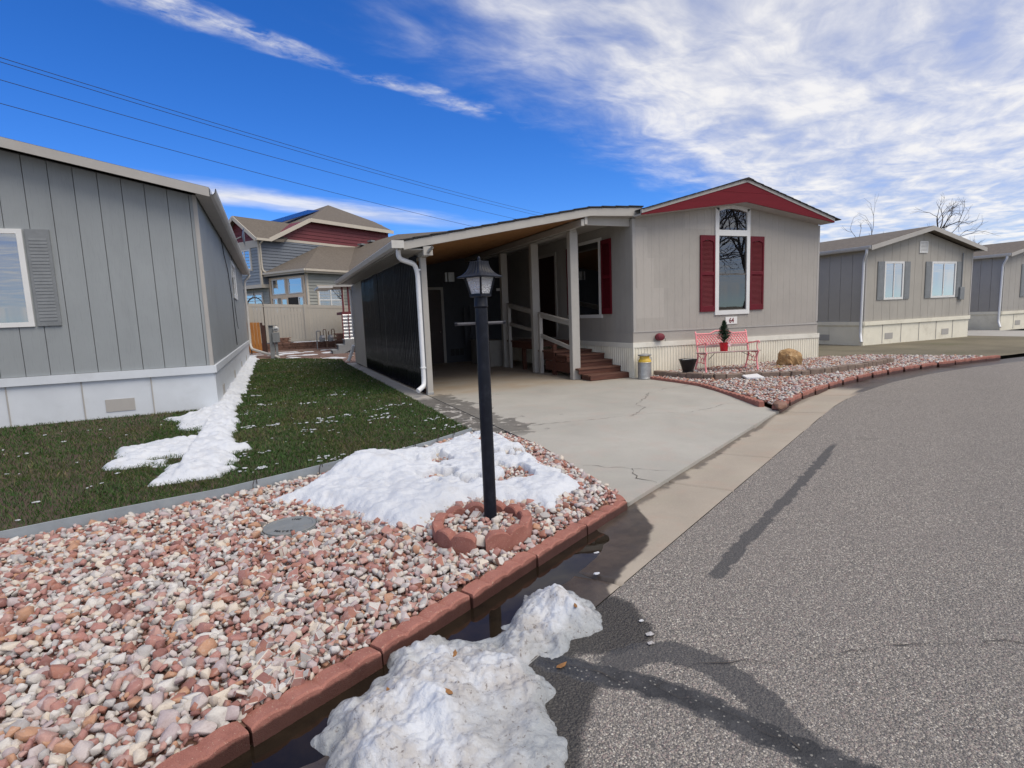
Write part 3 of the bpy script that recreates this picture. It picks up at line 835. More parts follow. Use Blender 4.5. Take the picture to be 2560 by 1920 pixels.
# --- neighbour side lawn, soil and turf
EDG = [(-9.0, 2.85), (-4.0, 4.22), (-2.0, 4.80), (-.498, 5.20), (-.068, 5.36), (.491, 5.58), (1.167, 5.80), (1.538, 6.03), (2.17, 6.44)]
LAWN = EDG + [(2.18, 8.0), (2.19, 19.9), (2.32, 21.3), (1.2, 23.2), (.28, 24.25), (-.93, 24.9), (-.93, 10.72), (-9.0, 10.72)]
def lawn_z(x, y): return .040 + .018 * (float(fbm(np.float64(x), np.float64(y), .8, 3, 4)) - .5)
lawn = sheet('lawn', LAWN, lawn_z, .5, MAT['soil']); tag(lawn, kind='structure')
def scatter(poly, per_m2_fn, seed, mx):
    g = np.random.default_rng(seed); xs = [p[0] for p in poly]; ys = [p[1] for p in poly]
    n = int(mx * (max(xs) - min(xs)) * (max(ys) - min(ys)))
    x = g.uniform(min(xs), max(xs), n); y = g.uniform(min(ys), max(ys), n)
    k = inside(poly, x, y) & (g.random(n) < per_m2_fn(x, y) / mx)
    return x[k], y[k]
def dens(x, y): return np.clip(5200 * (6.0 / np.maximum(y, 3.5)) ** 1.5, 550, 5200) * np.where(x < -1.6, .55, 1)
gx, gy = scatter(LAWN, dens, 5, 5200)
n = len(gx); far = np.clip(gy / 6.0, .8, 3.2)
ang = rng.uniform(0, 2 * math.pi, n); hgt = rng.uniform(.022, .050, n) * np.where(rng.random(n) < .03, 1.5, 1); wd = rng.uniform(.0016, .003, n) * far ** .9
lean = rng.uniform(.2, 1.3, n) * hgt; la = ang + rng.uniform(-.8, .8, n) + (fbm(gx, gy, 1.2, 2, 77) - .5) * 5
bx, by = np.cos(ang) * wd, np.sin(ang) * wd; gz = np.array([.034 + .0 * q for q in gx])
mxx, mxy = gx + np.cos(la) * lean * .35, gy + np.sin(la) * lean * .35
V = np.stack([np.stack([gx - bx, gy - by, gz], 1), np.stack([gx + bx, gy + by, gz], 1), np.stack([mxx + bx * .8, mxy + by * .8, gz + hgt * .62], 1),
              np.stack([mxx - bx * .8, mxy - by * .8, gz + hgt * .62], 1), np.stack([gx + np.cos(la) * lean, gy + np.sin(la) * lean, gz + hgt], 1)], 1).reshape(-1, 3)
b0 = np.arange(n) * 5
F = np.concatenate([np.stack([b0, b0 + 1, b0 + 2], 1), np.stack([b0, b0 + 2, b0 + 3], 1), np.stack([b0 + 3, b0 + 2, b0 + 4], 1)])
grass = np_mesh('grass', V, F, MAT['grass_blade']); tag(grass, 'short dark green turf of the side yard with bleached patches', 'grass', kind='stuff')

# --- steel lawn edging with its stakes
edging = thing('lawn_edging', 'grey steel lawn edging strip between the turf and the pink gravel', 'lawn edging', (.5, 5.6, 0))
for i in range(len(EDG) - 1):
    (x0, y0), (x1, y1) = EDG[i], EDG[i + 1]
    l = math.hypot(x1 - x0, y1 - y0); ox, oy = (y1 - y0) / l * .012, -(x1 - x0) / l * .012
    n = max(2, int(l / .4)); P = []
    for k in range(n + 1):
        f = k / n; x, y = x0 + (x1 - x0) * f + ox, y0 + (y1 - y0) * f + oy
        wv = .008 * math.sin(7 * x + 3 * y); zt = .088 - .02 * max(0, min(1, (x - .3) / 2.2)) + .006 * math.sin(3 * x)
        P.append([(x + ox * .3, y + wv + oy * .3, -.06), (x + wv * .3, y + wv, zt), (x - ox * .25, y + wv - oy * .25, zt + .002), (x - ox * .9, y + wv - oy * .9, zt - .014), (x - ox * .9, y + wv - oy * .9, -.06)])
    MB().grid([q for row in P for q in row], n + 1, 5).build('strip', MAT['steel_edging'], edging, smooth=35)
for (x, y) in ((-.27, 5.265), (.30, 5.49), (.72, 5.64), (1.30, 5.87), (1.62, 6.07), (1.86, 6.23), (-1.9, 4.81)):
    MB().tube([(x, y - .03, -.05), (x + .005, y - .022, .06), (x + .02, y - .012, .105), (x + .035, y + .012, .10), (x + .036, y + .02, .05)], .0035, 5).build('stake', MAT['rust_iron'], edging)

# --- pink gravel beds
KOUT = N_KERB            # outer face of the edging blocks
bed_poly = [tn1(-12, KOUT + .05), tn1(3.66, KOUT + .05), (2.40, 3.60), (2.50, 4.52), (2.59, 5.46), (2.52, 6.12), (2.20, 6.36), *[(x, y - .02) for x, y in reversed(EDG)]]
def bed_z(x, y): return -.035 + .03 * float(fbm(np.float64(x), np.float64(y), 1.1, 3, 12))
gravel_bed = sheet('gravel_bed', bed_poly, bed_z, .3, MAT['gravel_soil']); tag(gravel_bed, kind='structure')

def stone_proto(seed, bevel=True, npts=10):
    g = random.Random(seed); bm = bmesh.new(); P = []
    el = g.uniform(.72, 1.0), g.uniform(.45, .7)
    tries = 0
    while len(P) < npts and tries < 400:
        tries += 1
        v = Vector((g.gauss(0, 1), g.gauss(0, 1), g.gauss(0, 1))).normalized()
        v = Vector([math.copysign(abs(c) ** .75, c) for c in v])
        if all((v - q).length > .62 for q in P): P.append(v)
    for v in P: bm.verts.new((v.x * g.uniform(.9, 1.05), v.y * el[0] * g.uniform(.9, 1.05), v.z * el[1]))
    r = bmesh.ops.convex_hull(bm, input=bm.verts[:])
    bmesh.ops.delete(bm, geom=[q for q in r.get('geom_interior', []) if isinstance(q, bmesh.types.BMVert)], context='VERTS')
    bmesh.ops.dissolve_limit(bm, angle_limit=R(16), verts=bm.verts[:], edges=bm.edges[:])
    if bevel:
        bmesh.ops.bevel(bm, geom=bm.edges[:], offset=.055, segments=1, affect='EDGES', clamp_overlap=True)
    bmesh.ops.triangulate(bm, faces=bm.faces[:])
    bm.verts.index_update()
    V = np.array([v.co[:] for v in bm.verts]); F = np.array([[v.index for v in f.verts] for f in bm.faces])
    me = bpy.data.meshes.new('stone'); bm.to_mesh(me); bm.free()
    if bevel: sharp(me, 24)
    me.materials.append(MAT['gravel_stone'])
    return V, F, me
PROTO = [stone_proto(100 + i) for i in range(14)]
PROTO_LO = [stone_proto(300 + i, False, 11) for i in range(10)]

RING_C = (1.185, 3.375); RING_R = .335; LID_C = (.0, 4.14); LID_R = .178
def rot_mats(n, g, tilt=.55):
    az = g.uniform(0, 2 * math.pi, n); ax = g.normal(0, tilt, n); ay = g.normal(0, tilt, n)
    ca, sa, cx, sx, cy, sy = np.cos(az), np.sin(az), np.cos(ax), np.sin(ax), np.cos(ay), np.sin(ay)
    Rz = np.zeros((n, 3, 3)); Rz[:, 0, 0] = ca; Rz[:, 0, 1] = -sa; Rz[:, 1, 0] = sa; Rz[:, 1, 1] = ca; Rz[:, 2, 2] = 1
    Rx = np.zeros((n, 3, 3)); Rx[:, 0, 0] = 1; Rx[:, 1, 1] = cx; Rx[:, 1, 2] = -sx; Rx[:, 2, 1] = sx; Rx[:, 2, 2] = cx
    Ry = np.zeros((n, 3, 3)); Ry[:, 1, 1] = 1; Ry[:, 0, 0] = cy; Ry[:, 0, 2] = sy; Ry[:, 2, 0] = -sy; Ry[:, 2, 2] = cy
    return Rz @ Rx @ Ry
def joined(name, protos, pi, P, S, M, mat, parent):
    Vs, Fs, o = [], [], 0
    for k, (V0, F0, _) in enumerate(protos):
        idx = np.nonzero(pi == k)[0]
        if not len(idx): continue
        W = np.einsum('nij,vj->nvi', M[idx], V0) * S[idx, None, None] + P[idx, None, :]
        Vs.append(W.reshape(-1, 3)); Fs.append((F0[None] + (np.arange(len(idx)) * len(V0))[:, None, None] + o).reshape(-1, 3)); o += len(idx) * len(V0)
    return np_mesh(name, np.concatenate(Vs), np.concatenate(Fs), mat, parent)
def jitter_pts(poly, sp, g):
    xs = [p[0] for p in poly]; ys = [p[1] for p in poly]
    X, Y = np.meshgrid(np.arange(min(xs), max(xs), sp), np.arange(min(ys), max(ys), sp * .9)); X = X + (np.arange(X.shape[0]) % 2)[:, None] * sp / 2
    X = (X + g.uniform(-.34, .34, X.shape) * sp).ravel(); Y = (Y + g.uniform(-.34, .34, Y.shape) * sp).ravel()
    k = inside(poly, X, Y); return X[k], Y[k]

g1 = np.random.default_rng(21)
X1, Y1 = jitter_pts(bed_poly, .0340, g1)
k = (X1 > -4.2) & (np.hypot(X1 - LID_C[0], Y1 - LID_C[1]) > LID_R * .97)
k &= ~((np.abs(np.hypot(X1 - RING_C[0], Y1 - RING_C[1]) - (RING_R - .035)) < .045))
k &= (np.hypot(X1 - 1.275, Y1 - 3.49) > .05)
k &= (NX * X1 + NY * Y1 > KOUT + .095) | (TX * X1 + TY * Y1 > 3.6)
X1, Y1 = X1[k], Y1[k]; n = len(X1)
S1 = np.clip(g1.lognormal(math.log(.0228), .38, n), .010, .050)
S1 = np.where(np.hypot(X1, Y1) > 5.6, S1 * .95, S1)
inring = np.hypot(X1 - RING_C[0], Y1 - RING_C[1]) < RING_R - .06
Z1 = -.016 + .030 * fbm(X1, Y1, 1.1, 3, 12) + g1.uniform(-.010, .026, n) + np.where(inring, .045, 0)
Z1 = np.where(np.hypot(X1 - LID_C[0], Y1 - LID_C[1]) < LID_R + .05, Z1 - .006, Z1)
M1 = rot_mats(n, g1); pi1 = g1.integers(0, len(PROTO), n)
P1 = np.stack([X1, Y1, Z1], 1)
# nearest stones in view become individual pieces
dirx = X1 * .91718615 - Y1 * .39655026; dep = X1 * .38930693 + Y1 * .91265984 + (CAM_H) * .1244674
inview = (np.abs(dirx / dep) < .515) & (dep > 1.9) & (((CAM_H - Z1) * .991 + X1 * -.0849 + Y1 * -.099) / dep < .69)
score = np.where(inview, S1 / dep, 0); top = np.argsort(-score)[:300]
ind = np.zeros(n, bool); ind[top] = True
joined('gravel', PROTO, pi1[~ind], P1[~ind], S1[~ind], M1[~ind], MAT['gravel_stone'], gravel_bed)['kind'] = 'stuff'
for i in top:
    o = bpy.data.objects.new('stone', PROTO[pi1[i]][2]); COL.objects.link(o); o.parent = gravel_bed
    Mx = Matrix(M1[i].tolist()).to_4x4() @ Matrix.Scale(float(S1[i]), 4); Mx.translation = Vector(P1[i].tolist())
    o.matrix_local = Mx
# small fill layer below
X2, Y2 = jitter_pts(bed_poly, .036, g1); k = (X2 > -4.2) & (X2 < 2.7) & (np.hypot(X2 - LID_C[0], Y2 - LID_C[1]) > LID_R) & ((NX * X2 + NY * Y2 > KOUT + .095) | (TX * X2 + TY * Y2 > 3.6)); X2, Y2 = X2[k], Y2[k]; n = len(X2)
S2 = g1.uniform(.012, .024, n); P2 = np.stack([X2, Y2, -.030 + .03 * fbm(X2, Y2, 1.1, 3, 12) + g1.uniform(-.006, .008, n)], 1)
joined('gravel', PROTO_LO, g1.integers(0, len(PROTO_LO), n), P2, S2, rot_mats(n, g1), MAT['gravel_stone'], gravel_bed)['kind'] = 'stuff'

# right-hand bed in front of the house
kr = [tn1(t, N_KERB + .03) for t in np.arange(8.42, 17.1, .6)]
bedR_poly = [*[(x + .08, y) for x, y in BED_R], *[(x, y) for x, y in kr], (14.4, 9.8), (12.6, 9.8), (7.3, 9.8)]
UPROW = [(7.50, 9.70), (7.60, 9.20), (7.74, 8.72), (7.92, 8.40), (8.30, 8.22), (8.74, 8.12), (9.37, 7.78), (10.2, 7.70), (11.4, 7.85), (13.0, 8.2)]
up_poly = [*UPROW, (13.0, 9.8), (7.48, 9.8)]
def bedR_z(x, y):
    s_ = float(sdist(up_poly, np.float64(x), np.float64(y)))
    return .000 + .065 * float(sstep(-.02, .12, np.float64(s_)))
gravel_bed_r = sheet('gravel_bed', bedR_poly, bedR_z, .2, MAT['gravel_soil']); tag(gravel_bed_r, kind='structure')
X3, Y3 = jitter_pts(bedR_poly, .050, g1); n = len(X3)
up = sstep(-.02, .12, sdist(up_poly, X3, Y3))
S3 = np.clip(g1.lognormal(math.log(.027), .28, n), .015, .05)
P3 = np.stack([X3, Y3, .012 + .065 * up + g1.uniform(-.008, .022, n)], 1)
joined('gravel', PROTO_LO, g1.integers(0, len(PROTO_LO), n), P3, S3, rot_mats(n, g1, .4), MAT['bed_stone'], gravel_bed_r)['kind'] = 'stuff'

# --- scalloped concrete edging blocks
def scallop_mesh(L, nsc, thick, h, amp, seed, curve=None):
    """upright block with a scalloped top; curve = radius bends it"""
    g = random.Random(seed); ns = nsc * 7; V = []; F = []
    for i in range(ns + 1):
        f = i / ns; ph = (f * nsc) % 1.0 if i < ns else 1.0
        if i == 0: ph = 0
        bulge = math.sin(math.pi * ph) ** .55 if 0 < ph < 1 else 0
        z = h - amp + amp * bulge
        for (yy, zz) in ((0, -.12), (0, z - .008), (.008, z), (thick - .008, z), (thick, z - .008), (thick, -.12)):
            x = (f - .5) * L; y_ = yy + g.uniform(-.0012, .0012); z_ = zz + (g.uniform(-.0015, .0015) if zz > -.05 else 0)
            if curve:
                a_ = x / curve; x, y2 = math.sin(a_) * (curve - y_), curve - math.cos(a_) * (curve - y_); V.append((x, y2, z_))
            else: V.append((x, y_, z_))
    m = 6
    for i in range(ns):
        for j in range(m - 1):
            q = i * m + j; F.append((q, q + m, q + m + 1, q + 1))
    F.append(tuple(range(m))); F.append(tuple(ns * m + j for j in reversed(range(m))))
    me = bpy.data.meshes.new('edging_block'); me.from_pydata(V, [], F)
    bm = bmesh.new(); bm.from_mesh(me); bmesh.ops.recalc_face_normals(bm, faces=bm.faces[:]); bm.to_mesh(me); bm.free()
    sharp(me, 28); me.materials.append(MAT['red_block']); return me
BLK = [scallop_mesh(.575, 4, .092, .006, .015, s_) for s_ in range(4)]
def put_block(me, x, y, z, rz, parent, tilt=0):
    o = bpy.data.objects.new('edging_block', me); COL.objects.link(o); o.parent = parent
    L = wloc(parent); o.location = (x - L.x, y - L.y, z - L.z); o.rotation_euler = (tilt, 0, rz); return o
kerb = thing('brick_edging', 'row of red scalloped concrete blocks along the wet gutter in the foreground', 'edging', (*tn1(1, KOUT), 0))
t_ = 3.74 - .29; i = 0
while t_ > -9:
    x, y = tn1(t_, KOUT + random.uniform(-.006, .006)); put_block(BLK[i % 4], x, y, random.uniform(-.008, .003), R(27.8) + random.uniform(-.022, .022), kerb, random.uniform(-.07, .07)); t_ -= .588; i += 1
side_edge = thing('brick_edging', 'half-buried red block edging between the snowy gravel and the driveway', 'edging', (2.5, 4.5, 0))
SE = [(2.42, 3.50), (2.475, 4.05), (2.545, 4.62), (2.60, 5.2), (2.61, 5.78), (2.53, 6.18)]
for i in range(len(SE) - 1):
    (x0, y0), (x1, y1) = SE[i], SE[i + 1]; l = math.hypot(x1 - x0, y1 - y0)
    o = put_block(BLK[i % 4], (x0 + x1) / 2, (y0 + y1) / 2, -.008, math.atan2(y1 - y0, x1 - x0), side_edge); o.scale = (l / .58, .8, 1)
right_edge = thing('brick_edging', 'curved row of red scalloped blocks between the driveway and the bench bed', 'edging', (7.1, 7.5, 0))
BR = [(7.20, 9.55), (7.235, 9.05), (7.255, 8.5), (7.235, 7.98), (7.06, 7.42), (6.86, 6.85), (6.665, 6.30), (6.53, 5.92)]
for i in range(len(BR) - 1):
    (x0, y0), (x1, y1) = BR[i], BR[i + 1]; l = math.hypot(x1 - x0, y1 - y0)
    o = put_block(BLK[i % 4], (x0 + x1) / 2, (y0 + y1) / 2, .050 + random.uniform(-.006, .008), math.atan2(y0 - y1, x0 - x1), right_edge, -.04); o.scale = (l / .582, .9, 1.0)
for k, t_ in enumerate(np.arange(8.62, 17, .59)):
    x, y = tn1(t_, KOUT + .005); x2, y2 = tn1(t_ + .1, KOUT + .005); put_block(BLK[k % 4], x, y, .026, math.atan2(y2 - y, x2 - x), right_edge)
cs = MB(); g = random.Random(4)
V0, F0, _ = stone_proto(77, True, 14); cs.add([(6.545 + v[0] * .20 * .8 + v[1] * .05, 5.665 + v[1] * .16 + v[0] * .06, .03 + v[2] * .11) for v in V0], [tuple(f) for f in F0]); 
cs.build('corner_stone', MAT['flagstone'], right_edge, smooth=30)
ring = thing('brick_ring', 'ring of red scalloped blocks around the foot of the lamp post', 'edging', (*RING_C, 0))
RB = [scallop_mesh(.50, 3, .070, .125, .038, 40 + s_, RING_R) for s_ in range(2)]
for i, a_ in enumerate((-62, 22, 110, 198)):
    a2 = R(a_ + random.uniform(-2, 2)); put_block(RB[i % 2], RING_C[0] + RING_R * math.cos(a2), RING_C[1] + RING_R * math.sin(a2), random.uniform(-.006, .004) - (.012 if i in (1, 2) else 0), a2 + math.pi / 2, ring, random.uniform(-.04, .04))

# --- raised row of old concrete wall blocks behind the bench bed front
row = thing('block_border', 'low border of weathered brown concrete blocks in front of the pink bench', 'border', (8.3, 8.3, 0))
Ls = [0]; 
for (p, q) in zip(UPROW[:-1], UPROW[1:]): Ls.append(Ls[-1] + math.hypot(q[0] - p[0], q[1] - p[1]))
def along(pts, Ls, s_):
    for i in range(len(pts) - 1):
        if s_ <= Ls[i + 1] or i == len(pts) - 2:
            f = (s_ - Ls[i]) / (Ls[i + 1] - Ls[i]); return pts[i][0] + (pts[i + 1][0] - pts[i][0]) * f, pts[i][1] + (pts[i + 1][1] - pts[i][1]) * f
s_ = 0.0; k = 0; g = random.Random(9)
while s_ < Ls[-1] - .2:
    l = g.choice((.19, .21, .27, .36, .22)); (x0, y0), (x1, y1) = along(UPROW, Ls, s_), along(UPROW, Ls, min(s_ + l - .012, Ls[-1]))
    h = g.uniform(.10, .125); m_ = MB().bar((x0, y0, .03 + h / 2 - .01), (x1, y1, .03 + h / 2 - .01), .13, h)
    m_.build('block', MAT['old_block'], row, bev=.012); s_ += l

# --- snow
SNOWP = [(-.109, 4.80), (.08, 5.05), (.492, 5.42), (.665, 5.60), (1.108, 5.72), (1.35, 5.83), (1.675, 6.0), (2.16, 6.38), (2.48, 6.08), (2.38, 5.242), (2.27, 4.402), (2.27, 3.86), (2.03, 3.66), (1.77, 3.56), (1.60, 3.72),
         (1.45, 3.90), (1.279, 3.96), (1.0, 3.84), (.82, 3.62), (.60, 3.74), (.46, 4.14), (.24, 4.50)]
def snow_h(X, Y):
    s_ = sdist(SNOWP, X, Y) + .16 * (fbm(X, Y, 5, 4, 51) - .5)
    base = np.minimum(s_ * .55, .075)
    mound = .13 * np.exp(-(((X - .72) / .42) ** 2 + ((Y - 5.33) / .26) ** 2)) + .05 * np.exp(-(((X - 1.0) / .6) ** 2 + ((Y - 4.3) / .35) ** 2))
    thin = .115 * sstep(.505, .60, fbm(X, Y, 4.2, 4, 57)) * sstep(.95, 1.3, X) * sstep(4.15, 4.4, Y) * (1 - .5 * sstep(5.3, 5.8, Y))
    r_ = np.hypot(X - RING_C[0], Y - RING_C[1]); cut = .12 * sstep(RING_R + .06, RING_R - .10, r_) * sstep(3.78, 3.58, Y)
    h = base + mound - thin - cut + .065 * (fbm(X, Y, 6, 4, 61) - .5) + .020 * (cells(X, Y, 8, 63) - .55) * sstep(0, .1, s_) + .012 * (fbm(X, Y, 26, 3, 66) - .5)
    z = np.where(s_ > 0, .006 + h, .006 + s_ * .8)
    return np.maximum(z, -.05), np.minimum(s_ + .03, z + .035)
sn = hfield('snow_patch', -.35, 2.7, 3.4, 6.6, .0125, snow_h, MAT['snow'], thr=0); tag(sn, 'thin melting snow sheet over the gravel behind the lamp post', 'snow')

PILE = [(.03, 1.2), (.05, 1.75), (.06, 1.90), (.032, 2.0), (.056, 2.085), (.173, 2.196), (.252, 2.22), (.364, 2.29), (.37, 2.38), (.443, 2.44), (.507, 2.44), (.611, 2.40), (.704, 2.345), (.836, 2.338), (.962, 2.409), (1.04, 2.50), (1.12, 2.585), (1.24, 2.60), (1.33, 2.54),
        (1.40, 2.40), (1.42, 2.22), (1.334, 2.115), (1.20, 2.085), (1.08, 2.04), (.985, 2.02), (.93, 1.92), (.915, 1.796), (.84, 1.673), (.815, 1.584), (.73, 1.45), (.60, 1.2)]
def pile_s(X, Y): return sdist(PILE, X, Y) + .10 * (fbm(X, Y, 8, 4, 81) - .5) + .065 * (cells(X, Y, 8.5, 85) - .6)
def pile_h(X, Y):
    s_ = pile_s(X, Y)
    base = .058 * sstep(0, .20, s_) + .020 * sstep(0, .02, s_)
    neck = .045 * np.exp(-(((X - .86) / .16) ** 2 + ((Y - 2.16) / .13) ** 2))
    h = base - neck + sstep(0, .08, s_) * (.060 * (cells(X, Y, 4.6, 87) - .55) + .040 * (cells(X, Y, 9, 88) - .5) + .016 * (cells(X, Y, 24, 91) - .5) + .05 * (fbm(X, Y, 5, 5, 89) - .5) + .032 * (fbm(X, Y, 26, 5, 90, .62) - .5))
    h += .05 * np.exp(-(((X - 1.2) / .13) ** 2 + ((Y - 2.33) / .13) ** 2)) + .03 * np.exp(-(((X - .5) / .2) ** 2 + ((Y - 1.95) / .2) ** 2))
    flat = sstep(.40, .62, X) * sstep(1.95, 1.75, Y); h = h * (1 - .55 * flat) + .018 * flat * sstep(0, .03, s_)
    z = np.where(s_ > 0, -.072 + np.maximum(h, .004), -.072 + s_ * 1.2)
    return np.maximum(z, -.12), s_
pl = hfield('snow_pile', -.25, 1.6, 1.15, 2.85, .0065, pile_h, MAT['dirty_snow'], thr=-.03,
            attr=('ice', lambda X, Y: np.clip(sstep(.15, .02, pile_s(X, Y)) * 1.0 + sstep(.40, .62, X) * sstep(1.95, 1.75, Y) * .6 + .7 * np.exp(-(((X - .84) / .17) ** 2 + ((Y - 2.2) / .13) ** 2)), 0, 1)))
tag(pl, 'ploughed heap of dirty half-frozen snow lying across the gutter and street edge', 'snow pile')

def strip_h(X, Y):
    w_ = .33 + .16 * sstep(10.2, 6.5, Y) * sstep(-.95, -.8, X) + .20 * (fbm(X * .3, Y, 1.6, 4, 93) - .5)
    tong = .45 * np.exp(-((Y - 6.95) / .18) ** 2) + .22 * np.exp(-((Y - 8.9) / .25) ** 2) + .25 * np.exp(-((Y - 6.0) / .12) ** 2)
    s_ = -.93 + w_ * .85 + tong * .30 - X + .28 * (fbm(X, Y, 4, 5, 95) - .5); s_ = np.minimum(s_, (Y - 5.75) * .8); s_ = np.minimum(s_, (26.5 - Y))
    s_ = np.where(X < -.95, np.minimum(s_, .05 + .45 * (fbm(X, Y, 1.3, 4, 99) - .45) + .25 * (X + .95)), s_)
    h = .06 * sstep(0, .2, s_) + .03 * sstep(0, .03, s_) + sstep(0, .1, s_) * (.09 * (fbm(X, Y, 6, 5, 96) - .5) + .05 * (cells(X, Y, 6, 97) - .5) + .03 * (cells(X, Y, 13, 98) - .5))
    z = np.where(s_ > 0, .045 + h, .045 + s_)
    return np.maximum(z, -.02), s_
ss = hfield('snow_strip', -2.4, .2, 5.6, 26.6, .024, strip_h, MAT['snow'], thr=-.03); tag(ss, 'long strip of old snow along the foot of the pale left-hand house', 'snow')

# small leftovers on the turf
g2 = np.random.default_rng(31); Vs = []; Fs = []; o_ = 0
def snow_bits(n, xr, yr, sr, clump=None):
    global o_
    for _ in range(n):
        if clump: x = clump[0] + g2.normal(0, clump[2]); y = clump[1] + g2.normal(0, clump[3])
        else: x = g2.uniform(*xr); y = g2.uniform(*yr)
        if not inside(LAWN, np.array([x]), np.array([y]))[0]: continue
        V0, F0, _m = PROTO[int(g2.integers(0, len(PROTO)))]; sc = g2.uniform(*sr) * (.6 + .4 * g2.random())
        a_ = g2.uniform(0, 6.28); ca, sa = math.cos(a_), math.sin(a_); W = V0 * np.array([sc * 1.5, sc, sc * .55])
        W = np.stack([W[:, 0] * ca - W[:, 1] * sa + x, W[:, 0] * sa + W[:, 1] * ca + y, W[:, 2] + .052 + sc * .2], 1); Vs.append(W); Fs.append(F0 + o_); o_ += len(W)
for c in ((-.42, 8.35), (-.10, 8.3), (.32, 8.2), (.55, 8.45), (.62, 8.1), (.30, 7.6), (.95, 8.5), (1.35, 8.2), (1.55, 8.75), (1.75, 9.0), (1.30, 7.9), (-.35, 6.55), (.42, 5.95), (-.30, 5.85), (.60, 5.78), (1.95, 6.75), (2.0, 7.4), (-.5, 9.6), (-.1, 10.5), (.5, 10.2), (1.1, 11), (-.4, 12)):
    snow_bits(9, None, None, (.012, .034), (c[0], c[1], .09, .06))
snow_bits(170, (-.9, 2.2), (5.4, 12), (.005, .017)); snow_bits(90, (-.9, 2.2), (12, 24), (.010, .024)); snow_bits(70, (-4.5, -.9), (4.4, 9.8), (.01, .03))
fl = np_mesh('snow_flecks', np.concatenate(Vs), np.concatenate(Fs), MAT['snow'], None, True); tag(fl, 'scattered crumbs of leftover snow on the green turf', 'snow', kind='stuff')
ice = MB()
for (x, y, s_) in ((1.50, 1.99, .016), (1.46, 1.93, .013), (1.53, 2.10, .010), (.46, 2.53, .02), (.42, 2.50, .016), (1.60, 2.62, .017), (1.75, 2.86, .014)):
    V0, F0, _m = PROTO[random.randrange(14)]; ice.add([(x + v[0] * s_ * 1.6, y + v[1] * s_, -.052 + v[2] * s_ * .5) for v in V0], [tuple(f) for f in F0])
tag(ice.build('ice_chips', MAT['dirty_snow'], None), 'small chips of ice beside the dirty snow pile', 'ice', kind='stuff')
# fallen leaves and twig litter
def leaf(x, y, z, s_, rz, label, name='dead_leaf', mat='leaf'):
    c_, q_ = math.cos(rz), math.sin(rz); P = [(-1, 0, .12), (-.45, .42, 0), (.3, .38, .02), (1, 0, .22), (.3, -.40, .05), (-.45, -.36, .03), (0, 0, .10)]
    V = [(x + (a * c_ - b * q_) * s_, y + (a * q_ + b * c_) * s_, z + d * s_) for a, b, d in P]; V += [(p[0], p[1], p[2] - .0015) for p in V[:6]] + [(V[6][0], V[6][1], V[6][2] - .0015)]
    F = [(i, (i + 1) % 6, 6) for i in range(6)] + [((i + 1) % 6 + 7, i + 7, 13) for i in range(6)] + [(i + 7, (i + 1) % 6 + 7, (i + 1) % 6, i) for i in range(6)]
    o = MB().add(V, F).build(name, MAT[mat], None, smooth=60); tag(o, label, 'leaf'); return o
leaf(-.31, 5.10, .022, .045, .5, 'curled brown leaf resting against the steel lawn edging')
def on_pile(x, y): return float(pile_h(np.array([x]), np.array([y]))[0][0]) + .002
leaf(.62, 2.22, on_pile(.62, 2.22), .026, 1.1, 'yellow-brown leaf caught near the kerb side of the snow pile')
leaf(.50, 1.90, on_pile(.50, 1.90), .024, 2.0, 'tan leaf lying on top of the dirty snow pile')
leaf(1.235, 2.22, on_pile(1.235, 2.22), .020, 1.3, 'orange leaf on the rounded far lump of the snow pile')
leaf(1.02, 1.97, -.054, .030, .2, 'pale leaf at the root of the black tar crack')
leaf(.30, 2.06, on_pile(.30, 2.06), .018, 1.7, 'small red-brown leaf on the left end of the snow pile')

# --- water meter lid
lid = thing('water_meter_cover', 'round grey water meter cover set in the pink gravel', 'manhole cover', (*LID_C, .02))
MB().lathe(*LID_C, [(LID_R * .98, -.06), (LID_R, .018), (LID_R - .004, .023), (LID_R - .022, .023), (LID_R - .026, .019), (.02, .0195)], 56).build('cover', MAT['meter_lid'], lid, smooth=30)
MB().lathe(*LID_C, [(LID_R + .004, -.06), (LID_R + .004, .014), (LID_R + .014, .014), (LID_R + .014, -.06)], 56, close=False).build('rim', MAT['meter_lid'], lid, smooth=30)
def lid_text(body, a0, a1, flip):
    for i, ch in enumerate(body):
        a_ = R(a0 + (a1 - a0) * i / max(1, len(body) - 1)); r_ = .117
        Mx = Matrix.Translation((LID_C[0] + r_ * math.cos(a_), LID_C[1] + r_ * math.sin(a_), .0215)) @ Matrix.Rotation(a_ + (math.pi / 2 if flip else -math.pi / 2), 4, 'Z')
        text_mesh('letter', ch, .036, .0012, MAT['lid_letter'], lid, Mx, .0008)
YAW = -23
lid_text('WATER', 243 + YAW, 297 + YAW, True); lid_text('INC', 102 + YAW, 78 + YAW, False)

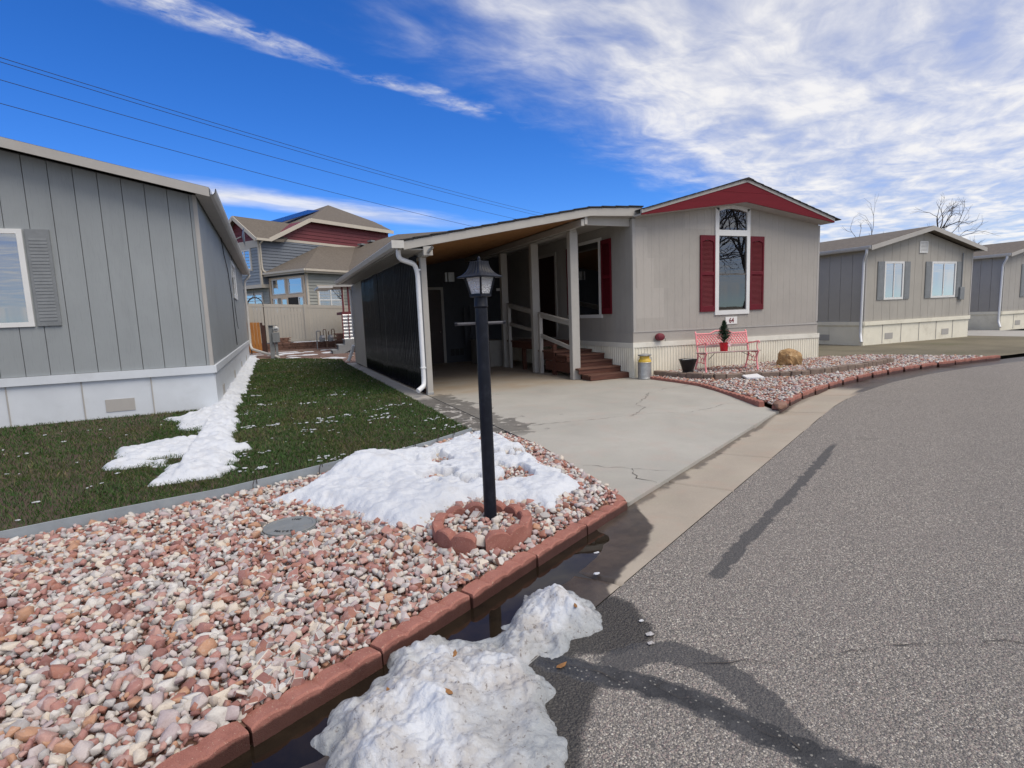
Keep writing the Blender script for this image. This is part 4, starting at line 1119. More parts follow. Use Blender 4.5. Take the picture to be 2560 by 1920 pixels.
# ================================================================== LAMP POST
LX, LY = 1.283, 3.478
lp = thing('lamp_post', 'black metal lamp post with lantern and ladder rest in the gravel bed', 'lamp post', (LX, LY, 0))
MB().lathe(LX, LY, [(.0445, -.1), (.0440, .10), (.0435, 1.0), (.0415, 1.50)], 28).build('post', MAT['lamp_black'], lp, smooth=40)
MB().lathe(LX, LY, [(.0445, 1.505), (.0465, 1.508), (.0465, 1.515), (.0445, 1.518), (.0445, 1.572), (.03, 1.574)], 28).build('collar', MAT['lamp_black'], lp, smooth=40)
bar_d = Vector((.96, -.28, 0)).normalized()
for s_, ln in ((-1, .175), (1, .155)):
    a_ = Vector((LX, LY, 1.400)) + bar_d * s_ * .035; b_ = Vector((LX, LY, 1.400)) + bar_d * s_ * ln
    arm = MB().tube([a_, b_], .0095, 14).build('ladder_rest', MAT['lamp_tube'], lp, smooth=40)
    MB().tube([b_ - bar_d * s_ * .014, b_ + bar_d * s_ * .004], .0118, 14).build('end_cap', MAT['lamp_black'], arm, smooth=40)
# square lantern, one corner turned to the street
PH = math.atan2(-LY, -LX) + R(3)
def sq(r, z): return [(LX + r * math.cos(PH + k * math.pi / 2), LY + r * math.sin(PH + k * math.pi / 2), z) for k in range(4)]
body = MB(); body.lathe(LX, LY, [(.066, 1.572), (.072, 1.576), (.072, 1.590), (.066, 1.592)], 4, PH).build('base_plate', MAT['lamp_black'], lp)
zb, zt, rb, rt = 1.588, 1.706, .064, .0985
Bq, Tq_ = sq(rb, zb), sq(rt, zt); fr = MB()
for k in range(4):
    fr.bar(Bq[k], Tq_[k], .0125, .0125, up=(Bq[k][0] - LX, Bq[k][1] - LY, .0))
    fr.bar(Bq[k], Bq[(k + 1) % 4], .010, .012); fr.bar(Tq_[k], Tq_[(k + 1) % 4], .010, .012)
fr.build('lantern_frame', MAT['lamp_black'], lp)
for k in range(4):
    a, b, c, d = (Vector(q) for q in (Bq[k], Bq[(k + 1) % 4], Tq_[(k + 1) % 4], Tq_[k])); nrm = (b - a).cross(d - a).normalized()
    NU = 14; pts_ = []
    for i in range(NU + 1):
        for j in range(NU + 1):
            u_, v_ = i / NU, j / NU; p = (a * (1 - u_) + b * u_) * (1 - v_) + (d * (1 - u_) + c * u_) * v_
            pts_.append(p * 1.0 - nrm * .002 + nrm * random.uniform(-.0011, .0011))
    MB().grid(pts_, NU + 1, NU + 1).build('pane', MAT['pebbled_glass'], lp, smooth=80)
MB().lathe(LX, LY, [(.012, 1.588), (.012, 1.62), (.022, 1.640), (.026, 1.662), (.018, 1.682), (.004, 1.690)], 14).build('bulb', MAT['sign_white'], lp, smooth=60)
# flared shade, fluted
sh = MB(); prof = [(.150, 1.697), (.151, 1.704), (.128, 1.714), (.107, 1.728), (.090, 1.745), (.078, 1.765), (.0705, 1.787), (.068, 1.803)]
NS = 10; rings = []
for (r_, z_) in prof:
    ringp = []
    for k in range(4):
        p = Vector(sq(r_, z_)[k]); q = Vector(sq(r_, z_)[(k + 1) % 4])
        for i in range(NS):
            f = i / NS; v_ = p.lerp(q, f); flute = (1 - abs(math.sin(math.pi * f * 5))) if r_ < .15 else 0
            out_ = Vector((v_.x - LX, v_.y - LY, 0)).normalized(); ringp.append(v_ - out_ * .007 * flute)
    rings.append(ringp)
m_ = 4 * NS; allp = [p for r_ in rings for p in r_]
fcs = [(i * m_ + k, i * m_ + (k + 1) % m_, (i + 1) * m_ + (k + 1) % m_, (i + 1) * m_ + k) for i in range(len(prof) - 1) for k in range(m_)]
fcs.append(tuple((len(prof) - 1) * m_ + k for k in range(m_))); fcs.append(tuple(reversed(range(m_))))
sh.add(allp, fcs).build('lamp_shade', MAT['lamp_black'], lp, smooth=25)
MB().lathe(LX, LY, [(.014, 1.803), (.013, 1.808), (.008, 1.812), (.0095, 1.822), (.006, 1.832), (.0015, 1.835)], 14).build('finial', MAT['lamp_black'], lp, smooth=50)

# ================================================================== MAIN HOUSE
hx0, hx1, hy0, hy1 = 7.03, 12.57, 9.81, 26.0; hxm = 9.80
house = thing('mobile_home', 'grey manufactured home with burgundy gable board, shutters and cream skirting', 'house', (9.8, 9.8, 0))
def soff(x): return 3.335 + .130 * (2.77 - abs(x - hxm))           # under side of the gable board
def rooftop(x): return 3.455 + .268 * (2.75 - abs(x - hxm))
WIN = (9.305, 10.195, 1.30, 3.60)
def boards_x(x0, x1, step, y, zlo, ztop, mat, parent, holes=(), th=.016, gap=.010):
    """vertical siding boards on a wall facing the street"""
    x = x0; 
    while x < x1 - .01:
        a, b = x, min(x + step - gap, x1); mb = MB(); segs = [(a, b)]
        cuts = []
        for (ha, hb, hc, hd) in holes:
            if b > ha and a < hb: cuts.append((max(a, ha), min(b, hb), hc, hd))
        def piece(p, q, z0, z1f):
            if q - p < .002: return
            MB().prism([(p, y, z0), (q, y, z0), (q, y, z1f(q)), (p, y, z1f(p))], (0, th, 0)).build('siding_board', mat, parent)
        if not cuts: piece(a, b, zlo, ztop)
        else:
            ca, cb, cc, cd_ = cuts[0]; piece(a, ca, zlo, ztop); piece(cb, b, zlo, ztop); piece(ca, cb, zlo, lambda q: cc)
            if min(ztop(ca), ztop(cb)) > cd_: piece(ca, cb, cd_, ztop)
        x += step
def boards_y(y0, y1, step, x, zlo, zhi, mat, parent, th=.016, gap=.010, face=-1):
    y = y0
    while y < y1 - .01:
        MB().box(x, y, zlo, x + th * -face, min(y + step - gap, y1), zhi).build('siding_board', mat, parent); y += step
front = MB().box(hx0 + .02, hy0 + .002, .1, WIN[0] - .0, hy0 + .12, 3.3).box(WIN[1], hy0 + .002, .1, hx1 - .02, hy0 + .12, 3.3).box(WIN[0], hy0 + .002, .1, WIN[1], hy0 + .12, WIN[2])
front.build('wall', MAT['trim_grey'], house)
boards_x(hx0 + .075, hx1 - .06, .2035, hy0, .965, lambda x: soff(x) + .02, MAT['grey_siding'], house, (WIN,), gap=.0035)
box('wall', (hx0 + .012, hy0 + .12, .1), (hx0 + .10, hy1, 3.36), MAT['side_siding'], house)
box('wall', (hx1 - .10, hy0 + .12, .1), (hx1 - .012, hy1, 3.36), MAT['side_siding'], house)
box('wall', (hx0 + .02, hy1 - .1, .1), (hx1 - .02, hy1, 3.36), MAT['side_siding'], house)
boards_y(hy0 + .075, 19.2, .2035, hx0 + .006, .955, 3.30, MAT['side_siding'], house, gap=.004)
boards_y(hy0 + .075, hy1, .4035, hx1, .955, 3.30, MAT['side_siding'], house, face=1)
# corner boards, bands, trims
for x in (hx0 - .004, hx1 - .064):
    MB().box(x, hy0 - .006, .98, x + .068, hy0 + .07, 3.32).build('corner_board', MAT['trim_grey'], house, bev=.004)
def bandx(name, x0, x1, y0, y1, z0a, z0b, z1a, z1b, mat):
    return MB().add([(x0, y0, z0a), (x1, y0, z0b), (x1, y1, z0b), (x0, y1, z0a), (x0, y0, z1a), (x1, y0, z1b), (x1, y1, z1b), (x0, y1, z1a)], [(0, 3, 2, 1), (4, 5, 6, 7), (0, 1, 5, 4), (1, 2, 6, 5), (2, 3, 7, 6), (3, 0, 4, 7)]).build(name, MAT[mat], house)
bandx('base_band', hx0 - .010, hx1, hy0 - .002, hy0 + .05, .745, .685, .972, .920, 'grey_siding')
bandx('drip_edge', hx0 - .014, hx1, hy0 - .014, hy0 + .05, .966, .914, .986, .934, 'trim_grey')
MB().box(hx0 - .010, hy0 + .05, .74, hx0 + .03, 19, .962).build('base_band', MAT['side_siding'], house)
bandx('skirt_trim', hx0 - .045, hx1 + .03, hy0 - .045, hy0 - .003, .648, .575, .752, .685, 'vinyl_cream')
MB().box(hx0 - .045, hy0 - .003, .64, hx0 - .011, 19, .742).build('skirt_trim', MAT['vinyl_cream'], house)
def corr_x(x0, x1, y, z0, z1, pitch, amp, mat, parent, name='skirt_panel', z1b=None, y1=None):
    """sheet with narrow ribs, runs along x"""
    n = int(round((x1 - x0) / pitch)); P = []
    for i in range(n):
        for f, a_ in ((0, 0), (.55, 0), (.66, 1), (.84, 1), (.95, 0)):
            x = x0 + (i + f) * pitch; P.append((x, y - amp * a_))
    P.append((x1, y)); pts_ = []
    for (x, yy) in P:
        zt_ = z1 + ((z1b - z1) * (x - x0) / (x1 - x0) if z1b is not None else 0)
        pts_ += [(x, yy, z0), (x, yy, zt_)]
    mb = MB().grid(pts_, len(P), 2); mb.f = [tuple(reversed(f)) for f in mb.f]; mb.f = [tuple(reversed(f)) for f in mb.f]
    return mb.build(name, mat, parent)
def corr_y(y0, y1, x, z0, z1, pitch, amp, mat, parent, name='skirt_panel'):
    n = int(round((y1 - y0) / pitch)); pts_ = []
    for i in range(n):
        for f, a_ in ((0, 0), (.55, 0), (.66, 1), (.84, 1), (.95, 0)):
            pts_ += [(x - amp * a_, y0 + (i + f) * pitch, z0), (x - amp * a_, y0 + (i + f) * pitch, z1)]
    pts_ += [(x, y1, z0), (x, y1, z1)]
    return MB().grid(pts_, n * 5 + 1, 2).build(name, mat, parent)
x = hx0 - .02
for w_ in (.92, .92, .92, .92, .92, .98):
    corr_x(x, x + w_, hy0 - .022, 0.0, .70 - .07 * (x - hx0) / 5.5, .0767, .014, MAT['skirt_cream'], house); x += w_
y = hy0 - .02
for i in range(8):
    corr_y(y, y + .92, hx0 - .024, 0.0, .70, .0767, .014, MAT['skirt_cream'], house); y += .92
MB().box(hx0 - .042, hy0 - .042, 0, hx0 - .012, hy0 - .012, .65).build('skirt_corner', MAT['vinyl_cream'], house)
# gable: soffit, red boards, barge, roof
yb = 9.47
for s_ in (-1, 1):
    xe = hxm + s_ * 2.80
    MB().prism([(xe, yb + .005, soff(xe) - .001), (hxm, yb + .005, soff(hxm) - .001), (hxm, yb + .005, soff(hxm) + .03), (xe, yb + .005, soff(xe) + .03)], (0, hy0 - yb + .01, 0)).build('soffit', MAT['trim_grey'], house)
    xj = hxm + s_ * .86
    MB().prism([(xe, yb, soff(xe)), (hxm, yb, soff(hxm)), (hxm, yb, 3.885), (xj, yb, 3.885), (xe, yb, rooftop(xe) - .072)], (0, -.022, 0)).build('gable_board', MAT['burgundy_trim'], house)
    MB().prism([(xe, yb - .03, rooftop(xe) - .078), (hxm, yb - .03, rooftop(hxm) - .078), (hxm, yb - .03, rooftop(hxm) - .006), (xe, yb - .03, rooftop(xe) - .006)], (0, .05, 0)).build('barge_board', MAT['trim_grey'], house)
    # roof slope built of overlapping shingle courses
    n = 13; x_e, x_r = hxm + (2.98 if s_ > 0 else -2.775), hxm
    for i in range(n):
        f0, f1 = i / n, (i + 1) / n + .012; xa, xb = x_e + (x_r - x_e) * f0, x_e + (x_r - x_e) * min(1, f1)
        za, zb_ = rooftop(xa) + .012, rooftop(xb) + .002
        MB().prism([(xa, yb - .06, za), (xb, yb - .06, zb_), (xb, yb - .06, zb_ - .016), (xa, yb - .06, za - .016)], (0, hy1 - yb + .3, 0)).build('shingle_course', MAT['dark_shingle'], house)
MB().prism([(hxm - .86, yb, 3.890), (hxm + .86, yb, 3.890), (hxm, yb, 4.12)], (0, -.018, 0)).build('gable_board', MAT['burgundy_trim'], house)
MB().prism([(hxm - .16, yb - .065, rooftop(hxm - .16) + .02), (hxm, yb - .065, rooftop(hxm) + .02), (hxm + .16, yb - .065, rooftop(hxm + .16) + .02), (hxm + .16, yb - .065, rooftop(hxm + .16) + .008), (hxm - .16, yb - .065, rooftop(hxm - .16) + .008)], (0, 16.8, 0)).build('ridge_cap', MAT['dark_shingle'], house)
MB().lathe(8.0, 14.0, [(.035, 3.4), (.035, 4.12)], 12).build('vent_pipe', MAT['galvanised'], house, smooth=40)
# tall front window with arched transom
win = MB()
yo = hy0 - .030
def rect(mb, x0, x1, z0, z1, y0, y1): mb.box(x0, y0, z0, x1, y1, z1)
rect(win, 9.232, 9.338, 1.255, 3.62, yo, hy0 + .05); rect(win, 10.168, 10.262, 1.255, 3.62, yo, hy0 + .05)
rect(win, 9.338, 10.168, 1.255, 1.355, yo, hy0 + .05); rect(win, 9.338, 10.168, 3.015, 3.143, yo, hy0 + .05)
win.prism([(9.232, yo, 3.62), (9.338, yo, 3.545), (9.55, yo, 3.600), (9.75, yo, 3.612), (9.95, yo, 3.600), (10.168, yo, 3.545), (10.262, yo, 3.62), (10.262, yo, 3.645), (9.75, yo, 3.69), (9.232, yo, 3.645)], (0, .07, 0))
wn = win.build('window', MAT['trim_white'], house)
sl = MB(); rect(sl, 9.338, 10.168, 2.150, 2.182, hy0 - .012, hy0 + .03); rect(sl, 9.338, 9.356, 1.355, 3.015, hy0 - .010, hy0 + .03); rect(sl, 10.150, 10.168, 1.355, 3.015, hy0 - .010, hy0 + .03); rect(sl, 9.356, 10.15, 1.355, 1.375, hy0 - .010, hy0 + .03); rect(sl, 9.356, 10.15, 2.998, 3.015, hy0 - .010, hy0 + .03)
sl.build('sash', MAT['frame_bronze'], wn)
MB().box(9.356, hy0 + .005, 2.182, 10.15, hy0 + .009, 2.998).build('pane', MAT['window_glass'], wn)
MB().box(9.356, hy0 - .004, 1.375, 10.15, hy0 + .000, 2.150).build('pane', MAT['window_glass'], wn)
MB().prism([(9.338, hy0, 3.143), (10.168, hy0, 3.143), (10.168, hy0, 3.55), (9.95, hy0, 3.604), (9.75, hy0, 3.616), (9.55, hy0, 3.604), (9.338, hy0, 3.55)], (0, .004, 0)).build('pane', MAT['window_glass'], wn)
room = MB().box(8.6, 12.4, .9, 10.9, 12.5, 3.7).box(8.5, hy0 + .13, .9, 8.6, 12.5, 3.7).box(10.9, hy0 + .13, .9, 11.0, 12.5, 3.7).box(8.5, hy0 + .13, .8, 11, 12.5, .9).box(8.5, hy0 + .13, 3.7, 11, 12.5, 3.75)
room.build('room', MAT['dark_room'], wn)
def drape(x0, x1, y, z0, z1, n, name='curtain'):
    P = []
    for i in range(n * 6 + 1):
        f = i / (n * 6); P += [(x0 + (x1 - x0) * f, y + .025 * math.sin(i / 6 * 2 * math.pi), z0), (x0 + (x1 - x0) * f, y + .025 * math.sin(i / 6 * 2 * math.pi), z1)]
    return MB().grid(P, n * 6 + 1, 2).build(name, MAT['curtain'], wn, smooth=60)
drape(9.95, 10.2, hy0 + .20, .95, 3.02, 4); drape(9.28, 9.42, hy0 + .20, .95, 3.02, 2)
def shutter(x0, x1, z0, z1, y, parent, name='shutter'):
    s_ = MB(); fw = .045
    s_.box(x0, y - .03, z0, x0 + fw, y, z1).box(x1 - fw, y - .03, z0, x1, y, z1).box(x0 + fw, y - .03, z0, x1 - fw, y, z0 + .13).box(x0 + fw, y - .03, z1 - .10, x1 - fw, y, z1)
    zm = z0 + (z1 - z0) * .505; s_.box(x0 + fw, y - .03, zm - .035, x1 - fw, y, zm + .035)
    o = s_.build(name, MAT['burgundy'], parent)
    for (a, b) in ((z0 + .13, zm - .035), (zm + .035, z1 - .10)):
        lv = MB(); z = a
        while z < b - .012:
            lv.prism([(x0 + fw, y - .022, z), (x0 + fw, y - .004, z + .026), (x0 + fw, y - .001, z + .022), (x0 + fw, y - .020, z - .004)], (x1 - x0 - 2 * fw, 0, 0)); z += .0275
        lv.build('louvres', MAT['burgundy'], o)
    # arched head of the upper louvre field
    MB().prism([(x0 + fw, y - .031, z1 - .10)] + [(x0 + fw + (x1 - x0 - 2 * fw) * q / 8, y - .031, z1 - .145 + .045 * math.sin(math.pi * q / 8)) for q in range(9)] + [(x1 - fw, y - .031, z1 - .10)], (0, .03, 0)).build('arched_head', MAT['burgundy'], o)
    return o
shutter(8.808, 9.228, 1.338, 3.016, hy0 - .002, house); shutter(10.268, 10.702, 1.338, 3.016, hy0 - .002, house)
# house number
sg = thing('house_number_sign', 'small white house number plate reading 64 below the tall window', 'sign', (9.73, hy0 - .012, 1.03))
MB().box(9.556, hy0 - .016, 1.033, 9.905, hy0 - .001, 1.198).build('plate', MAT['sign_white'], sg, bev=.002)
text_mesh('number', '64', .155, .002, MAT['number_red'], sg, Matrix.Translation((9.731, hy0 - .018, 1.114)) @ Matrix.Rotation(R(90), 4, 'X') @ Matrix.Diagonal((.95, 1.0, 1, 1)), .0035)
# insulated spigot cover
sp = thing('spigot_cover', 'burgundy insulated tap cover on the wall above the milk can', 'tap cover', (7.66, hy0 - .05, .82))
c_ = MB(); c_.lathe(0, 0, [(.035, 0), (.075, .01), (.085, .04), (.085, .10), (.07, .135), (.035, .15)], 18)
MB().add([(7.655 + p[0] * 1.15, hy0 - .008 - p[2], .845 + p[1] * .95) for p in c_.v], c_.f).build('dome', MAT['spigot_cover'], sp, smooth=40)
MB().tube([(7.70, hy0 - .15, .83), (7.74, hy0 - .16, .80), (7.745, hy0 - .14, .75)], .004, 6).build('cord', MAT['black_iron'], sp)
MB().lathe(7.0, 7.0, [(.01, 0)], 3) 
# side window under the carport
sw = MB(); xs_ = hx0 - .018
sw.box(xs_, 11.06, 1.296, hx0 + .03, 11.12, 3.10).box(xs_, 12.05, 1.296, hx0 + .03, 12.11, 3.10).box(xs_ - .004, 10.99, 3.03, hx0 + .03, 12.18, 3.10).box(xs_ - .012, 11.0, 1.29, hx0 + .03, 12.17, 1.37)
sw_ = sw.build('window', MAT['trim_white'], house)
MB().box(hx0 - .006, 11.12, 1.37, hx0 - .002, 12.05, 3.03).build('pane', MAT['coated_glass'], sw_)
MB().box(hx0 - .001, 11.12, 1.37, hx0 + .02, 12.05, 3.03).build('sash', MAT['dark_room'], sw_)  # dark panel behind the glass, painted as the unlit room
def shutter_y(y0, y1, z0, z1, x, parent):
    o = MB().box(x - .03, y0, z0, x, y0 + .045, z1).box(x - .03, y1 - .045, z0, x, y1, z1).box(x - .03, y0 + .045, z0, x, y1 - .045, z0 + .13).box(x - .03, y0 + .045, z1 - .1, x, y1 - .045, z1).box(x - .03, y0 + .045, (z0 + z1) / 2 - .03, x, y1 - .045, (z0 + z1) / 2 + .04).build('shutter', MAT['burgundy'], parent)
    lv = MB(); z = z0 + .13
    while z < z1 - .12:
        lv.prism([(x - .022, y0 + .045, z), (x - .004, y0 + .045, z + .026), (x - .001, y0 + .045, z + .022), (x - .02, y0 + .045, z - .004)], (0, y1 - y0 - .09, 0)); z += .0275
    lv.build('louvres', MAT['burgundy'], o)
shutter_y(10.60, 10.99, 1.375, 3.03, hx0 - .002, house); shutter_y(12.2, 12.6, 1.375, 3.03, hx0 - .002, house)
# entry door at the top of the stairs
dr = MB().box(hx0 - .02, 13.2, .80, hx0 + .02, 13.28, 2.95).box(hx0 - .02, 14.2, .80, hx0 + .02, 14.28, 2.95).box(hx0 - .02, 13.2, 2.95, hx0 + .02, 14.28, 3.03).build('door', MAT['trim_grey'], house)
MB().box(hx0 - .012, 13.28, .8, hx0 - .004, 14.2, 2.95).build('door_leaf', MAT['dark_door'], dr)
MB().tube([(hx0 - .07, 13.36, 1.72), (hx0 - .02, 13.36, 1.72)], .02, 10).build('handle', MAT['chrome'], dr)

# ================================================================== CARPORT
cp = thing('carport', 'attached grey carport with pine ceiling, posts and black corrugated side wall', 'carport', (4.5, 10.2, 0))
def ctop(x):            # top of the fascia
    return 2.775 + (3.47 - 2.775) * (x - 2.21) / (5.985 - 2.21) if x < 5.985 else 3.47 + .06 * (x - 5.985) / 1.24
YF, YB = 9.75, 19.1
XS = [2.14, 3.4, 4.7, 5.985, 7.22]
MB().prism([(2.21, YF, 2.631), (5.981, YF, 3.322), (7.22, YF, 3.358), (7.22, YF, 3.531), (5.985, YF, 3.470), (2.21, YF, 2.775)], (0, -.035, 0)).build('fascia', MAT['carport_grey'], cp, bev=.003)
MB().prism([(2.15, YF, 2.64), (2.19, YF, 2.64), (2.19, YF, 2.775), (2.15, YF, 2.765)], (0, YB - YF, 0)).build('eave_board', MAT['carport_grey'], cp)
# shingle courses: butt edges step up the slope
n = 16
for i in range(n):
    xa = 2.06 + (7.2 - 2.06) * i / n; xb = 2.06 + (7.2 - 2.06) * (i + 1) / n + .03; za, zb_ = ctop(xa) + .042, ctop(xb) + .030
    MB().prism([(xa, YF - .06, za), (xb, YF - .06, zb_), (xb, YF - .06, zb_ - .022), (xa, YF - .06, za - .022)], (0, YB - YF + .12, 0)).build('shingle_course', MAT['dark_shingle'], cp)
MB().prism([(2.15, YF + .01, ctop(2.15) - .004), (5.985, YF + .01, 3.466), (7.24, YF + .01, ctop(7.22) - .004), (7.24, YF + .01, ctop(7.22) + .014), (5.985, YF + .01, 3.486), (2.15, YF + .01, ctop(2.15) + .014)], (0, YB - YF, 0)).build('roof_deck', MAT['trim_grey'], cp)
# pine ceiling planks, run up the slope
y = YF + .012; k = 0
while y < 17.0:
    yw = .135
    xa, xb = 2.74, 5.84
    za, zb_ = ctop(xa) - .150, ctop(xb) - .150; dz_ = random.uniform(-.0015, .0015)
    MB().prism([(xa, y, za + dz_), (xb, y, zb_ + dz_), (xb, y, zb_ + .016), (xa, y, za + .016)], (0, yw - .006, 0)).build('ceiling_plank', MAT['ceiling_pine'], cp); y += yw
MB().prism([(2.21, YF + .004, 2.640), (2.60, YF + .004, 2.640), (2.60, YF + .004, 2.655), (2.21, YF + .004, 2.655)], (0, YB - YF - .01, 0)).build('soffit', MAT['carport_grey'], cp)
# headers and posts
MB().box(5.79, YF + .02, 3.135, 5.86, 17, 3.262).build('beam', MAT['carport_grey'], cp, bev=.004)
MB().box(5.862, 10.36, 3.100, 6.02, 17, 3.36).build('beam', MAT['carport_grey'], cp, bev=.004)
MB().box(6.0, 9.90, 3.172, 7.03, 9.945, 3.362).build('beam', MAT['carport_grey'], cp, bev=.004)
MB().box(5.865, YF + .01, 3.16, 5.93, 9.95, 3.33).build('beam', MAT['carport_grey'], cp, bev=.004)
MB().box(5.93, 9.95, 3.30, 7.02, 17, 3.335).build('soffit', MAT['carport_grey'], cp)
MB().box(5.99, YF + .002, 3.345, 7.22, 9.948, 3.362).build('soffit', MAT['carport_grey'], cp)
MB().box(2.60, 9.80, 2.555, 2.735, 17.05, 2.68).build('beam', MAT['carport_grey'], cp, bev=.004)
MB().box(2.56, 9.725, 2.54, 2.728, 9.80, 2.70).build('beam_end', MAT['carport_grey'], cp, bev=.004)
for (y, zt_) in ((10.36, 3.10), (12.25, 3.10), (14.18, 3.10)):
    MB().box(5.855, y, .0, 6.045, y + .14, zt_).build('post', MAT['carport_grey'], cp, bev=.008)
pf = MB().box(2.605, 10.165, .04, 2.715, 10.275, 2.555).build('post', MAT['carport_grey'], cp, bev=.006)
MB().box(2.60, 10.16, 0, 2.72, 10.28, .055).build('post_base', MAT['galvanised'], pf, bev=.004)
# black corrugated sheets
y = 10.285; i = 0
while y < 17.05:
    y1 = min(y + .70, 17.1); tl = random.uniform(-.004, .004); tl2 = random.uniform(-.022, .022); P = []
    nW = int(round((y1 - y) / .136)) * 8
    for j in range(nW + 1):
        yy = y + (y1 - y) * j / nW; a_ = .017 * math.cos(2 * math.pi * j / 8)
        for q, z in enumerate((.035, .7, 1.4, 2.05, 2.605)):
            P.append((2.560 + a_ + tl + tl2 * (z / 2.6) + .004 * math.sin(2.3 * z + i) + (.004 if i % 2 else 0), yy, z))
    mb = MB().grid(P, nW + 1, 5); mb.f = [tuple(reversed(f)) for f in mb.f]; mb.build('corrugated_sheet', MAT['black_corrugated'], cp, smooth=80); y += .68; i += 1
MB().box(2.62, 10.28, .0, 2.66, 17.1, .09).build('sill_plate', MAT['deck_riser'], cp); MB().box(2.60, 10.28, 1.25, 2.655, 17.1, 1.34).build('girt', MAT['deck_riser'], cp)
# storage room behind: street wall, side wall, door, vent
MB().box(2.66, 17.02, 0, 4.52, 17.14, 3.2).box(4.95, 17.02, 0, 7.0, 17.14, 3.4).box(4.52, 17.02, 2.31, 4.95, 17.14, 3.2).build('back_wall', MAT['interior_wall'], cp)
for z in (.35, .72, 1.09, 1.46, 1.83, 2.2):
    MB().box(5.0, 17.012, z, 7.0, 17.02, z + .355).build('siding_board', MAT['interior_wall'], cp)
MB().box(2.555, 17.11, .03, 2.66, 19.26, 2.60).build('side_wall', MAT['far_siding'], cp)
y = 17.12
while y < 19.2:
    MB().box(2.54, y, .04, 2.555, min(y + .40, 19.24), 2.58).build('siding_board', MAT['far_siding'], cp); y += .41
MB().box(2.52, 19.22, .03, 2.62, 19.32, 2.45).build('post', MAT['carport_grey'], cp, bev=.004); MB().box(2.62, 19.25, 0, 7.0, 19.35, 2.9).build('back_wall', MAT['far_siding'], cp)
d_ = MB().box(4.44, 16.99, 0, 4.52, 17.03, 2.38).box(4.95, 16.99, 0, 5.03, 17.03, 2.38).box(4.52, 16.99, 2.30, 4.95, 17.03, 2.38).build('door', MAT['carport_grey'], cp)
MB().box(4.10, 17.0, 0.01, 4.95, 17.03, 2.30).build('door_leaf', MAT['dark_door'], d_); MB().lathe(0, 0, [(.012, 0), (.012, .03), (.03, .04), (.03, .06), (.015, .075)], 14)
kn = MB().lathe(0, 0, [(.012, 0), (.012, .03), (.03, .04), (.03, .06), (.015, .075)], 14); kn.v = [(4.85 + p[0], 17.0 - p[2], .98 + p[1]) for p in kn.v]; kn.build('knob', MAT['chrome'], d_, smooth=50)
vt = MB().box(5.15, 16.985, .19, 5.63, 17.012, .215).box(5.15, 16.985, .43, 5.63, 17.012, .455)
for xx in (5.15, 5.305, 5.46, 5.61): vt.box(xx, 16.985, .215, xx + .02, 17.012, .43)
vt_ = vt.build('wall_vent', MAT['interior_wall'], cp); MB().box(5.17, 17.0, .215, 5.61, 17.01, .43).build('screen', MAT['black_iron'], vt_)
lf = MB().box(4.70, 15.6, 2.46, 4.76, 15.68, 2.72).box(4.80, 15.62, 2.46, 4.98, 15.7, 2.72); lf.build('light_fixture', MAT['galvanised'], cp)
# gutter: open trough with rolled lip
P = []; prof = [(2.150, 2.772), (2.150, 2.665), (2.085, 2.660), (2.040, 2.690), (2.020, 2.735), (2.005, 2.765), (2.012, 2.775), (2.022, 2.765), (2.034, 2.735), (2.050, 2.697), (2.09, 2.672), (2.14, 2.676), (2.14, 2.772)]
ysg = np.linspace(9.70, 19.15, 24)
for y in ysg: P += [(x - .0, y, z - .004 * (y - 9.7)) for x, z in prof]
gt = MB().grid(P, len(ysg), len(prof)); nP = len(prof); gt.f.append(tuple(range(nP))[::-1]); gt.f.append(tuple((len(ysg) - 1) * nP + k for k in range(nP)))
rg = gt.build('rain_gutter', MAT['gutter_metal'], cp, smooth=30)
MB().box(2.00, 9.685, 2.655, 2.215, 9.70, 2.785).build('end_cap', MAT['gutter_metal'], cp)
def sqpipe(name, path, r, mat, parent):
    """rectangular downspout with rounded elbows"""
    P = [Vector(p) for p in path]; out = [P[0]]
    for i in range(1, len(P) - 1):
        a, b, c = P[i - 1], P[i], P[i + 1]; l = min((a - b).length, (c - b).length) * .45; l = min(l, .10)
        p0, p1 = b + (a - b).normalized() * l, b + (c - b).normalized() * l
        for f in (0, .25, .5, .75, 1): out.append(p0 * (1 - f) ** 2 + b * 2 * f * (1 - f) + p1 * f * f)
    out.append(P[-1]); return MB().tube(out, r, 8, sq=True).build(name, mat, parent, smooth=50)
ds = thing('downspout', 'white downspout at the front corner of the black corrugated carport wall', 'downspout', (2.5, 10.0, .1))
sqpipe('pipe', [(2.155, 9.90, 2.66), (2.16, 9.92, 2.50), (2.47, 10.04, 2.415), (2.515, 10.06, 2.25), (2.515, 10.06, .30), (2.50, 10.03, .20), (2.36, 9.93, .125)], .045, MAT['downspout_white'], ds)
for z in (2.30, .52): MB().box(2.468, 10.012, z, 2.562, 10.108, z + .03).build('pipe_joint', MAT['downspout_white'], ds, bev=.004)
MB().box(2.50, 10.09, 1.45, 2.56, 10.115, 1.48).build('strap', MAT['downspout_white'], ds)
ds2 = thing('downspout', 'white downspout on the back corner post of the carport shed', 'downspout', (2.45, 19.2, .1))
sqpipe('pipe', [(2.47, 18.95, 2.45), (2.47, 18.95, 1.3), (2.47, 18.95, .9)], .035, MAT['downspout_white'], ds2)
sqpipe('elbow', [(2.50, 19.45, .62), (2.45, 19.5, .42), (2.30, 19.42, .10)], .055, MAT['downspout_white'], ds2)
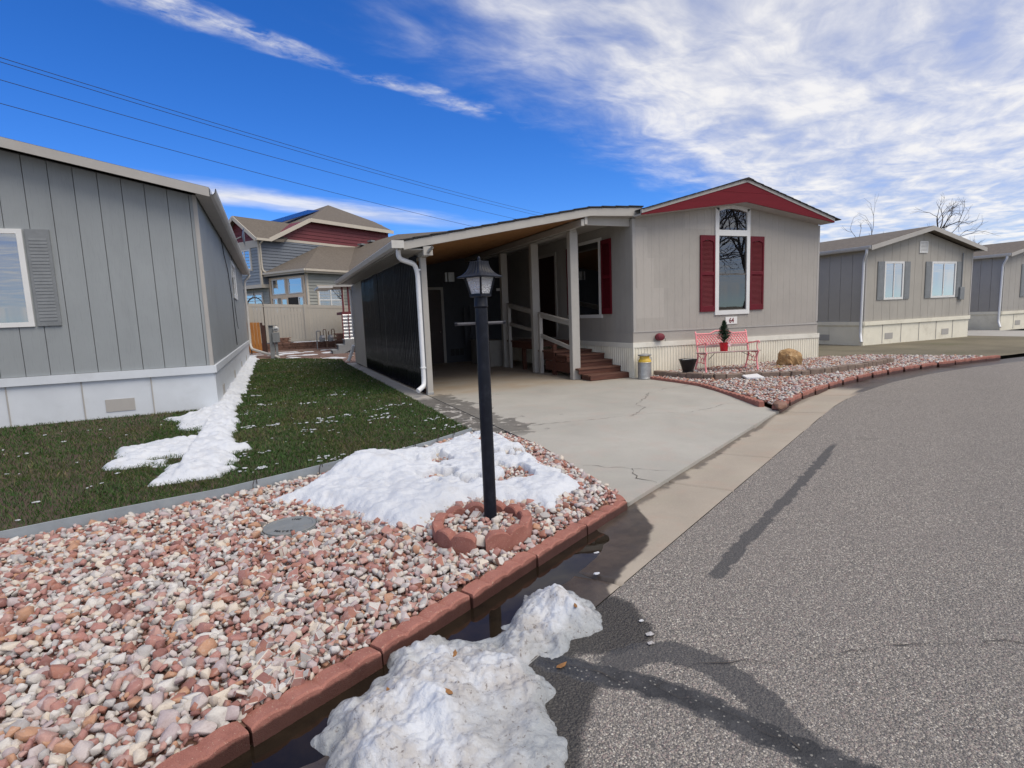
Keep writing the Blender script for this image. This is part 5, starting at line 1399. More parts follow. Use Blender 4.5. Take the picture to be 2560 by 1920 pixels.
# security camera on the beam end
sc_ = thing('security_camera', 'small silver security camera on the carport beam end', 'camera', (2.66, 9.70, 2.62))
MB().tube([(2.675, 9.722, 2.64), (2.675, 9.70, 2.66)], .02, 12).build('mount', MAT['galvanised'], sc_, smooth=40)
hd = MB().tube([(2.65, 9.72, 2.60), (2.685, 9.60, 2.665)], .030, 16).build('housing', MAT['galvanised'], sc_, smooth=40)
MB().tube([(2.684, 9.604, 2.663), (2.687, 9.594, 2.668)], .026, 16).build('lens', MAT['black_iron'], hd, smooth=40)

# ================================================================== STAIRS AND RAIL
st = thing('porch_stairs', 'red-brown stained wooden steps climbing to the side door', 'stairs', (6.5, 10.2, 0))
def planks_step(x0, x1, y0, y1, z, npl, riser=True):
    w_ = (y1 - y0) / npl
    for i in range(npl):
        MB().box(x0 - .02, y0 + i * w_ + .003, z - .035, x1, y0 + (i + 1) * w_ - .003, z).build('tread_plank', MAT['deck_red'], st, bev=.004)
    if riser: MB().box(x0, y0 + .02, max(.005, z - .125), x1, y0 + .055, z - .036).build('riser', MAT['deck_riser'], st, bev=.003)
def stringer(x, y0, y1, z0, z1): MB().box(x, y0, z0, x + .04, y1, z1).build('stringer', MAT['deck_riser'], st, bev=.003)
xr = 6.978
MB().box(6.02, 9.92, .005, xr, 9.958, .118).build('riser', MAT['deck_riser'], st, bev=.003)
planks_step(6.02, xr, 9.96, 10.24, .122, 2, False)
stringer(6.03, 9.99, 10.3, .005, .085)
planks_step(5.93, xr, 10.22, 10.56, .245, 2); planks_step(6.0, xr, 10.54, 10.88, .367, 2)
planks_step(6.0, xr, 10.86, 11.35, .490, 3); stringer(6.02, 10.6, 12, .10, .32); stringer(6.02, 11.0, 12.1, .33, .45)
planks_step(5.97, xr, 11.40, 12.35, .56, 7); planks_step(5.97, xr, 12.33, 14.3, .75, 14)
for (x, y) in ((5.99, 11.5), (5.99, 12.4), (5.99, 13.2), (5.99, 14.15)): MB().box(x, y, 0, x + .09, y + .09, .715).build('leg', MAT['deck_riser'], st)
MB().box(5.985, 11.42, .42, 6.02, 12.33, .52).build('rim_board', MAT['deck_riser'], st); MB().box(5.985, 12.36, .56, 6.02, 14.28, .71).build('rim_board', MAT['deck_riser'], st)
rl = thing('stair_railing', 'grey painted handrail between the carport posts beside the stairs', 'railing', (5.95, 12.3, 0))
for (y, z1) in ((12.02, 1.44), (13.92, 1.72)): MB().box(5.905, y, .0, 5.99, y + .085, z1).build('newel', MAT['carport_grey'], rl, bev=.005)
for (p, q, h) in (((5.95, 12.10, 1.462), (5.95, 10.50, 1.245), .035), ((5.95, 12.10, .93), (5.95, 10.50, .655), .085), ((5.95, 14.02, 1.742), (5.95, 12.39, 1.52), .035), ((5.95, 14.0, 1.20), (5.95, 12.39, 1.03), .085), ((5.95, 12.10, 1.40), (5.95, 10.50, 1.185), .085), ((5.95, 14.0, 1.68), (5.95, 12.39, 1.46), .085)):
    MB().bar(p, q, .10 if h < .05 else .04, h).build('rail', MAT['carport_grey'], rl, bev=.004)
cb = thing('storage_cabinet', 'low grey storage cabinet against the stairs at the back of the carport', 'cabinet', (5.8, 15, 0))
MB().box(5.60, 14.62, .0, 5.98, 16.2, .70).build('carcass', MAT['cabinet_paint'], cb, bev=.005); MB().box(5.57, 14.59, .70, 6.0, 16.22, .74).build('top', MAT['cabinet_paint'], cb, bev=.004)
for y in (14.66, 15.45): 
    dd = MB().box(5.585, y, .04, 5.60, y + .72, .66).build('door', MAT['cabinet_paint'], cb, bev=.003)
    MB().tube([(5.575, y + .06, .38), (5.56, y + .06, .34), (5.575, y + .06, .30)], .01, 8).build('handle', MAT['chrome'], dd)
nt = box('notice_plate', (6.0, 14.93, 2.135), (6.14, 14.945, 2.21), MAT['sign_white']); tag(nt, 'small white notice plate hanging behind the lamp in the dark carport', 'sign')
# slatted items leaning against the back, barely lit
for i, x in enumerate((5.55, 5.75)):
    o = MB().box(x, 16.6, .55, x + .09, 16.64, 1.75).build('leaning_board', MAT['interior_wall']); tag(o, ('left' if i == 0 else 'right') + ' of two grey boards standing behind the cabinet in the carport', 'board')

# ================================================================== MILK CAN, BUCKET, BENCH, TREE, BOULDER
mx, my = 7.09, 9.52
can = thing('milk_can', 'old galvanised milk can with yellow shoulder at the house corner', 'milk can', (mx, my, 0))
MB().lathe(mx, my, [(.140, .003), (.146, .010), (.146, .030), (.140, .036), (.140, .335), (.146, .342), (.146, .352), (.140, .358)], 32).build('body', MAT['galvanised'], can, smooth=35)
MB().lathe(mx, my, [(.140, .358), (.138, .375), (.122, .405), (.104, .425), (.102, .470), (.108, .480)], 32).build('neck', MAT['yellow_paint'], can, smooth=50)
MB().lathe(mx, my, [(.108, .478), (.135, .492), (.142, .502), (.140, .514), (.128, .516), (.105, .508), (.06, .530), (.02, .534)], 32).build('lid', MAT['galvanised'], can, smooth=40)
for a_ in (R(-10), R(172)):
    c_, s_ = math.cos(a_), math.sin(a_); MB().tube([(mx + c_ * r, my + s_ * r, z) for r, z in ((.108, .455), (.150, .452), (.158, .435), (.156, .385), (.130, .37))], .007, 8).build('handle', MAT['galvanised'], can, smooth=60)

bk = thing('bucket', 'black tapered bucket standing on the block border left of the bench', 'bucket', (7.80, 9.02, .13))
bx_, by_ = 7.80, 9.02
MB().lathe(bx_, by_, [(.100, .125), (.112, .128), (.112, .150), (.105, .155), (.178, .385), (.186, .388), (.186, .396), (.176, .396), (.172, .38), (.10, .165), (.02, .16)], 28).build('body', MAT['black_bucket'], bk, smooth=40)
MB().tube([(bx_ - .185 * math.cos(a_), by_ - .12 * math.sin(a_) * .5 - .0, .39 + .012 * math.sin(a_)) for a_ in [math.pi * k / 10 for k in range(11)]], .004, 6).build('bail', MAT['galvanised'], bk)

# bench in its own frame: ox along the width, oy to the back
bc = Vector((8.80, 8.83, .075)); ux = Vector((.965, -.262, 0)).normalized(); uy = Vector((-ux.y, ux.x, 0))
def bp(a, b, z): return bc + ux * a + uy * b + Vector((0, 0, z))
bench = thing('garden_bench', 'pink cast iron garden bench with lattice back and worn wooden seat', 'bench', bc)
BWD = .60
for s_ in (-1, 1):
    x = s_ * (BWD - .02)
    fr = MB()
    def tb(pts, r): fr.tube([bp(x, b, z) for b, z in pts], r, 8)
    tb([(-.02, .0), (.005, .08), (.03, .18), (.035, .27), (.02, .35), (-.015, .395), (-.02, .42)], [.022, .016, .016, .018, .018, .016, .015])       # front leg
    tb([(.47, .0), (.44, .10), (.39, .21), (.355, .32), (.36, .40), (.40, .55), (.44, .70), (.465, .82), (.49, .845)], [.022, .016, .017, .019, .019, .019, .018, .017, .015])  # back leg and upright
    tb([(-.04, .415), (.06, .395), (.2, .385), (.36, .40)], .015)
    tb([(.395, .56), (.30, .575), (.18, .59), (.06, .615), (-.02, .625), (-.055, .605), (-.045, .585)], .014)                                    # arm with scroll
    tb([(-.0, .615), (.035, .55), (.03, .48), (-.01, .415)], .011)
    tb([(.03, .21), (.12, .19), (.22, .21), (.30, .19), (.385, .21)], .009)
    tb([(.12, .19), (.10, .26), (.15, .31), (.20, .27), (.22, .21)], .008); tb([(.20, .27), (.26, .32), (.33, .34)], .008); tb([(.10, .26), (.06, .33), (.09, .39)], .008)
    fr.build('side_frame', MAT['pink_paint'], bench, smooth=60)
def back_pt(a, h):                       # lies on the raked back plane
    return bp(a, .395 + (h - .55) * .24, h)
for i in range(5):
    b0_ = -.03 + i * .080; zz = .418 - .004 * i + (.008 if i == 0 else 0)
    MB().bar(bp(-BWD - .03, b0_ + .035, zz), bp(BWD + .03, b0_ + .035, zz), .066, .022).build('seat_slat', MAT['worn_seat'], bench, bev=.006)
MB().bar(back_pt(-BWD, .53), back_pt(BWD, .53), .022, .055).build('back_rail', MAT['worn_seat'], bench, bev=.005)
tr = MB(); NB = 18; top_ = []; low_ = []
for i in range(NB + 1):
    a_ = -BWD + .02 + (2 * BWD - .04) * i / NB; f = abs(i / NB - .5); hh = .795 + .055 * (1 - sstep(.12, .22, f))
    top_.append(back_pt(a_, hh))
tr.tube(top_, .017, 8).build('top_rail', MAT['pink_paint'], bench, smooth=60)
MB().bar(back_pt(-BWD + .02, .785), back_pt(BWD - .02, .785), .020, .030).build('back_rail', MAT['worn_seat'], bench, bev=.004)
la_ = MB(); H0, H1 = .555, .775; step_ = .0625
x = -BWD - .2
while x < BWD + .2:
    for sgn in (1, -1):
        a0, a1 = x, x + sgn * .155; h0, h1 = H0, H1
        lo, hi = -BWD + .025, BWD - .025
        def clip(a, h, a_o, h_o):
            if a < lo: f = (lo - a) / (a_o - a) if a_o != a else 2; return (lo, h + (h_o - h) * f) if 0 <= f <= 1 else None
            if a > hi: f = (hi - a) / (a_o - a) if a_o != a else 2; return (hi, h + (h_o - h) * f) if 0 <= f <= 1 else None
            return (a, h)
        p, q = clip(a0, h0, a1, h1), clip(a1, h1, a0, h0)
        if p and q and abs(p[0] - q[0]) > .004:
            la_.bar(back_pt(*p), back_pt(*q), .012, .019, up=(0, -1, .24))
    x += step_
la_.build('lattice', MAT['pink_paint'], bench)
MB().tube([bp(-.5, .03, .28), bp(-.30, .16, .40)], .006, 6).build('brace', MAT['black_iron'], bench); MB().tube([bp(.5, .03, .28), bp(.30, .16, .40)], .006, 6).build('brace', MAT['black_iron'], bench)

# potted spruce on the bench seat
pc = bp(-.10, .15, .43)
pt = thing('potted_spruce', 'small spruce in a red foil pot with a pink ribbon on the bench', 'potted tree', pc)
MB().lathe(pc.x, pc.y, [(.074, pc.z), (.076, pc.z + .005), (.094, pc.z + .165), (.100, pc.z + .17), (.100, pc.z + .182), (.092, pc.z + .182), (.088, pc.z + .16), (.02, pc.z + .158)], 24).build('pot', MAT['red_foil'], pt, smooth=40)
rb_ = MB(); g = random.Random(3)
for k in range(16):
    a_ = g.uniform(0, 6.28); c0 = Vector((pc.x + .055, pc.y - .085, pc.z + .145)); r_ = g.uniform(.025, .05)
    dv = Vector((math.cos(a_), -.35, math.sin(a_))).normalized(); sv = dv.cross(Vector((0, 1, 0))).normalized()
    rb_.tube([c0, c0 + dv * r_ + sv * .012, c0 + dv * r_ * 1.25, c0 + dv * r_ - sv * .012, c0], .0055, 5)
rb_.build('ribbon_bow', MAT['ribbon'], pt, smooth=60)
MB().tube([pc + Vector((0, 0, .15)), pc + Vector((0, 0, .62))], [.012, .003], 8).build('trunk', MAT['bark'], pt)
V = []; F = []; g = random.Random(12)
def needle(p, d, l, w_):
    s__ = d.cross(Vector((g.gauss(0, 1), g.gauss(0, 1), g.gauss(0, 1)))).normalized() * w_; o = len(V)
    V.extend([tuple(p - s__), tuple(p + s__), tuple(p + d * l)]); F.append((o, o + 1, o + 2))
for k in range(230):
    f = g.random() ** .8; z = .17 + .45 * f; L = (.185 * (1 - f) + .03) * g.uniform(.7, 1.1); a_ = g.uniform(0, 6.28); el = g.uniform(.25, .75) + .5 * f
    d = Vector((math.cos(a_) * math.cos(el), math.sin(a_) * math.cos(el), math.sin(el))); base = pc + Vector((0, 0, z))
    nN = int(18 + L * 260)
    for q in range(nN):
        t_ = (q + g.random()) / nN; p = base + d * L * t_; nd_ = (d * .8 + Vector((g.gauss(0, 1), g.gauss(0, 1), g.gauss(0, 1))).normalized() * .9).normalized(); needle(p, nd_, g.uniform(.020, .034), .0026)
MB().add(V, F).build('foliage', MAT['needle'], pt)

# boulder
bm = bmesh.new(); bmesh.ops.create_icosphere(bm, subdivisions=4, radius=1.0); co = np.array([v.co[:] for v in bm.verts])
gb = np.random.default_rng(5); planes = gb.normal(0, 1, (14, 3)); planes /= np.linalg.norm(planes, axis=1)[:, None]; ds_ = gb.uniform(.62, .90, 14)
sc_f = np.ones(len(co))
for pn, dd_ in zip(planes, ds_):
    t_ = co @ pn; sc_f = np.where(t_ > 1e-6, np.minimum(sc_f, dd_ / np.maximum(t_, 1e-6)), sc_f)
nzb = fbm(co[:, 0] * 2 + co[:, 2] * 1.3, co[:, 1] * 2 - co[:, 2] * .9, 2.2, 4, 6) - .5
co = co * (np.minimum(sc_f, 1.02) + .22 * nzb + .07 * (fbm(co[:, 0] * 5 + co[:, 2] * 2, co[:, 1] * 5 - co[:, 2] * 3, 1.6, 3, 16) - .5))[:, None]
for v, c in zip(bm.verts, co): v.co = (c[0] * .345, c[1] * .28, c[2] * .25)
me = bpy.data.meshes.new('boulder'); bm.to_mesh(me); bm.free(); sharp(me, 26)
bo = link_mesh('boulder', me, MAT['boulder']); bo.location = (10.52, 8.90, .205); bo.rotation_euler = (.1, -.12, .5); tag(bo, 'rough tan boulder in the gravel right of the bench', 'boulder')
slb = MB().obox((8.50, 8.02, .075), Vector((.13, -.10, 0)), Vector((.06, .15, .02)), (0, 0, .018)).build('stone_slab', MAT['white_stone'], None, bev=.006); tag(slb, 'pale flat stone slab lying tilted against the block border', 'slab')
dg = MB(); g = random.Random(8)
for k in range(420):
    a_ = g.uniform(0, 6.28); r_ = abs(g.gauss(0, .16)); x, y = 9.95 + math.cos(a_) * r_ * 1.4, 8.62 + math.sin(a_) * r_; h = g.uniform(.02, .07); b_ = g.uniform(0, 6.28); l = g.uniform(.02, .06)
    o = len(dg.v); dg.v += [(x - .003, y, .085), (x + .003, y, .085), (x + math.cos(b_) * l, y + math.sin(b_) * l, .085 + h)]; dg.f.append((o, o + 1, o + 2))
pm('straw', (.42, .30, .13), .85, .3, 30, 0)
tag(dg.build('dry_tuft', MAT['straw']), 'flattened tuft of straw-coloured dead plant beside the boulder', 'plant')

# ================================================================== NEIGHBOUR HOMES
def neighbour(label, x0, x1, y0, y1, zw, ztrim, side, sid, skirt, win_front, groove=.30):
    """plain manufactured home; side = +1 when its +x wall faces the photo, -1 for the -x wall"""
    h = thing('mobile_home', label, 'house', ((x0 + x1) / 2, y0, 0)); xm = (x0 + x1) / 2; pitch = .22
    def top(x): return zw + pitch * ((x1 - x0) / 2 - abs(x - xm))
    MB().prism([(x0 + .03, y0 + .03, ztrim), (x1 - .03, y0 + .03, ztrim), (x1 - .03, y0 + .03, zw), (xm, y0 + .03, top(xm)), (x0 + .03, y0 + .03, zw)], (0, y1 - y0 - .06, 0)).build('wall', MAT['stucco_dark'], h)
    xf = x1 if side > 0 else x0
    y = y0 + .05
    while y < y1 - .05:
        MB().box(xf - side * .03, y, ztrim + .02, xf, min(y + groove - .012, y1 - .05), zw).build('siding_board', MAT[sid], h); y += groove
    boards_x(x0 + .05, x1 - .05, groove, y0, ztrim + .02, lambda q: top(q) - .02, MAT[sid], h, th=.03)
    for xx in (x0, x1 - .06): MB().box(xx, y0 - .01, ztrim, xx + .06, y0 + .05, zw).build('corner_board', MAT['trim_grey'], h)
    # skirting and its cap trim
    MB().box(x0 + .02, y0 + .012, -.05, x1 - .02, y0 + .03, ztrim).build('skirt_panel', MAT[skirt], h)
    yy = y0 + .03
    while yy < y1 - .05:
        MB().box(xf - side * .03, yy, -.05, xf + side * .002, min(yy + 1.2 - .008, y1 - .03), ztrim - .10).build('skirt_panel', MAT[skirt], h); yy += 1.2
    MB().box(xf - side * .02, y0 - .02, ztrim - .115, xf + side * .035, y1, ztrim + .015).build('skirt_trim', MAT[skirt], h, bev=.004)
    MB().box(x0, y0 - .035, ztrim - .115, x1, y0 + .012, ztrim + .015).build('skirt_trim', MAT[skirt], h)
    for s_ in (-1, 1):
        xe = xm + s_ * ((x1 - x0) / 2 + .22)
        MB().prism([(xm, y0 - .3, top(xm) + .12), (xe, y0 - .3, top(xe) + .12), (xe, y0 - .3, top(xe) + .04), (xm, y0 - .3, top(xm) + .04)], (0, y1 - y0 + .5, 0)).build('roof_slope', MAT['brown_shingle'], h)
        MB().prism([(xm, y0 - .325, top(xm) + .11), (xe, y0 - .325, top(xe) + .11), (xe, y0 - .325, top(xe) - .03), (xm, y0 - .325, top(xm) - .03)], (0, .024, 0)).build('barge_board', MAT['trim_grey'], h)
        MB().box(min(xe, xe - s_ * .20), y0 - .28, top(xe) + .0, max(xe, xe - s_ * .20), y1 + .15, top(xe) + .035).build('soffit', MAT['trim_grey'], h)
    xe = xm + side * ((x1 - x0) / 2 + .22)
    gz = top(xe)
    prof = [(0, .12), (0, .0), (.05, -.005), (.085, .03), (.10, .085), (.10, .10), (.09, .10), (.075, .04), (.05, .01), (.01, .01), (.01, .12)]; P = []
    for y in (y0 - .30, (y0 + y1) / 2, y1 + .2): P += [(xe + side * a, y, gz + b) for a, b in prof]
    MB().grid(P, 3, len(prof)).build('rain_gutter', MAT['gutter_metal'], h, smooth=30)
    if win_front:
        for (wa, wb, wc, wd_) in win_front:
            wf = MB().box(wa, y0 - .03, wc, wa + .07, y0 + .01, wd_).box(wb - .07, y0 - .03, wc, wb, y0 + .01, wd_).box(wa + .07, y0 - .03, wc, wb - .07, y0 + .01, wc + .07).box(wa + .07, y0 - .03, wd_ - .07, wb - .07, y0 + .01, wd_).box((wa + wb) / 2 - .02, y0 - .025, wc + .07, (wa + wb) / 2 + .02, y0 + .01, wd_ - .07).build('window', MAT['trim_white'], h)
            MB().box(wa + .07, y0 - .010, wc + .07, (wa + wb) / 2 - .02, y0 - .006, wd_ - .07).build('pane', MAT['coated_glass'], wf); MB().box((wa + wb) / 2 + .02, y0 - .010, wc + .07, wb - .07, y0 - .006, wd_ - .07).build('pane', MAT['coated_glass'], wf)
            MB().box(wa + .07, y0 - .005, wc + .07, wb - .07, y0 - .001, wd_ - .07).build('dark_backing', MAT['dark_room'], wf)  # dark sheet behind the panes stands in for an unlit interior
            for sxx in (wa - .33, wb + .03):
                sh_ = MB().box(sxx, y0 - .03, wc, sxx + .30, y0 - .002, wd_).build('shutter', MAT['meter_grey'], h, bev=.004)
                lv_ = MB()
                for q in range(int((wd_ - wc - .16) / .05)): lv_.prism([(sxx + .04, y0 - .036, wc + .08 + q * .05), (sxx + .04, y0 - .031, wc + .12 + q * .05), (sxx + .04, y0 - .030, wc + .08 + q * .05)], (.22, 0, 0))
                lv_.build('louvres', MAT['meter_grey'], sh_)
    # gable vent, corner downspout, service box, side window
    zv = top(xm) - .75; gv = MB().box(xm - .22, y0 - .03, zv, xm + .22, y0 + .01, zv + .03).box(xm - .22, y0 - .03, zv + .36, xm + .22, y0 + .01, zv + .39).box(xm - .22, y0 - .03, zv + .03, xm - .19, y0 + .01, zv + .36).box(xm + .19, y0 - .03, zv + .03, xm + .22, y0 + .01, zv + .36)
    for q in range(7): gv.prism([(xm - .19, y0 - .025, zv + .04 + q * .046), (xm - .19, y0 - .004, zv + .075 + q * .046), (xm - .19, y0 - .002, zv + .07 + q * .046), (xm - .19, y0 - .022, zv + .035 + q * .046)], (.38, 0, 0))
    gv.build('gable_vent', MAT['trim_white'], h)
    if side < 0: sqpipe('downspout', [(xe + side * .05, y0 - .2, gz), (xe + side * .04, y0 - .18, gz - .12), (xf + side * .05, y0 + .04, gz - .35), (xf + side * .05, y0 + .06, .35), (xf + side * .22, y0 - .10, .10)], .04, MAT['downspout_white'], h)
    xb_ = x0 + .55 if side > 0 else x1 - .8
    MB().box(xb_, y0 - .09, 1.35, xb_ + .26, y0 + .0, 1.80).build('service_box', MAT['meter_grey'], h, bev=.01); MB().tube([(xb_ + .13, y0 - .04, 1.80), (xb_ + .13, y0 - .04, zw - .1)], .02, 8).build('conduit', MAT['meter_grey'], h)
    yy = y0 + 1.2
    while yy < y1 - 1: 
        MB().box(xf + side * .003, yy, .12, xf + side * .012, yy + .38, .32).build('skirt_vent', MAT['trim_grey'], h); yy += 3.6
    MB().box(x0 + 1.1, y0 + .003, .14, x0 + 1.5, y0 + .011, .34).build('skirt_vent', MAT['trim_grey'], h); MB().box(x1 - 1.6, y0 + .003, .14, x1 - 1.2, y0 + .011, .34).build('skirt_vent', MAT['trim_grey'], h)
    for q in range(1, 6): MB().box(x0 + (x1 - x0) * q / 6 - .008, y0 + .0, .0, x0 + (x1 - x0) * q / 6 + .008, y0 + .012, ztrim - .12).build('skirt_joint', MAT['trim_grey'], h)
    return h
LH = neighbour('pale blue-grey panelled home on the left with white skirting', -6.6, -.955, 10.7, 26.2, 3.60, .775, 1, 'neighbour_siding', 'skirt_grey', [(-4.9, -3.3, 1.55, 3.0)], .305)
w_ = MB(); xq = -.955
w_.box(xq, 18.55, 2.26, xq + .03, 18.67, 3.36).box(xq, 20.35, 2.26, xq + .03, 20.47, 3.36).box(xq, 18.67, 2.26, xq + .03, 20.35, 2.38).box(xq, 18.67, 3.26, xq + .03, 20.35, 3.36).box(xq, 19.47, 2.38, xq + .025, 19.53, 3.26)
lw = w_.build('window', MAT['trim_white'], LH); MB().box(xq + .010, 18.67, 2.38, xq + .014, 20.35, 3.26).build('pane', MAT['coated_glass'], lw); MB().box(xq + .001, 18.67, 2.38, xq + .008, 20.35, 3.26).build('sash', MAT['dark_room'], lw)  # last box: dark panel painted as the gloom behind the glass
MB().tube([(-.93, 15.2, 3.6), (-.925, 15.6, 3.2), (-.93, 16.6, 2.9), (-.93, 17.2, 2.2), (-.93, 17.25, 1.4), (-.93, 17.5, .9)], .010, 6).build('cable', MAT['black_iron'], LH)
MB().tube([(-.93, 19.0, 3.55), (-.93, 18.6, 3.0), (-.93, 18.3, 2.0), (-.925, 18.5, 1.5), (-.92, 18.75, 1.35)], .008, 6).build('cable', MAT['black_iron'], LH)
dish = MB().lathe(0, 0, [(.01, 0), (.10, .015), (.19, .05), (.20, .055), (.19, .058), (.09, .02)], 18); dish.v = [(-.50 + p[2], 16.3 + p[0], 3.72 + p[1] * 1.2) for p in dish.v]; dish.build('dish', MAT['meter_grey'], LH, smooth=50)
MB().tube([(-.72, 16.3, 3.62), (-.52, 16.3, 3.72)], .014, 8).build('dish_arm', MAT['meter_grey'], LH)
ld = thing('downspout', 'grey downspout at the far corner of the left-hand home with a long slanting kick-out pipe', 'downspout', (-.85, 26, 0))
sqpipe('pipe', [(-.66, 26.2, 3.55), (-.70, 26.2, 3.45), (-.87, 26.22, 3.30), (-.89, 26.22, 3.1), (-.89, 26.22, .60), (-.84, 26.05, .42), (.18, 24.45, .085)], .055, MAT['gutter_metal'], ld)

RH = neighbour('grey-green manufactured home standing beyond the gravel at the far right', 17.8, 23.6, 12.2, 27, 3.1, .75, -1, 'far_siding', 'skirt_cream', [(18.7, 19.7, 1.45, 2.7), (21.2, 22.6, 1.45, 2.7)], .41)

RH2 = neighbour('cream manufactured home furthest along the street at the right edge', 28.6, 34.4, 13.6, 28, 3.1, .75, -1, 'side_siding', 'skirt_cream', [(30.2, 31.8, 1.35, 2.75)], .41)
rdrive = sheet('driveway', [(24.2, 7.75), (28.2, 7.75), (28.2, 20), (24.2, 20)], lambda x, y: -.02, 2.0, MAT['path_concrete']); tag(rdrive, kind='structure')
ryard = sheet('yard', [(14.6, 7.72), (24.1, 7.72), (24.1, 13.2), (23.7, 30), (12.7, 30), (12.7, 9.9), (14.5, 9.8)], lambda x, y: -.03 + .02 * float(fbm(np.float64(x), np.float64(y), .9, 3, 44)), .8, MAT['dry_ground']); tag(ryard, kind='structure')
# ================================================================== BACK YARD
patio = thing('patio', None, None); patio['kind'] = 'structure'
def patio_z(y): return .0 + .19 * max(0, min(1, (y - 22.5) / 6.0))
PAT = [(2.25, 20.2), (2.40, 21.2), (1.25, 23.15), (.3, 24.2), (-1.4, 25.2), (-3, 28.9), (9, 28.9), (9, 20.2)]
g = random.Random(17); y = 20.0; rw = 0
while y < 28.8:
    l = .42; x = -2.2 + (rw % 2) * .3
    while x < 4.6:
        lw_ = .60
        cxp, cyp = x + lw_ / 2, y + l / 2
        if inside(PAT, np.array([cxp]), np.array([cyp]))[0]:
            z0 = patio_z(cyp) + g.uniform(-.006, .006)
            MB().box(x + .008, y + .008, z0 - .06, x + lw_ - .008, y + l - .008, z0).build('paver', MAT['paver'], patio)
        x += lw_
    y += l; rw += 1
MB().prism([(*p, -.10) for p in PAT], (0, 0, .065)).build('bedding', MAT['gravel_soil'], patio)
def pat_snow(X, Y):
    s_ = (fbm(X * .6, Y, 2.2, 5, 121) - .63) * .6 - .08 * sstep(2.0, 3.0, X)
    s_ = np.where(inside(PAT, X, Y), s_, -.2); s_ = np.minimum(s_, (27.4 - Y) * .1)
    zb_ = np.array(.19 * np.clip((Y - 22.5) / 6.0, 0, 1))
    return zb_ + np.where(s_ > 0, .006 + .2 * s_, s_), s_
ps = hfield('snow_remnants', -2.0, 3.2, 20.4, 28, .05, pat_snow, MAT['snow'], thr=-.01); tag(ps, 'streaks of thin snow left on the paver patio', 'snow', kind='stuff')

rw_ = thing('retaining_wall', 'low dark brown block retaining wall in front of the beige fence', 'wall', (1, 28.7, .2))
g = random.Random(23)
for c in range(3):
    x = -1.4 + (c % 2) * .16
    while x < 6.5:
        l = g.uniform(.28, .40); z0 = .17 + c * .115; yq = 28.55 + .10 * math.sin(x * .9) + c * .02
        MB().box(x + .006, yq + g.uniform(-.015, .015), z0 + .004, x + l - .006, yq + .28, z0 + .112).build('block', MAT['retaining_block'], rw_, bev=.012); x += l
tb_ = MB().prism([(-1.6, 28.75, .1), (9, 28.75, .1), (9, 29.9, .1), (-1.6, 29.9, .1)], (0, 0, .40)).build('planting_bed', MAT['soil']); tag(tb_, kind='structure')
def tsnow(X, Y):
    s_ = np.minimum(np.minimum(fbm(X * .6, Y * 1.4, 1.8, 4, 131) - .45, X - .9), 2.9 - X); s_ = np.minimum(np.minimum(s_, Y - 28.8), 29.35 - Y)
    return .505 + np.where(s_ > 0, .03 * sstep(0, .1, s_), s_), s_
tag(hfield('snow_drift', .5, 3.2, 28.7, 29.45, .04, tsnow, MAT['snow'], thr=-.02), 'patch of snow on the raised bed before the fence', 'snow')
def flag_stack(name, x0, x1, y, z, n, label, seed):
    t_ = thing(name, label, 'stone stack', ((x0 + x1) / 2, y, z)); g_ = random.Random(seed)
    for i in range(n):
        cx_ = (x0 + x1) / 2 + g_.uniform(-.06, .06); hw = (x1 - x0) / 2 * g_.uniform(.75, 1.1); zz = z + i * .045
        P = [(cx_ + hw * math.cos(a_) * g_.uniform(.8, 1.1), y + .22 * math.sin(a_) * g_.uniform(.8, 1.1), zz) for a_ in [2 * math.pi * k / 7 for k in range(7)]]
        MB().prism(P, (0, 0, .038)).build('flagstone', MAT['flagstone'], t_)
flag_stack('flagstone_stack', .22, .80, 28.95, .50, 6, 'stack of flat red flagstones behind the electric meter post', 1); flag_stack('flagstone_stack', 2.78, 3.7, 28.95, .50, 8, 'stack of flat red flagstones right of the gas meters', 2)

# vinyl fence
fence = thing('vinyl_fence', 'tall beige vinyl privacy fence across the back of the yard', 'fence', (1.6, 29.5, .5))
def ftop(x): return 2.42 - .050 * (x + .3)
xs_f = [-8.3, -5.9, -3.45, -.93, 1.60, 4.1, 6.6, 9.1, 11.6, 14.1, 16.6, 19.1, 21.6, 24.1, 26.6, 29.1, 31.6]
for i, x in enumerate(xs_f):
    zt_ = max(1.9, ftop(x)); MB().box(x - .065, 29.44, .3, x + .065, 29.57, zt_ + .03).build('post', MAT['fence_vinyl'], fence)
    if i + 1 < len(xs_f):
        x1_ = xs_f[i + 1]; zb2 = max(1.9, ftop(x1_))
        MB().bar((x + .065, 29.505, zt_ - .075), (x1_ - .065, 29.505, zb2 - .075), .05, .15).build('rail', MAT['fence_vinyl'], fence)
        MB().bar((x + .065, 29.505, .62), (x1_ - .065, 29.505, .60), .05, .14).build('rail', MAT['fence_vinyl'], fence)
        nb_ = 16 if x < 9 else 8
        for k in range(nb_):
            a_ = x + .065 + (x1_ - x - .13) * k / nb_; b_ = x + .065 + (x1_ - x - .13) * (k + 1) / nb_ - .008
            zc = zt_ + (zb2 - zt_) * (k + .5) / nb_ - .14
            MB().box(a_, 29.49, .66, b_, 29.515, zc).build('board', MAT['fence_vinyl'], fence)

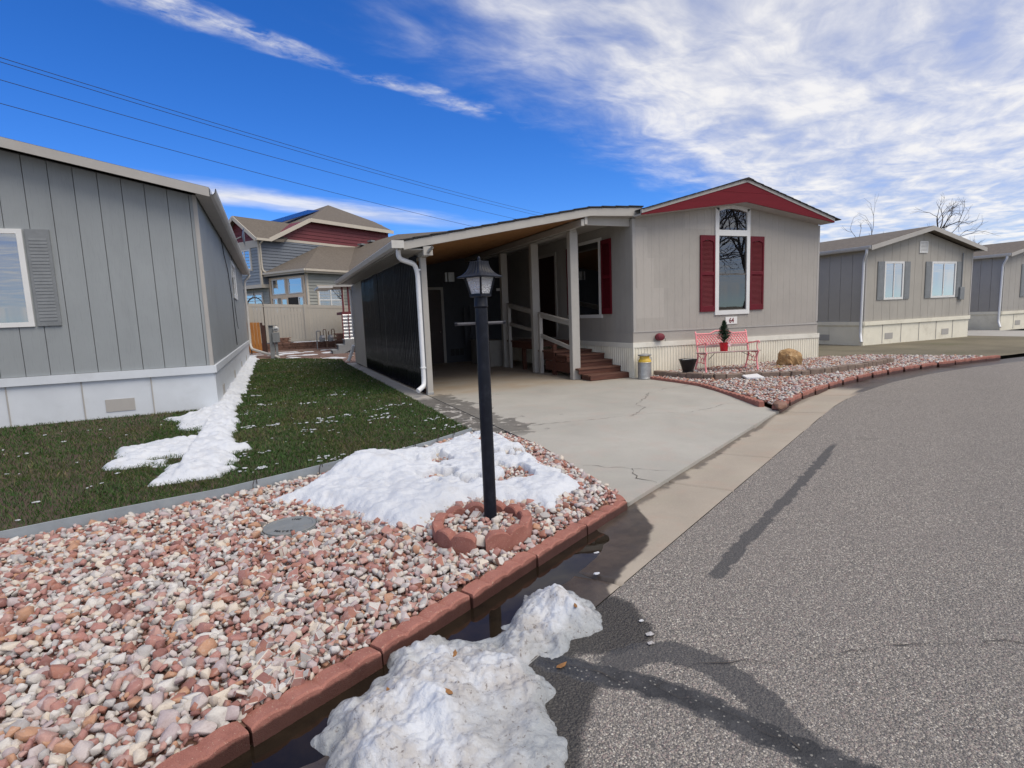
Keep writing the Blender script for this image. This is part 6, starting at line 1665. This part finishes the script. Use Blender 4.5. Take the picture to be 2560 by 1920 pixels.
# electric meter pedestal
pe = thing('meter_pedestal', 'grey electric meter pedestal standing at the end of the lawn', 'utility pedestal', (.05, 24.7, 0))
MB().box(-.12, 24.62, 0, .06, 24.80, 1.385).build('column', MAT['meter_grey'], pe, bev=.006); MB().box(-.13, 24.55, 1.375, .25, 24.81, 1.395).build('cap', MAT['meter_grey'], pe)
MB().box(.00, 24.50, .70, .275, 24.66, 1.10).build('breaker_box', MAT['meter_grey'], pe, bev=.008)
mt_ = MB().lathe(0, 0, [(.115, 0), (.115, .05), (.10, .06), (.10, .11), (.07, .13), (.02, .135)], 24); mt_.v = [(.155 + p[0], 24.62 - p[2], 1.235 + p[1]) for p in mt_.v]; mo = mt_.build('meter', MAT['meter_glass'], pe, smooth=40)
MB().box(.09, 24.47, 1.225, .22, 24.50, 1.245).build('dial', MAT['black_iron'], mo); MB().box(.08, 24.60, .05, .18, 24.68, .70).build('conduit', MAT['meter_grey'], pe)

# wrought iron garden arch
ar = thing('garden_arch', 'thin dark iron garden arch beside the left-hand home', 'garden arch', (-.55, 26.5, 0))
def arch(y, yt):
    m_ = MB()
    for (x, h) in ((-.875, 2.50), (-.25, 2.42)): m_.tube([(x, y, .1), (x, y, h - .22)], .014, 6)
    pts_ = [(-.5625 - .3125 * math.cos(math.pi * k / 12), y, 2.24 + .36 * math.sin(math.pi * k / 12)) for k in range(13)]; m_.tube(pts_, .014, 6)
    return m_
a1 = arch(26.3, 0).build('hoop', MAT['rust_iron'], ar); a2 = arch(26.9, 0).build('hoop', MAT['rust_iron'], ar)
m_ = MB()
for z in (.95, 1.15, 2.06, 2.24):
    for x in (-.875, -.25): m_.tube([(x, 26.3, z), (x, 26.9, z)], .009, 5)
for x in (-.875, -.25):
    for yy in (26.42, 26.6, 26.78): m_.tube([(x, yy, 1.15), (x, yy, 1.8), (x, 26.6 + (yy - 26.6) * .3, 2.0)], .006, 5)
for k in range(13): pass
for q in (2, 4, 6, 8, 10):
    x, z = -.5625 - .3125 * math.cos(math.pi * q / 12), 2.24 + .36 * math.sin(math.pi * q / 12); m_.tube([(x, 26.3, z), (x, 26.9, z)], .008, 5)
m_.tube([(-.56, 26.3, 2.60), (-.60, 26.3, 2.68), (-.56, 26.3, 2.78), (-.56, 26.3, 2.92)], .010, 5); m_.tube([(-.66, 26.3, 2.58), (-.57, 26.3, 2.70), (-.56, 26.3, 2.80)], .008, 5); m_.tube([(-.46, 26.3, 2.58), (-.55, 26.3, 2.70), (-.56, 26.3, 2.80)], .008, 5)
m_.build('scrollwork', MAT['rust_iron'], ar)
gtw = thing('wooden_gate', 'orange stained plank gate leaning beside the garden arch', 'gate', (-.75, 28, .15))
for k in range(4):
    xa = -1.0 + k * .135; MB().prism([(xa, 28.0, .16), (xa + .125, 28.0, .16), (xa + .105, 28.1, 1.55 - .005 * k), (xa - .02, 28.1, 1.55 - .005 * k)], (0, .03, 0)).build('plank', MAT['gate_wood'], gtw)
for k, (xa, h) in enumerate(((-.43, 1.52), (-.335, 1.40))):
    o = MB().prism([(xa - .02, 28.0, .15), (xa + .085, 28.0, .15), (xa + .06, 28.06, h), (xa - .045, 28.06, h)], (0, .09, 0)).build('fence_post', MAT['old_post']); tag(o, ('taller' if k == 0 else 'shorter') + ' of two dark weathered timber posts right of the orange gate', 'post')

# gas meters
def gas(name, x, label):
    t_ = thing(name, label, 'gas meter', (x, 27.75, .2))
    b_ = MB(); b_.box(x - .10, 27.68, .50, x + .12, 27.85, .82).build('meter_body', MAT['gas_grey'], t_, bev=.03, seg=2) if False else None
    MB().lathe(x, 27.77, [(.05, .50), (.125, .53), (.135, .62), (.13, .72), (.09, .80), (.05, .83)], 16).build('meter_body', MAT['gas_grey'], t_, smooth=50)
    MB().box(x - .01, 27.60, .70, x + .10, 27.68, .80).build('index', MAT['sign_white'], t_); MB().box(x - .02, 27.61, .55, x + .11, 27.66, .66).build('regulator', MAT['gas_grey'], t_, bev=.01)
    MB().tube([(x - .07, 27.77, .80), (x - .07, 27.77, .95), (x - .05, 27.77, 1.0)], .022, 8).build('pipe', MAT['pipe_rust'], t_); MB().tube([(x + .07, 27.77, .82), (x + .07, 27.77, 1.05), (x + .10, 27.77, 1.09), (x + .18, 27.77, 1.09), (x + .20, 27.77, 1.0), (x + .20, 27.77, .2)], .020, 8).build('pipe', MAT['pipe_rust'], t_)
    return t_
ga = gas('gas_meter', 2.16, 'left gas meter with looping pipes before the retaining wall'); gas('gas_meter', 2.54, 'right gas meter nearer the porch steps')
MB().tube([(1.92, 27.75, .18), (1.92, 27.75, 1.0), (1.95, 27.75, 1.03), (2.09, 27.75, 1.02)], .024, 8).build('riser', MAT['gas_grey'], ga)

# precast steps and small porch behind the shed
stp = thing('precast_steps', 'open grey precast concrete steps leading up to the rear porch', 'steps', (2.7, 25, 0))
for i, (xa, xb, zt_) in enumerate(((2.31, 2.76, .235), (2.58, 3.04, .445), (2.86, 3.6, .66))):
    MB().box(xa, 24.9, zt_ - .045, xb, 25.9, zt_).build('tread', MAT['concrete_step'], stp, bev=.006)
    for yy in (24.9, 25.35, 25.82): MB().box(xa + .03, yy, zt_ - .215, xa + .09, yy + .08, zt_ - .045).build('riser_post', MAT['concrete_step'], stp)
MB().prism([(2.33, 24.86, .0), (2.70, 24.86, .0), (3.4, 24.86, .38), (3.6, 24.86, .63), (2.86, 24.86, .63), (2.84, 24.86, .42), (2.58, 24.86, .42), (2.56, 24.86, .20), (2.33, 24.86, .20)], (0, .045, 0)).build('stringer', MAT['concrete_step'], stp)
po = thing('rear_porch', 'small rear porch with maroon posts and corrugated metal skirt', 'porch', (3.4, 25.9, 0))
MB().box(2.93, 25.8, 1.74, 5.5, 28, 1.86).build('rim', MAT['maroon_siding'], po)
for x in (2.97, 3.22): MB().box(x, 25.82, 1.86, x + .075, 25.90, 2.95).build('post', MAT['maroon_siding'], po)
P = []; nz = 30
for i in range(nz + 1):
    z = .62 + 1.12 * i / nz; P += [(2.93, 25.80 - .03 * (1 if i % 4 in (0, 1) else 0), z), (3.9, 25.80 - .03 * (1 if i % 4 in (0, 1) else 0), z)]
MB().grid(P, nz + 1, 2).build('skirt_sheet', MAT['zinc_sheet'], po); MB().box(3.17, 25.72, .62, 3.20, 25.765, 1.74).build('batten', MAT['maroon_siding'], po); MB().box(2.90, 25.72, .62, 2.94, 25.80, 1.74).build('batten', MAT['maroon_siding'], po)
MB().box(2.5, 25.6, 2.95, 5.6, 28, 3.02).build('roof', MAT['trim_grey'], po); MB().box(2.0, 25.55, 2.90, 2.6, 28, 2.99).build('rain_gutter', MAT['gutter_metal'], po)

# ================================================================== TWO-STOREY HOUSE BEHIND
BC = Vector((2.17576, 36.0, 0)); BU = Vector((.815, .579, 0)).normalized(); BV = Vector((-BU.y, BU.x, 0))
def hb(u_, v_, z): return BC + BU * u_ + BV * v_ + Vector((0, 0, z))
bh = thing('two_storey_house', 'two-storey slate and maroon house with brown hip roofs beyond the fence', 'house', BC)
def hbox(name, u0, u1, v0, v1, z0, z1, mat, parent=bh):
    c = hb((u0 + u1) / 2, (v0 + v1) / 2, (z0 + z1) / 2)
    return MB().obox(c, BU * abs(u1 - u0) / 2, BV * abs(v1 - v0) / 2, (0, 0, (z1 - z0) / 2)).build(name, MAT[mat], parent)
def lap_v(v, u0, u1, z0, z1, mat, step=.19, u0f=None, u1f=None):     # lap siding on a wall that faces -v
    z = z0
    while z < z1 - .01:
        zt_ = min(z + step, z1); a = u0f(z) if u0f else u0; b = u1f(z) if u1f else u1
        if b - a > .05: MB().add([hb(a, v - .045, z), hb(b, v - .045, z), hb(b, v - .008, zt_ + .012), hb(a, v - .008, zt_ + .012), hb(a, v, z), hb(b, v, z), hb(b, v, zt_ + .012), hb(a, v, zt_ + .012)], [(0, 1, 2, 3), (1, 0, 4, 5), (2, 1, 5, 6), (0, 3, 7, 4), (3, 2, 6, 7)]).build('lap_board', MAT[mat], bh)
        z += step
def lap_u(u_, v0, v1, z0, z1, mat, step=.19, v0f=None, v1f=None):    # faces -u
    z = z0
    while z < z1 - .01:
        zt_ = min(z + step, z1); a = v0f(z) if v0f else v0; b = v1f(z) if v1f else v1
        if b - a > .05: MB().add([hb(u_ - .045, b, z), hb(u_ - .045, a, z), hb(u_ - .008, a, zt_ + .012), hb(u_ - .008, b, zt_ + .012), hb(u_, b, z), hb(u_, a, z), hb(u_, a, zt_ + .012), hb(u_, b, zt_ + .012)], [(0, 1, 2, 3), (1, 0, 4, 5), (2, 1, 5, 6), (0, 3, 7, 4), (3, 2, 6, 7)]).build('lap_board', MAT[mat], bh)
        z += step
QV = 3.52
hbox('wall', 0, 9, .0, QV + .2, .3, 4.45, 'sage_siding'); hbox('wall', -.1, 11, QV, 10, .3, 6.85, 'slate_siding'); hbox('wall', -.56, -.1, QV, 8.5, 3.88, 6.65, 'blue_siding')
lap_v(0, .05, 6, 1.2, 4.38, 'sage_siding'); lap_v(QV, -.56, 11.0, 3.95, 6.74, 'slate_siding')
lap_v(QV, 0, 11, 6.86, 8.2, 'maroon_siding', .24, u0f=lambda z: .45 + (z + .25 - 6.86) * 2.04)
MB().prism([hb(.3, QV, 6.8), hb(11, QV, 6.8), hb(11, QV, 8.25), hb(3.2, QV, 8.25)], BV * 4).build('wall', MAT['maroon_siding'], bh)
lap_u(-.56, QV + .1, 8.4, 3.95, 6.6, 'blue_siding')
lap_u(-.56, 0, 0, 6.66, 8.05, 'maroon_siding', .24, v0f=lambda z: 3.8 + (z - 6.66) * 1.15 + .25, v1f=lambda z: 7.1 - (z - 6.66) * 1.15)
MB().prism([hb(-.55, 3.7, 6.6), hb(-.55, 7.0, 6.6), hb(-.55, 5.35, 8.1)], BU * 1).build('wall', MAT['maroon_siding'], bh)
hbox('band', -.60, 11, QV - .045, QV, 6.72, 6.88, 'house_trim'); hbox('band', -.62, -.56, QV - .02, 8.5, 6.22, 6.66, 'house_trim'); hbox('band', -.60, .02, QV - .05, QV + .01, 3.72, 3.94, 'house_trim'); hbox('band', -.62, -.55, QV - .05, 8.5, 3.72, 3.94, 'house_trim')
hbox('corner_board', -.60, -.48, QV - .045, QV + .08, 3.94, 6.6, 'house_trim'); hbox('corner_board', -.05, .10, -.04, .08, .9, 4.4, 'house_trim')
lap_u(-.1, QV + .0, 8.4, 1.8, 3.72, 'sage_siding')
# raw-framed great window on the left face of the low wing
lap_u(0, .02, QV, 4.28, 4.46, 'slate_siding')
fw = MB()
def frame_u(u_, v0, v1, z0, z1, w_=.12, d=.07): 
    for (a, b, c, e) in ((v0, v0 + w_, z0, z1), (v1 - w_, v1, z0, z1), (v0 + w_, v1 - w_, z0, z0 + w_), (v0 + w_, v1 - w_, z1 - w_, z1)): fw.obox(hb(u_ - d / 2, (a + b) / 2, (c + e) / 2), BU * d / 2, BV * (b - a) / 2, (0, 0, (e - c) / 2))
frame_u(0, .12, 3.50, 2.0, 4.30, .16); frame_u(-.001, 1.70, 1.92, 3.10, 4.30, .09)
for z in (3.12, ): fw.obox(hb(-.034, 1.8, z), BU * .034, BV * 1.55, (0, 0, .10))
gw = fw.build('window', MAT['raw_pine'], bh)
def pane_u(v0, v1, z0, z1, parent, mat='coated_glass', fm='trim_white'):
    f_ = MB()
    for (a, b, c, e) in ((v0, v0 + .06, z0, z1), (v1 - .06, v1, z0, z1), (v0 + .06, v1 - .06, z0, z0 + .06), (v0 + .06, v1 - .06, z1 - .06, z1)): f_.obox(hb(-.045, (a + b) / 2, (c + e) / 2), BU * .03, BV * (b - a) / 2, (0, 0, (e - c) / 2))
    f_.build('sash', MAT[fm], parent); MB().obox(hb(-.036, (v0 + v1) / 2, (z0 + z1) / 2), BU * .004, BV * (v1 - v0) / 2 * .96, (0, 0, (z1 - z0) / 2 * .97)).build('pane', MAT[mat], parent); MB().obox(hb(-.020, (v0 + v1) / 2, (z0 + z1) / 2), BU * .004, BV * (v1 - v0) / 2 * .97, (0, 0, (z1 - z0) / 2 * .97)).build('dark_backing', MAT['dark_room'], parent)  # last slab: dark sheet in place of the unlit room
pane_u(.36, 1.66, 3.24, 4.22, gw); pane_u(1.95, 3.22, 3.24, 4.20, gw); pane_u(.36, .80, 2.1, 3.02, gw); pane_u(2.80, 3.22, 2.1, 3.02, gw)
MB().obox(hb(-.04, 1.35, 2.5), BU * .02, BV * .42, (0, 0, .54)).build('opening', MAT['dark_room'], gw); MB().obox(hb(-.05, 2.1, 2.5), BU * .025, BV * .34, (0, 0, .56)).build('door_leaf', MAT['raw_pine'], gw); MB().obox(hb(-.08, 2.1, 2.6), BU * .006, BV * .2, (0, 0, .32)).build('pane', MAT['coated_glass'], gw)
MB().obox(hb(-.045, 1.6, 3.85), BU * .004, BV * .08, (0, 0, .09)).build('sticker', MAT['sign_white'], gw); MB().obox(hb(-.045, 2.75, 3.72), BU * .004, BV * .05, (0, 0, .12)).build('sticker', MAT['sign_white'], gw)
def window_face(face, p0, p1, z0, z1, off, mull, tr=.10):
    f_ = MB(); W = (p0 + p1) / 2
    def ob(a, b, c, e, d=.05, y=-.02):
        m = (a + b) / 2
        if face == 'v': return (hb(m, off + y, (c + e) / 2), BU * (b - a) / 2, BV * d / 2, (0, 0, (e - c) / 2))
        return (hb(off + y, m, (c + e) / 2), BU * d / 2, BV * (b - a) / 2, (0, 0, (e - c) / 2))
    for a, b, c, e in ((p0 - tr, p0, z0 - tr, z1 + tr), (p1, p1 + tr, z0 - tr, z1 + tr), (p0, p1, z0 - tr, z0), (p0, p1, z1, z1 + tr)): f_.obox(*ob(a, b, c, e, .05, -.04))
    o = f_.build('window', MAT['house_trim'], bh); s2 = MB()
    for a, b, c, e in ((p0, p0 + .06, z0, z1), (p1 - .06, p1, z0, z1), (p0 + .06, p1 - .06, z0, z0 + .06), (p0 + .06, p1 - .06, z1 - .06, z1)): s2.obox(*ob(a, b, c, e, .04, -.045))
    for kx, kz in mull:
        if kx is not None: s2.obox(*ob(kx - .035, kx + .035, z0 + .06, z1 - .06, .03, -.048))
        if kz is not None: s2.obox(*ob(p0 + .06, p1 - .06, kz - .03, kz + .03, .024, -.05))
    s2.build('sash', MAT['trim_white'], o); MB().obox(*ob(p0 + .06, p1 - .06, z0 + .06, z1 - .06, .006, -.036)).build('pane', MAT['coated_glass'], o); MB().obox(*ob(p0 + .03, p1 - .03, z0 + .03, z1 - .03, .004, -.031)).build('dark_backing', MAT['dark_room'], o)  # dark sheet behind the pane imitates the shade indoors
    return o
window_face('v', .78, 2.66, 2.35, 3.62, 0, [(1.72, None), (None, 2.80)]); window_face('u', 4.38, 5.75, 4.92, 6.14, -.56, [(4.98, None)]); window_face('u', 4.2, 6.0, 2.3, 3.40, -.1, [(5.0, None)], .08)
# roofs
def roofpoly(pts_, th=.10, mat='brown_shingle', name='roof_slope', parent=bh): return MB().prism([hb(*p) for p in pts_], (0, 0, -th)).build(name, MAT[mat], parent)
TH = (4.12, QV, 6.66)
roofpoly([(-.42, -.42, 4.62), (-.42, QV, 4.62), TH]); roofpoly([(-.42, -.42, 4.62), TH, (7.45, QV, 6.66 + .2), (2.95, -.42, 4.62)])
roofpoly([(2.95, -.42, 4.62), (7.45, QV, 6.88), (8.96, .65, 7.63), (7.2, -6.0, 7.0), (2.95, -6.0, 4.62)]); roofpoly([(8.96, .65, 7.63), (7.45, QV, 6.88), (12, QV, 6.9), (12.5, -1, 6.2)]); roofpoly([(8.96, .65, 7.63), (12.5, -1, 6.2), (12, -6, 5.2), (7.2, -6, 7.0)])
def gut(name, p, q, w_=.13, h_=.12): return MB().bar(hb(*p), hb(*q), w_, h_).build(name, MAT['house_trim'], bh)
gut('rain_gutter', (-.47, -.50, 4.56), (-.47, QV, 4.56)); gut('rain_gutter', (-.40, -.47, 4.56), (6, -.47, 4.56)); gut('fascia', (-.40, -.40, 4.47), (-.40, QV, 4.47), .04, .16); gut('fascia', (-.36, -.40, 4.47), (6, -.40, 4.47), .04, .16)
# left gable roof
roofpoly([(-.96, 5.30, 8.28), (4.5, 5.30, 8.28), (1.0, 3.12, 6.72), (-.96, 3.12, 6.72)], .12); roofpoly([(-.96, 5.30, 8.28), (-.96, 7.5, 6.72), (4.5, 7.5, 6.72), (4.5, 5.30, 8.28)], .12)
for (p, q) in (((-.97, 5.30, 8.15), (-.97, 3.12, 6.59)), ((-.97, 5.30, 8.15), (-.97, 7.5, 6.59))): MB().bar(hb(*p), hb(*q), .05, .22).build('barge_board', MAT['house_trim'], bh)
gut('rain_gutter', (-.98, 3.08, 6.64), (.05, 3.08, 6.64), .14, .14)
# main roof
PP, CC, AA, B1 = (3.23, 3.12, 8.36), (11.2, 3.12, 8.36), (8.84, 7.65, 10.62), (11.18, 5.06, 9.30)
roofpoly([(0.04, 3.12, 6.76), PP, AA, (.6, 13, 6.9)], .1); roofpoly([PP, CC, B1, AA], .1); roofpoly([CC, (13, 9, 8.4), AA, B1], .1); roofpoly([AA, (13, 9, 8.4), (12, 13, 8), (.6, 13, 6.9)], .1)
for (p, q) in (((0.0, 3.10, 6.66), (3.23, 3.10, 8.26)), ((3.23, 3.10, 8.26), (11.2, 3.10, 8.26))): MB().bar(hb(*p), hb(*q), .05, .24).build('barge_board', MAT['house_trim'], bh)
for k in range(3):
    a = hb(3.9 + k * 1.12, 6.85, 8.80 + k * .41); MB().obox(a, (BU * .54 + Vector((0, 0, .198))), BV * .62 + Vector((0, 0, .10)), (0, 0, .025)).build('solar_panel', MAT['solar'], bh)
MB().tube([hb(-.52, 3.10, 6.58), hb(-.50, QV - .09, 6.40), hb(-.50, QV - .09, 4.95), hb(-.44, QV - .1, 4.75), hb(-.44, 3.2, 4.66)], .055, 8).build('downspout', MAT['house_trim'], bh, smooth=50)
c_ = hb(11.3, 4.5, 0); MB().lathe(c_.x, c_.y, [(.07, 8.2), (.07, 8.85), (.12, 8.86), (.12, 9.0), (.05, 9.02)], 12).build('flue', MAT['galvanised'], bh)
for (u_, v_, z_) in ((7.3, 2.7, 6.95), (7.9, 2.3, 7.2)): MB().obox(hb(u_, v_, z_), BU * .2, BV * .2, (0, 0, .06)).build('roof_vent', MAT['meter_grey'], bh)

# ================================================================== POWER LINES, POLES, TREES
A2, B2 = Vector((-1.67, 40.9, 0)), Vector((32.2, 64.6, 0)); WL = [(14.0, 14.01), (13.77, 13.66), (12.9, 12.63), (11.61, 10.58)]
p0f, p1f = -.9, 2.2
names = ('highest of the four thin power wires crossing the blue sky', 'second highest of the four thin power wires crossing the sky', 'third of the four thin power wires crossing the sky', 'lowest of the four thin power wires crossing the sky')
for (za, zb_), lb in zip(WL, names):
    P = []
    for i in range(41):
        f = p0f + (p1f - p0f) * i / 40; q = A2.lerp(B2, f); z = za + (zb_ - za) * f + .9 * (f * f - f); P.append((q.x, q.y, z))
    tag(MB().tube(P, .016, 5).build('power_line', MAT['wire']), lb, 'power line', 'power lines over the yard')
def utility_pole(f, label):
    q = A2.lerp(B2, f); t_ = thing('utility_pole', label, 'utility pole', (q.x, q.y, 0))
    MB().lathe(q.x, q.y, [(.16, -.2), (.11, 16.0)], 12).build('shaft', MAT['grey_pole'], t_, smooth=40); d = (B2 - A2).normalized(); s_ = Vector((-d.y, d.x, 0))
    MB().bar(q + s_ * 1.2 + Vector((0, 0, 15.2)), q - s_ * 1.2 + Vector((0, 0, 15.2)), .1, .12).build('crossarm', MAT['grey_pole'], t_)
utility_pole(p0f, 'timber utility pole carrying the wires far off to the left'); utility_pole(p1f, 'timber utility pole carrying the wires far behind the grey home')

def bare_tree(x, y, h, seed, label, group=None, depth=6):
    t_ = thing('bare_tree', label, 'tree', (x, y, -.1), group); g_ = random.Random(seed); trunk = MB(); crown = MB()
    def grow(p, d, l, r, lev):
        mb = trunk if lev < 1 else crown; n_ = 4; P = [p]; q = p; dd = d
        for i in range(n_):
            dd = (dd + Vector((g_.gauss(0, .10), g_.gauss(0, .10), g_.gauss(.03, .07)))).normalized(); q = q + dd * l / n_; P.append(q)
        mb.tube(P, [r * (1 - .38 * i / n_) for i in range(n_ + 1)], 7 if lev < 2 else (5 if lev < 4 else 3), caps=False)
        if lev >= depth: return
        k = 3 if lev < 3 else g_.choice((2, 3))
        for i in range(k):
            a_ = g_.uniform(0, 6.28); sp_ = g_.uniform(.35, .85); s1 = dd.cross(Vector((math.cos(a_), math.sin(a_), .3))).normalized(); nd_ = (dd * math.cos(sp_) + s1 * math.sin(sp_)).normalized(); st_ = P[-1] if i == 0 else P[g_.choice((2, 3, 4))]
            grow(st_, nd_, l * g_.uniform(.62, .82), r * .58, lev + 1)
    grow(Vector((x, y, -.1)), Vector((0, 0, 1)), h * .30, h * .020, 0)
    trunk.build('trunk', MAT['bark'], t_, smooth=60); crown.build('crown', MAT['branch_grey'], t_)
    return t_
bare_tree(25.5, -8.0, 12, 1, 'bare tree across the street mirrored in the tall window', depth=7); bare_tree(31, -10.5, 13, 2, 'taller bare tree further down the far side of the street', depth=7)
bare_tree(24.5, 33, 9, 4, 'leafless tree rising behind the fence at the far right', depth=6)
bare_tree(39, 24, 10, 6, 'leafless tree behind the last home at the right edge', depth=6)
bare_tree(-14, 38, 9, 5, 'leafless tree beyond the left-hand home', depth=6)
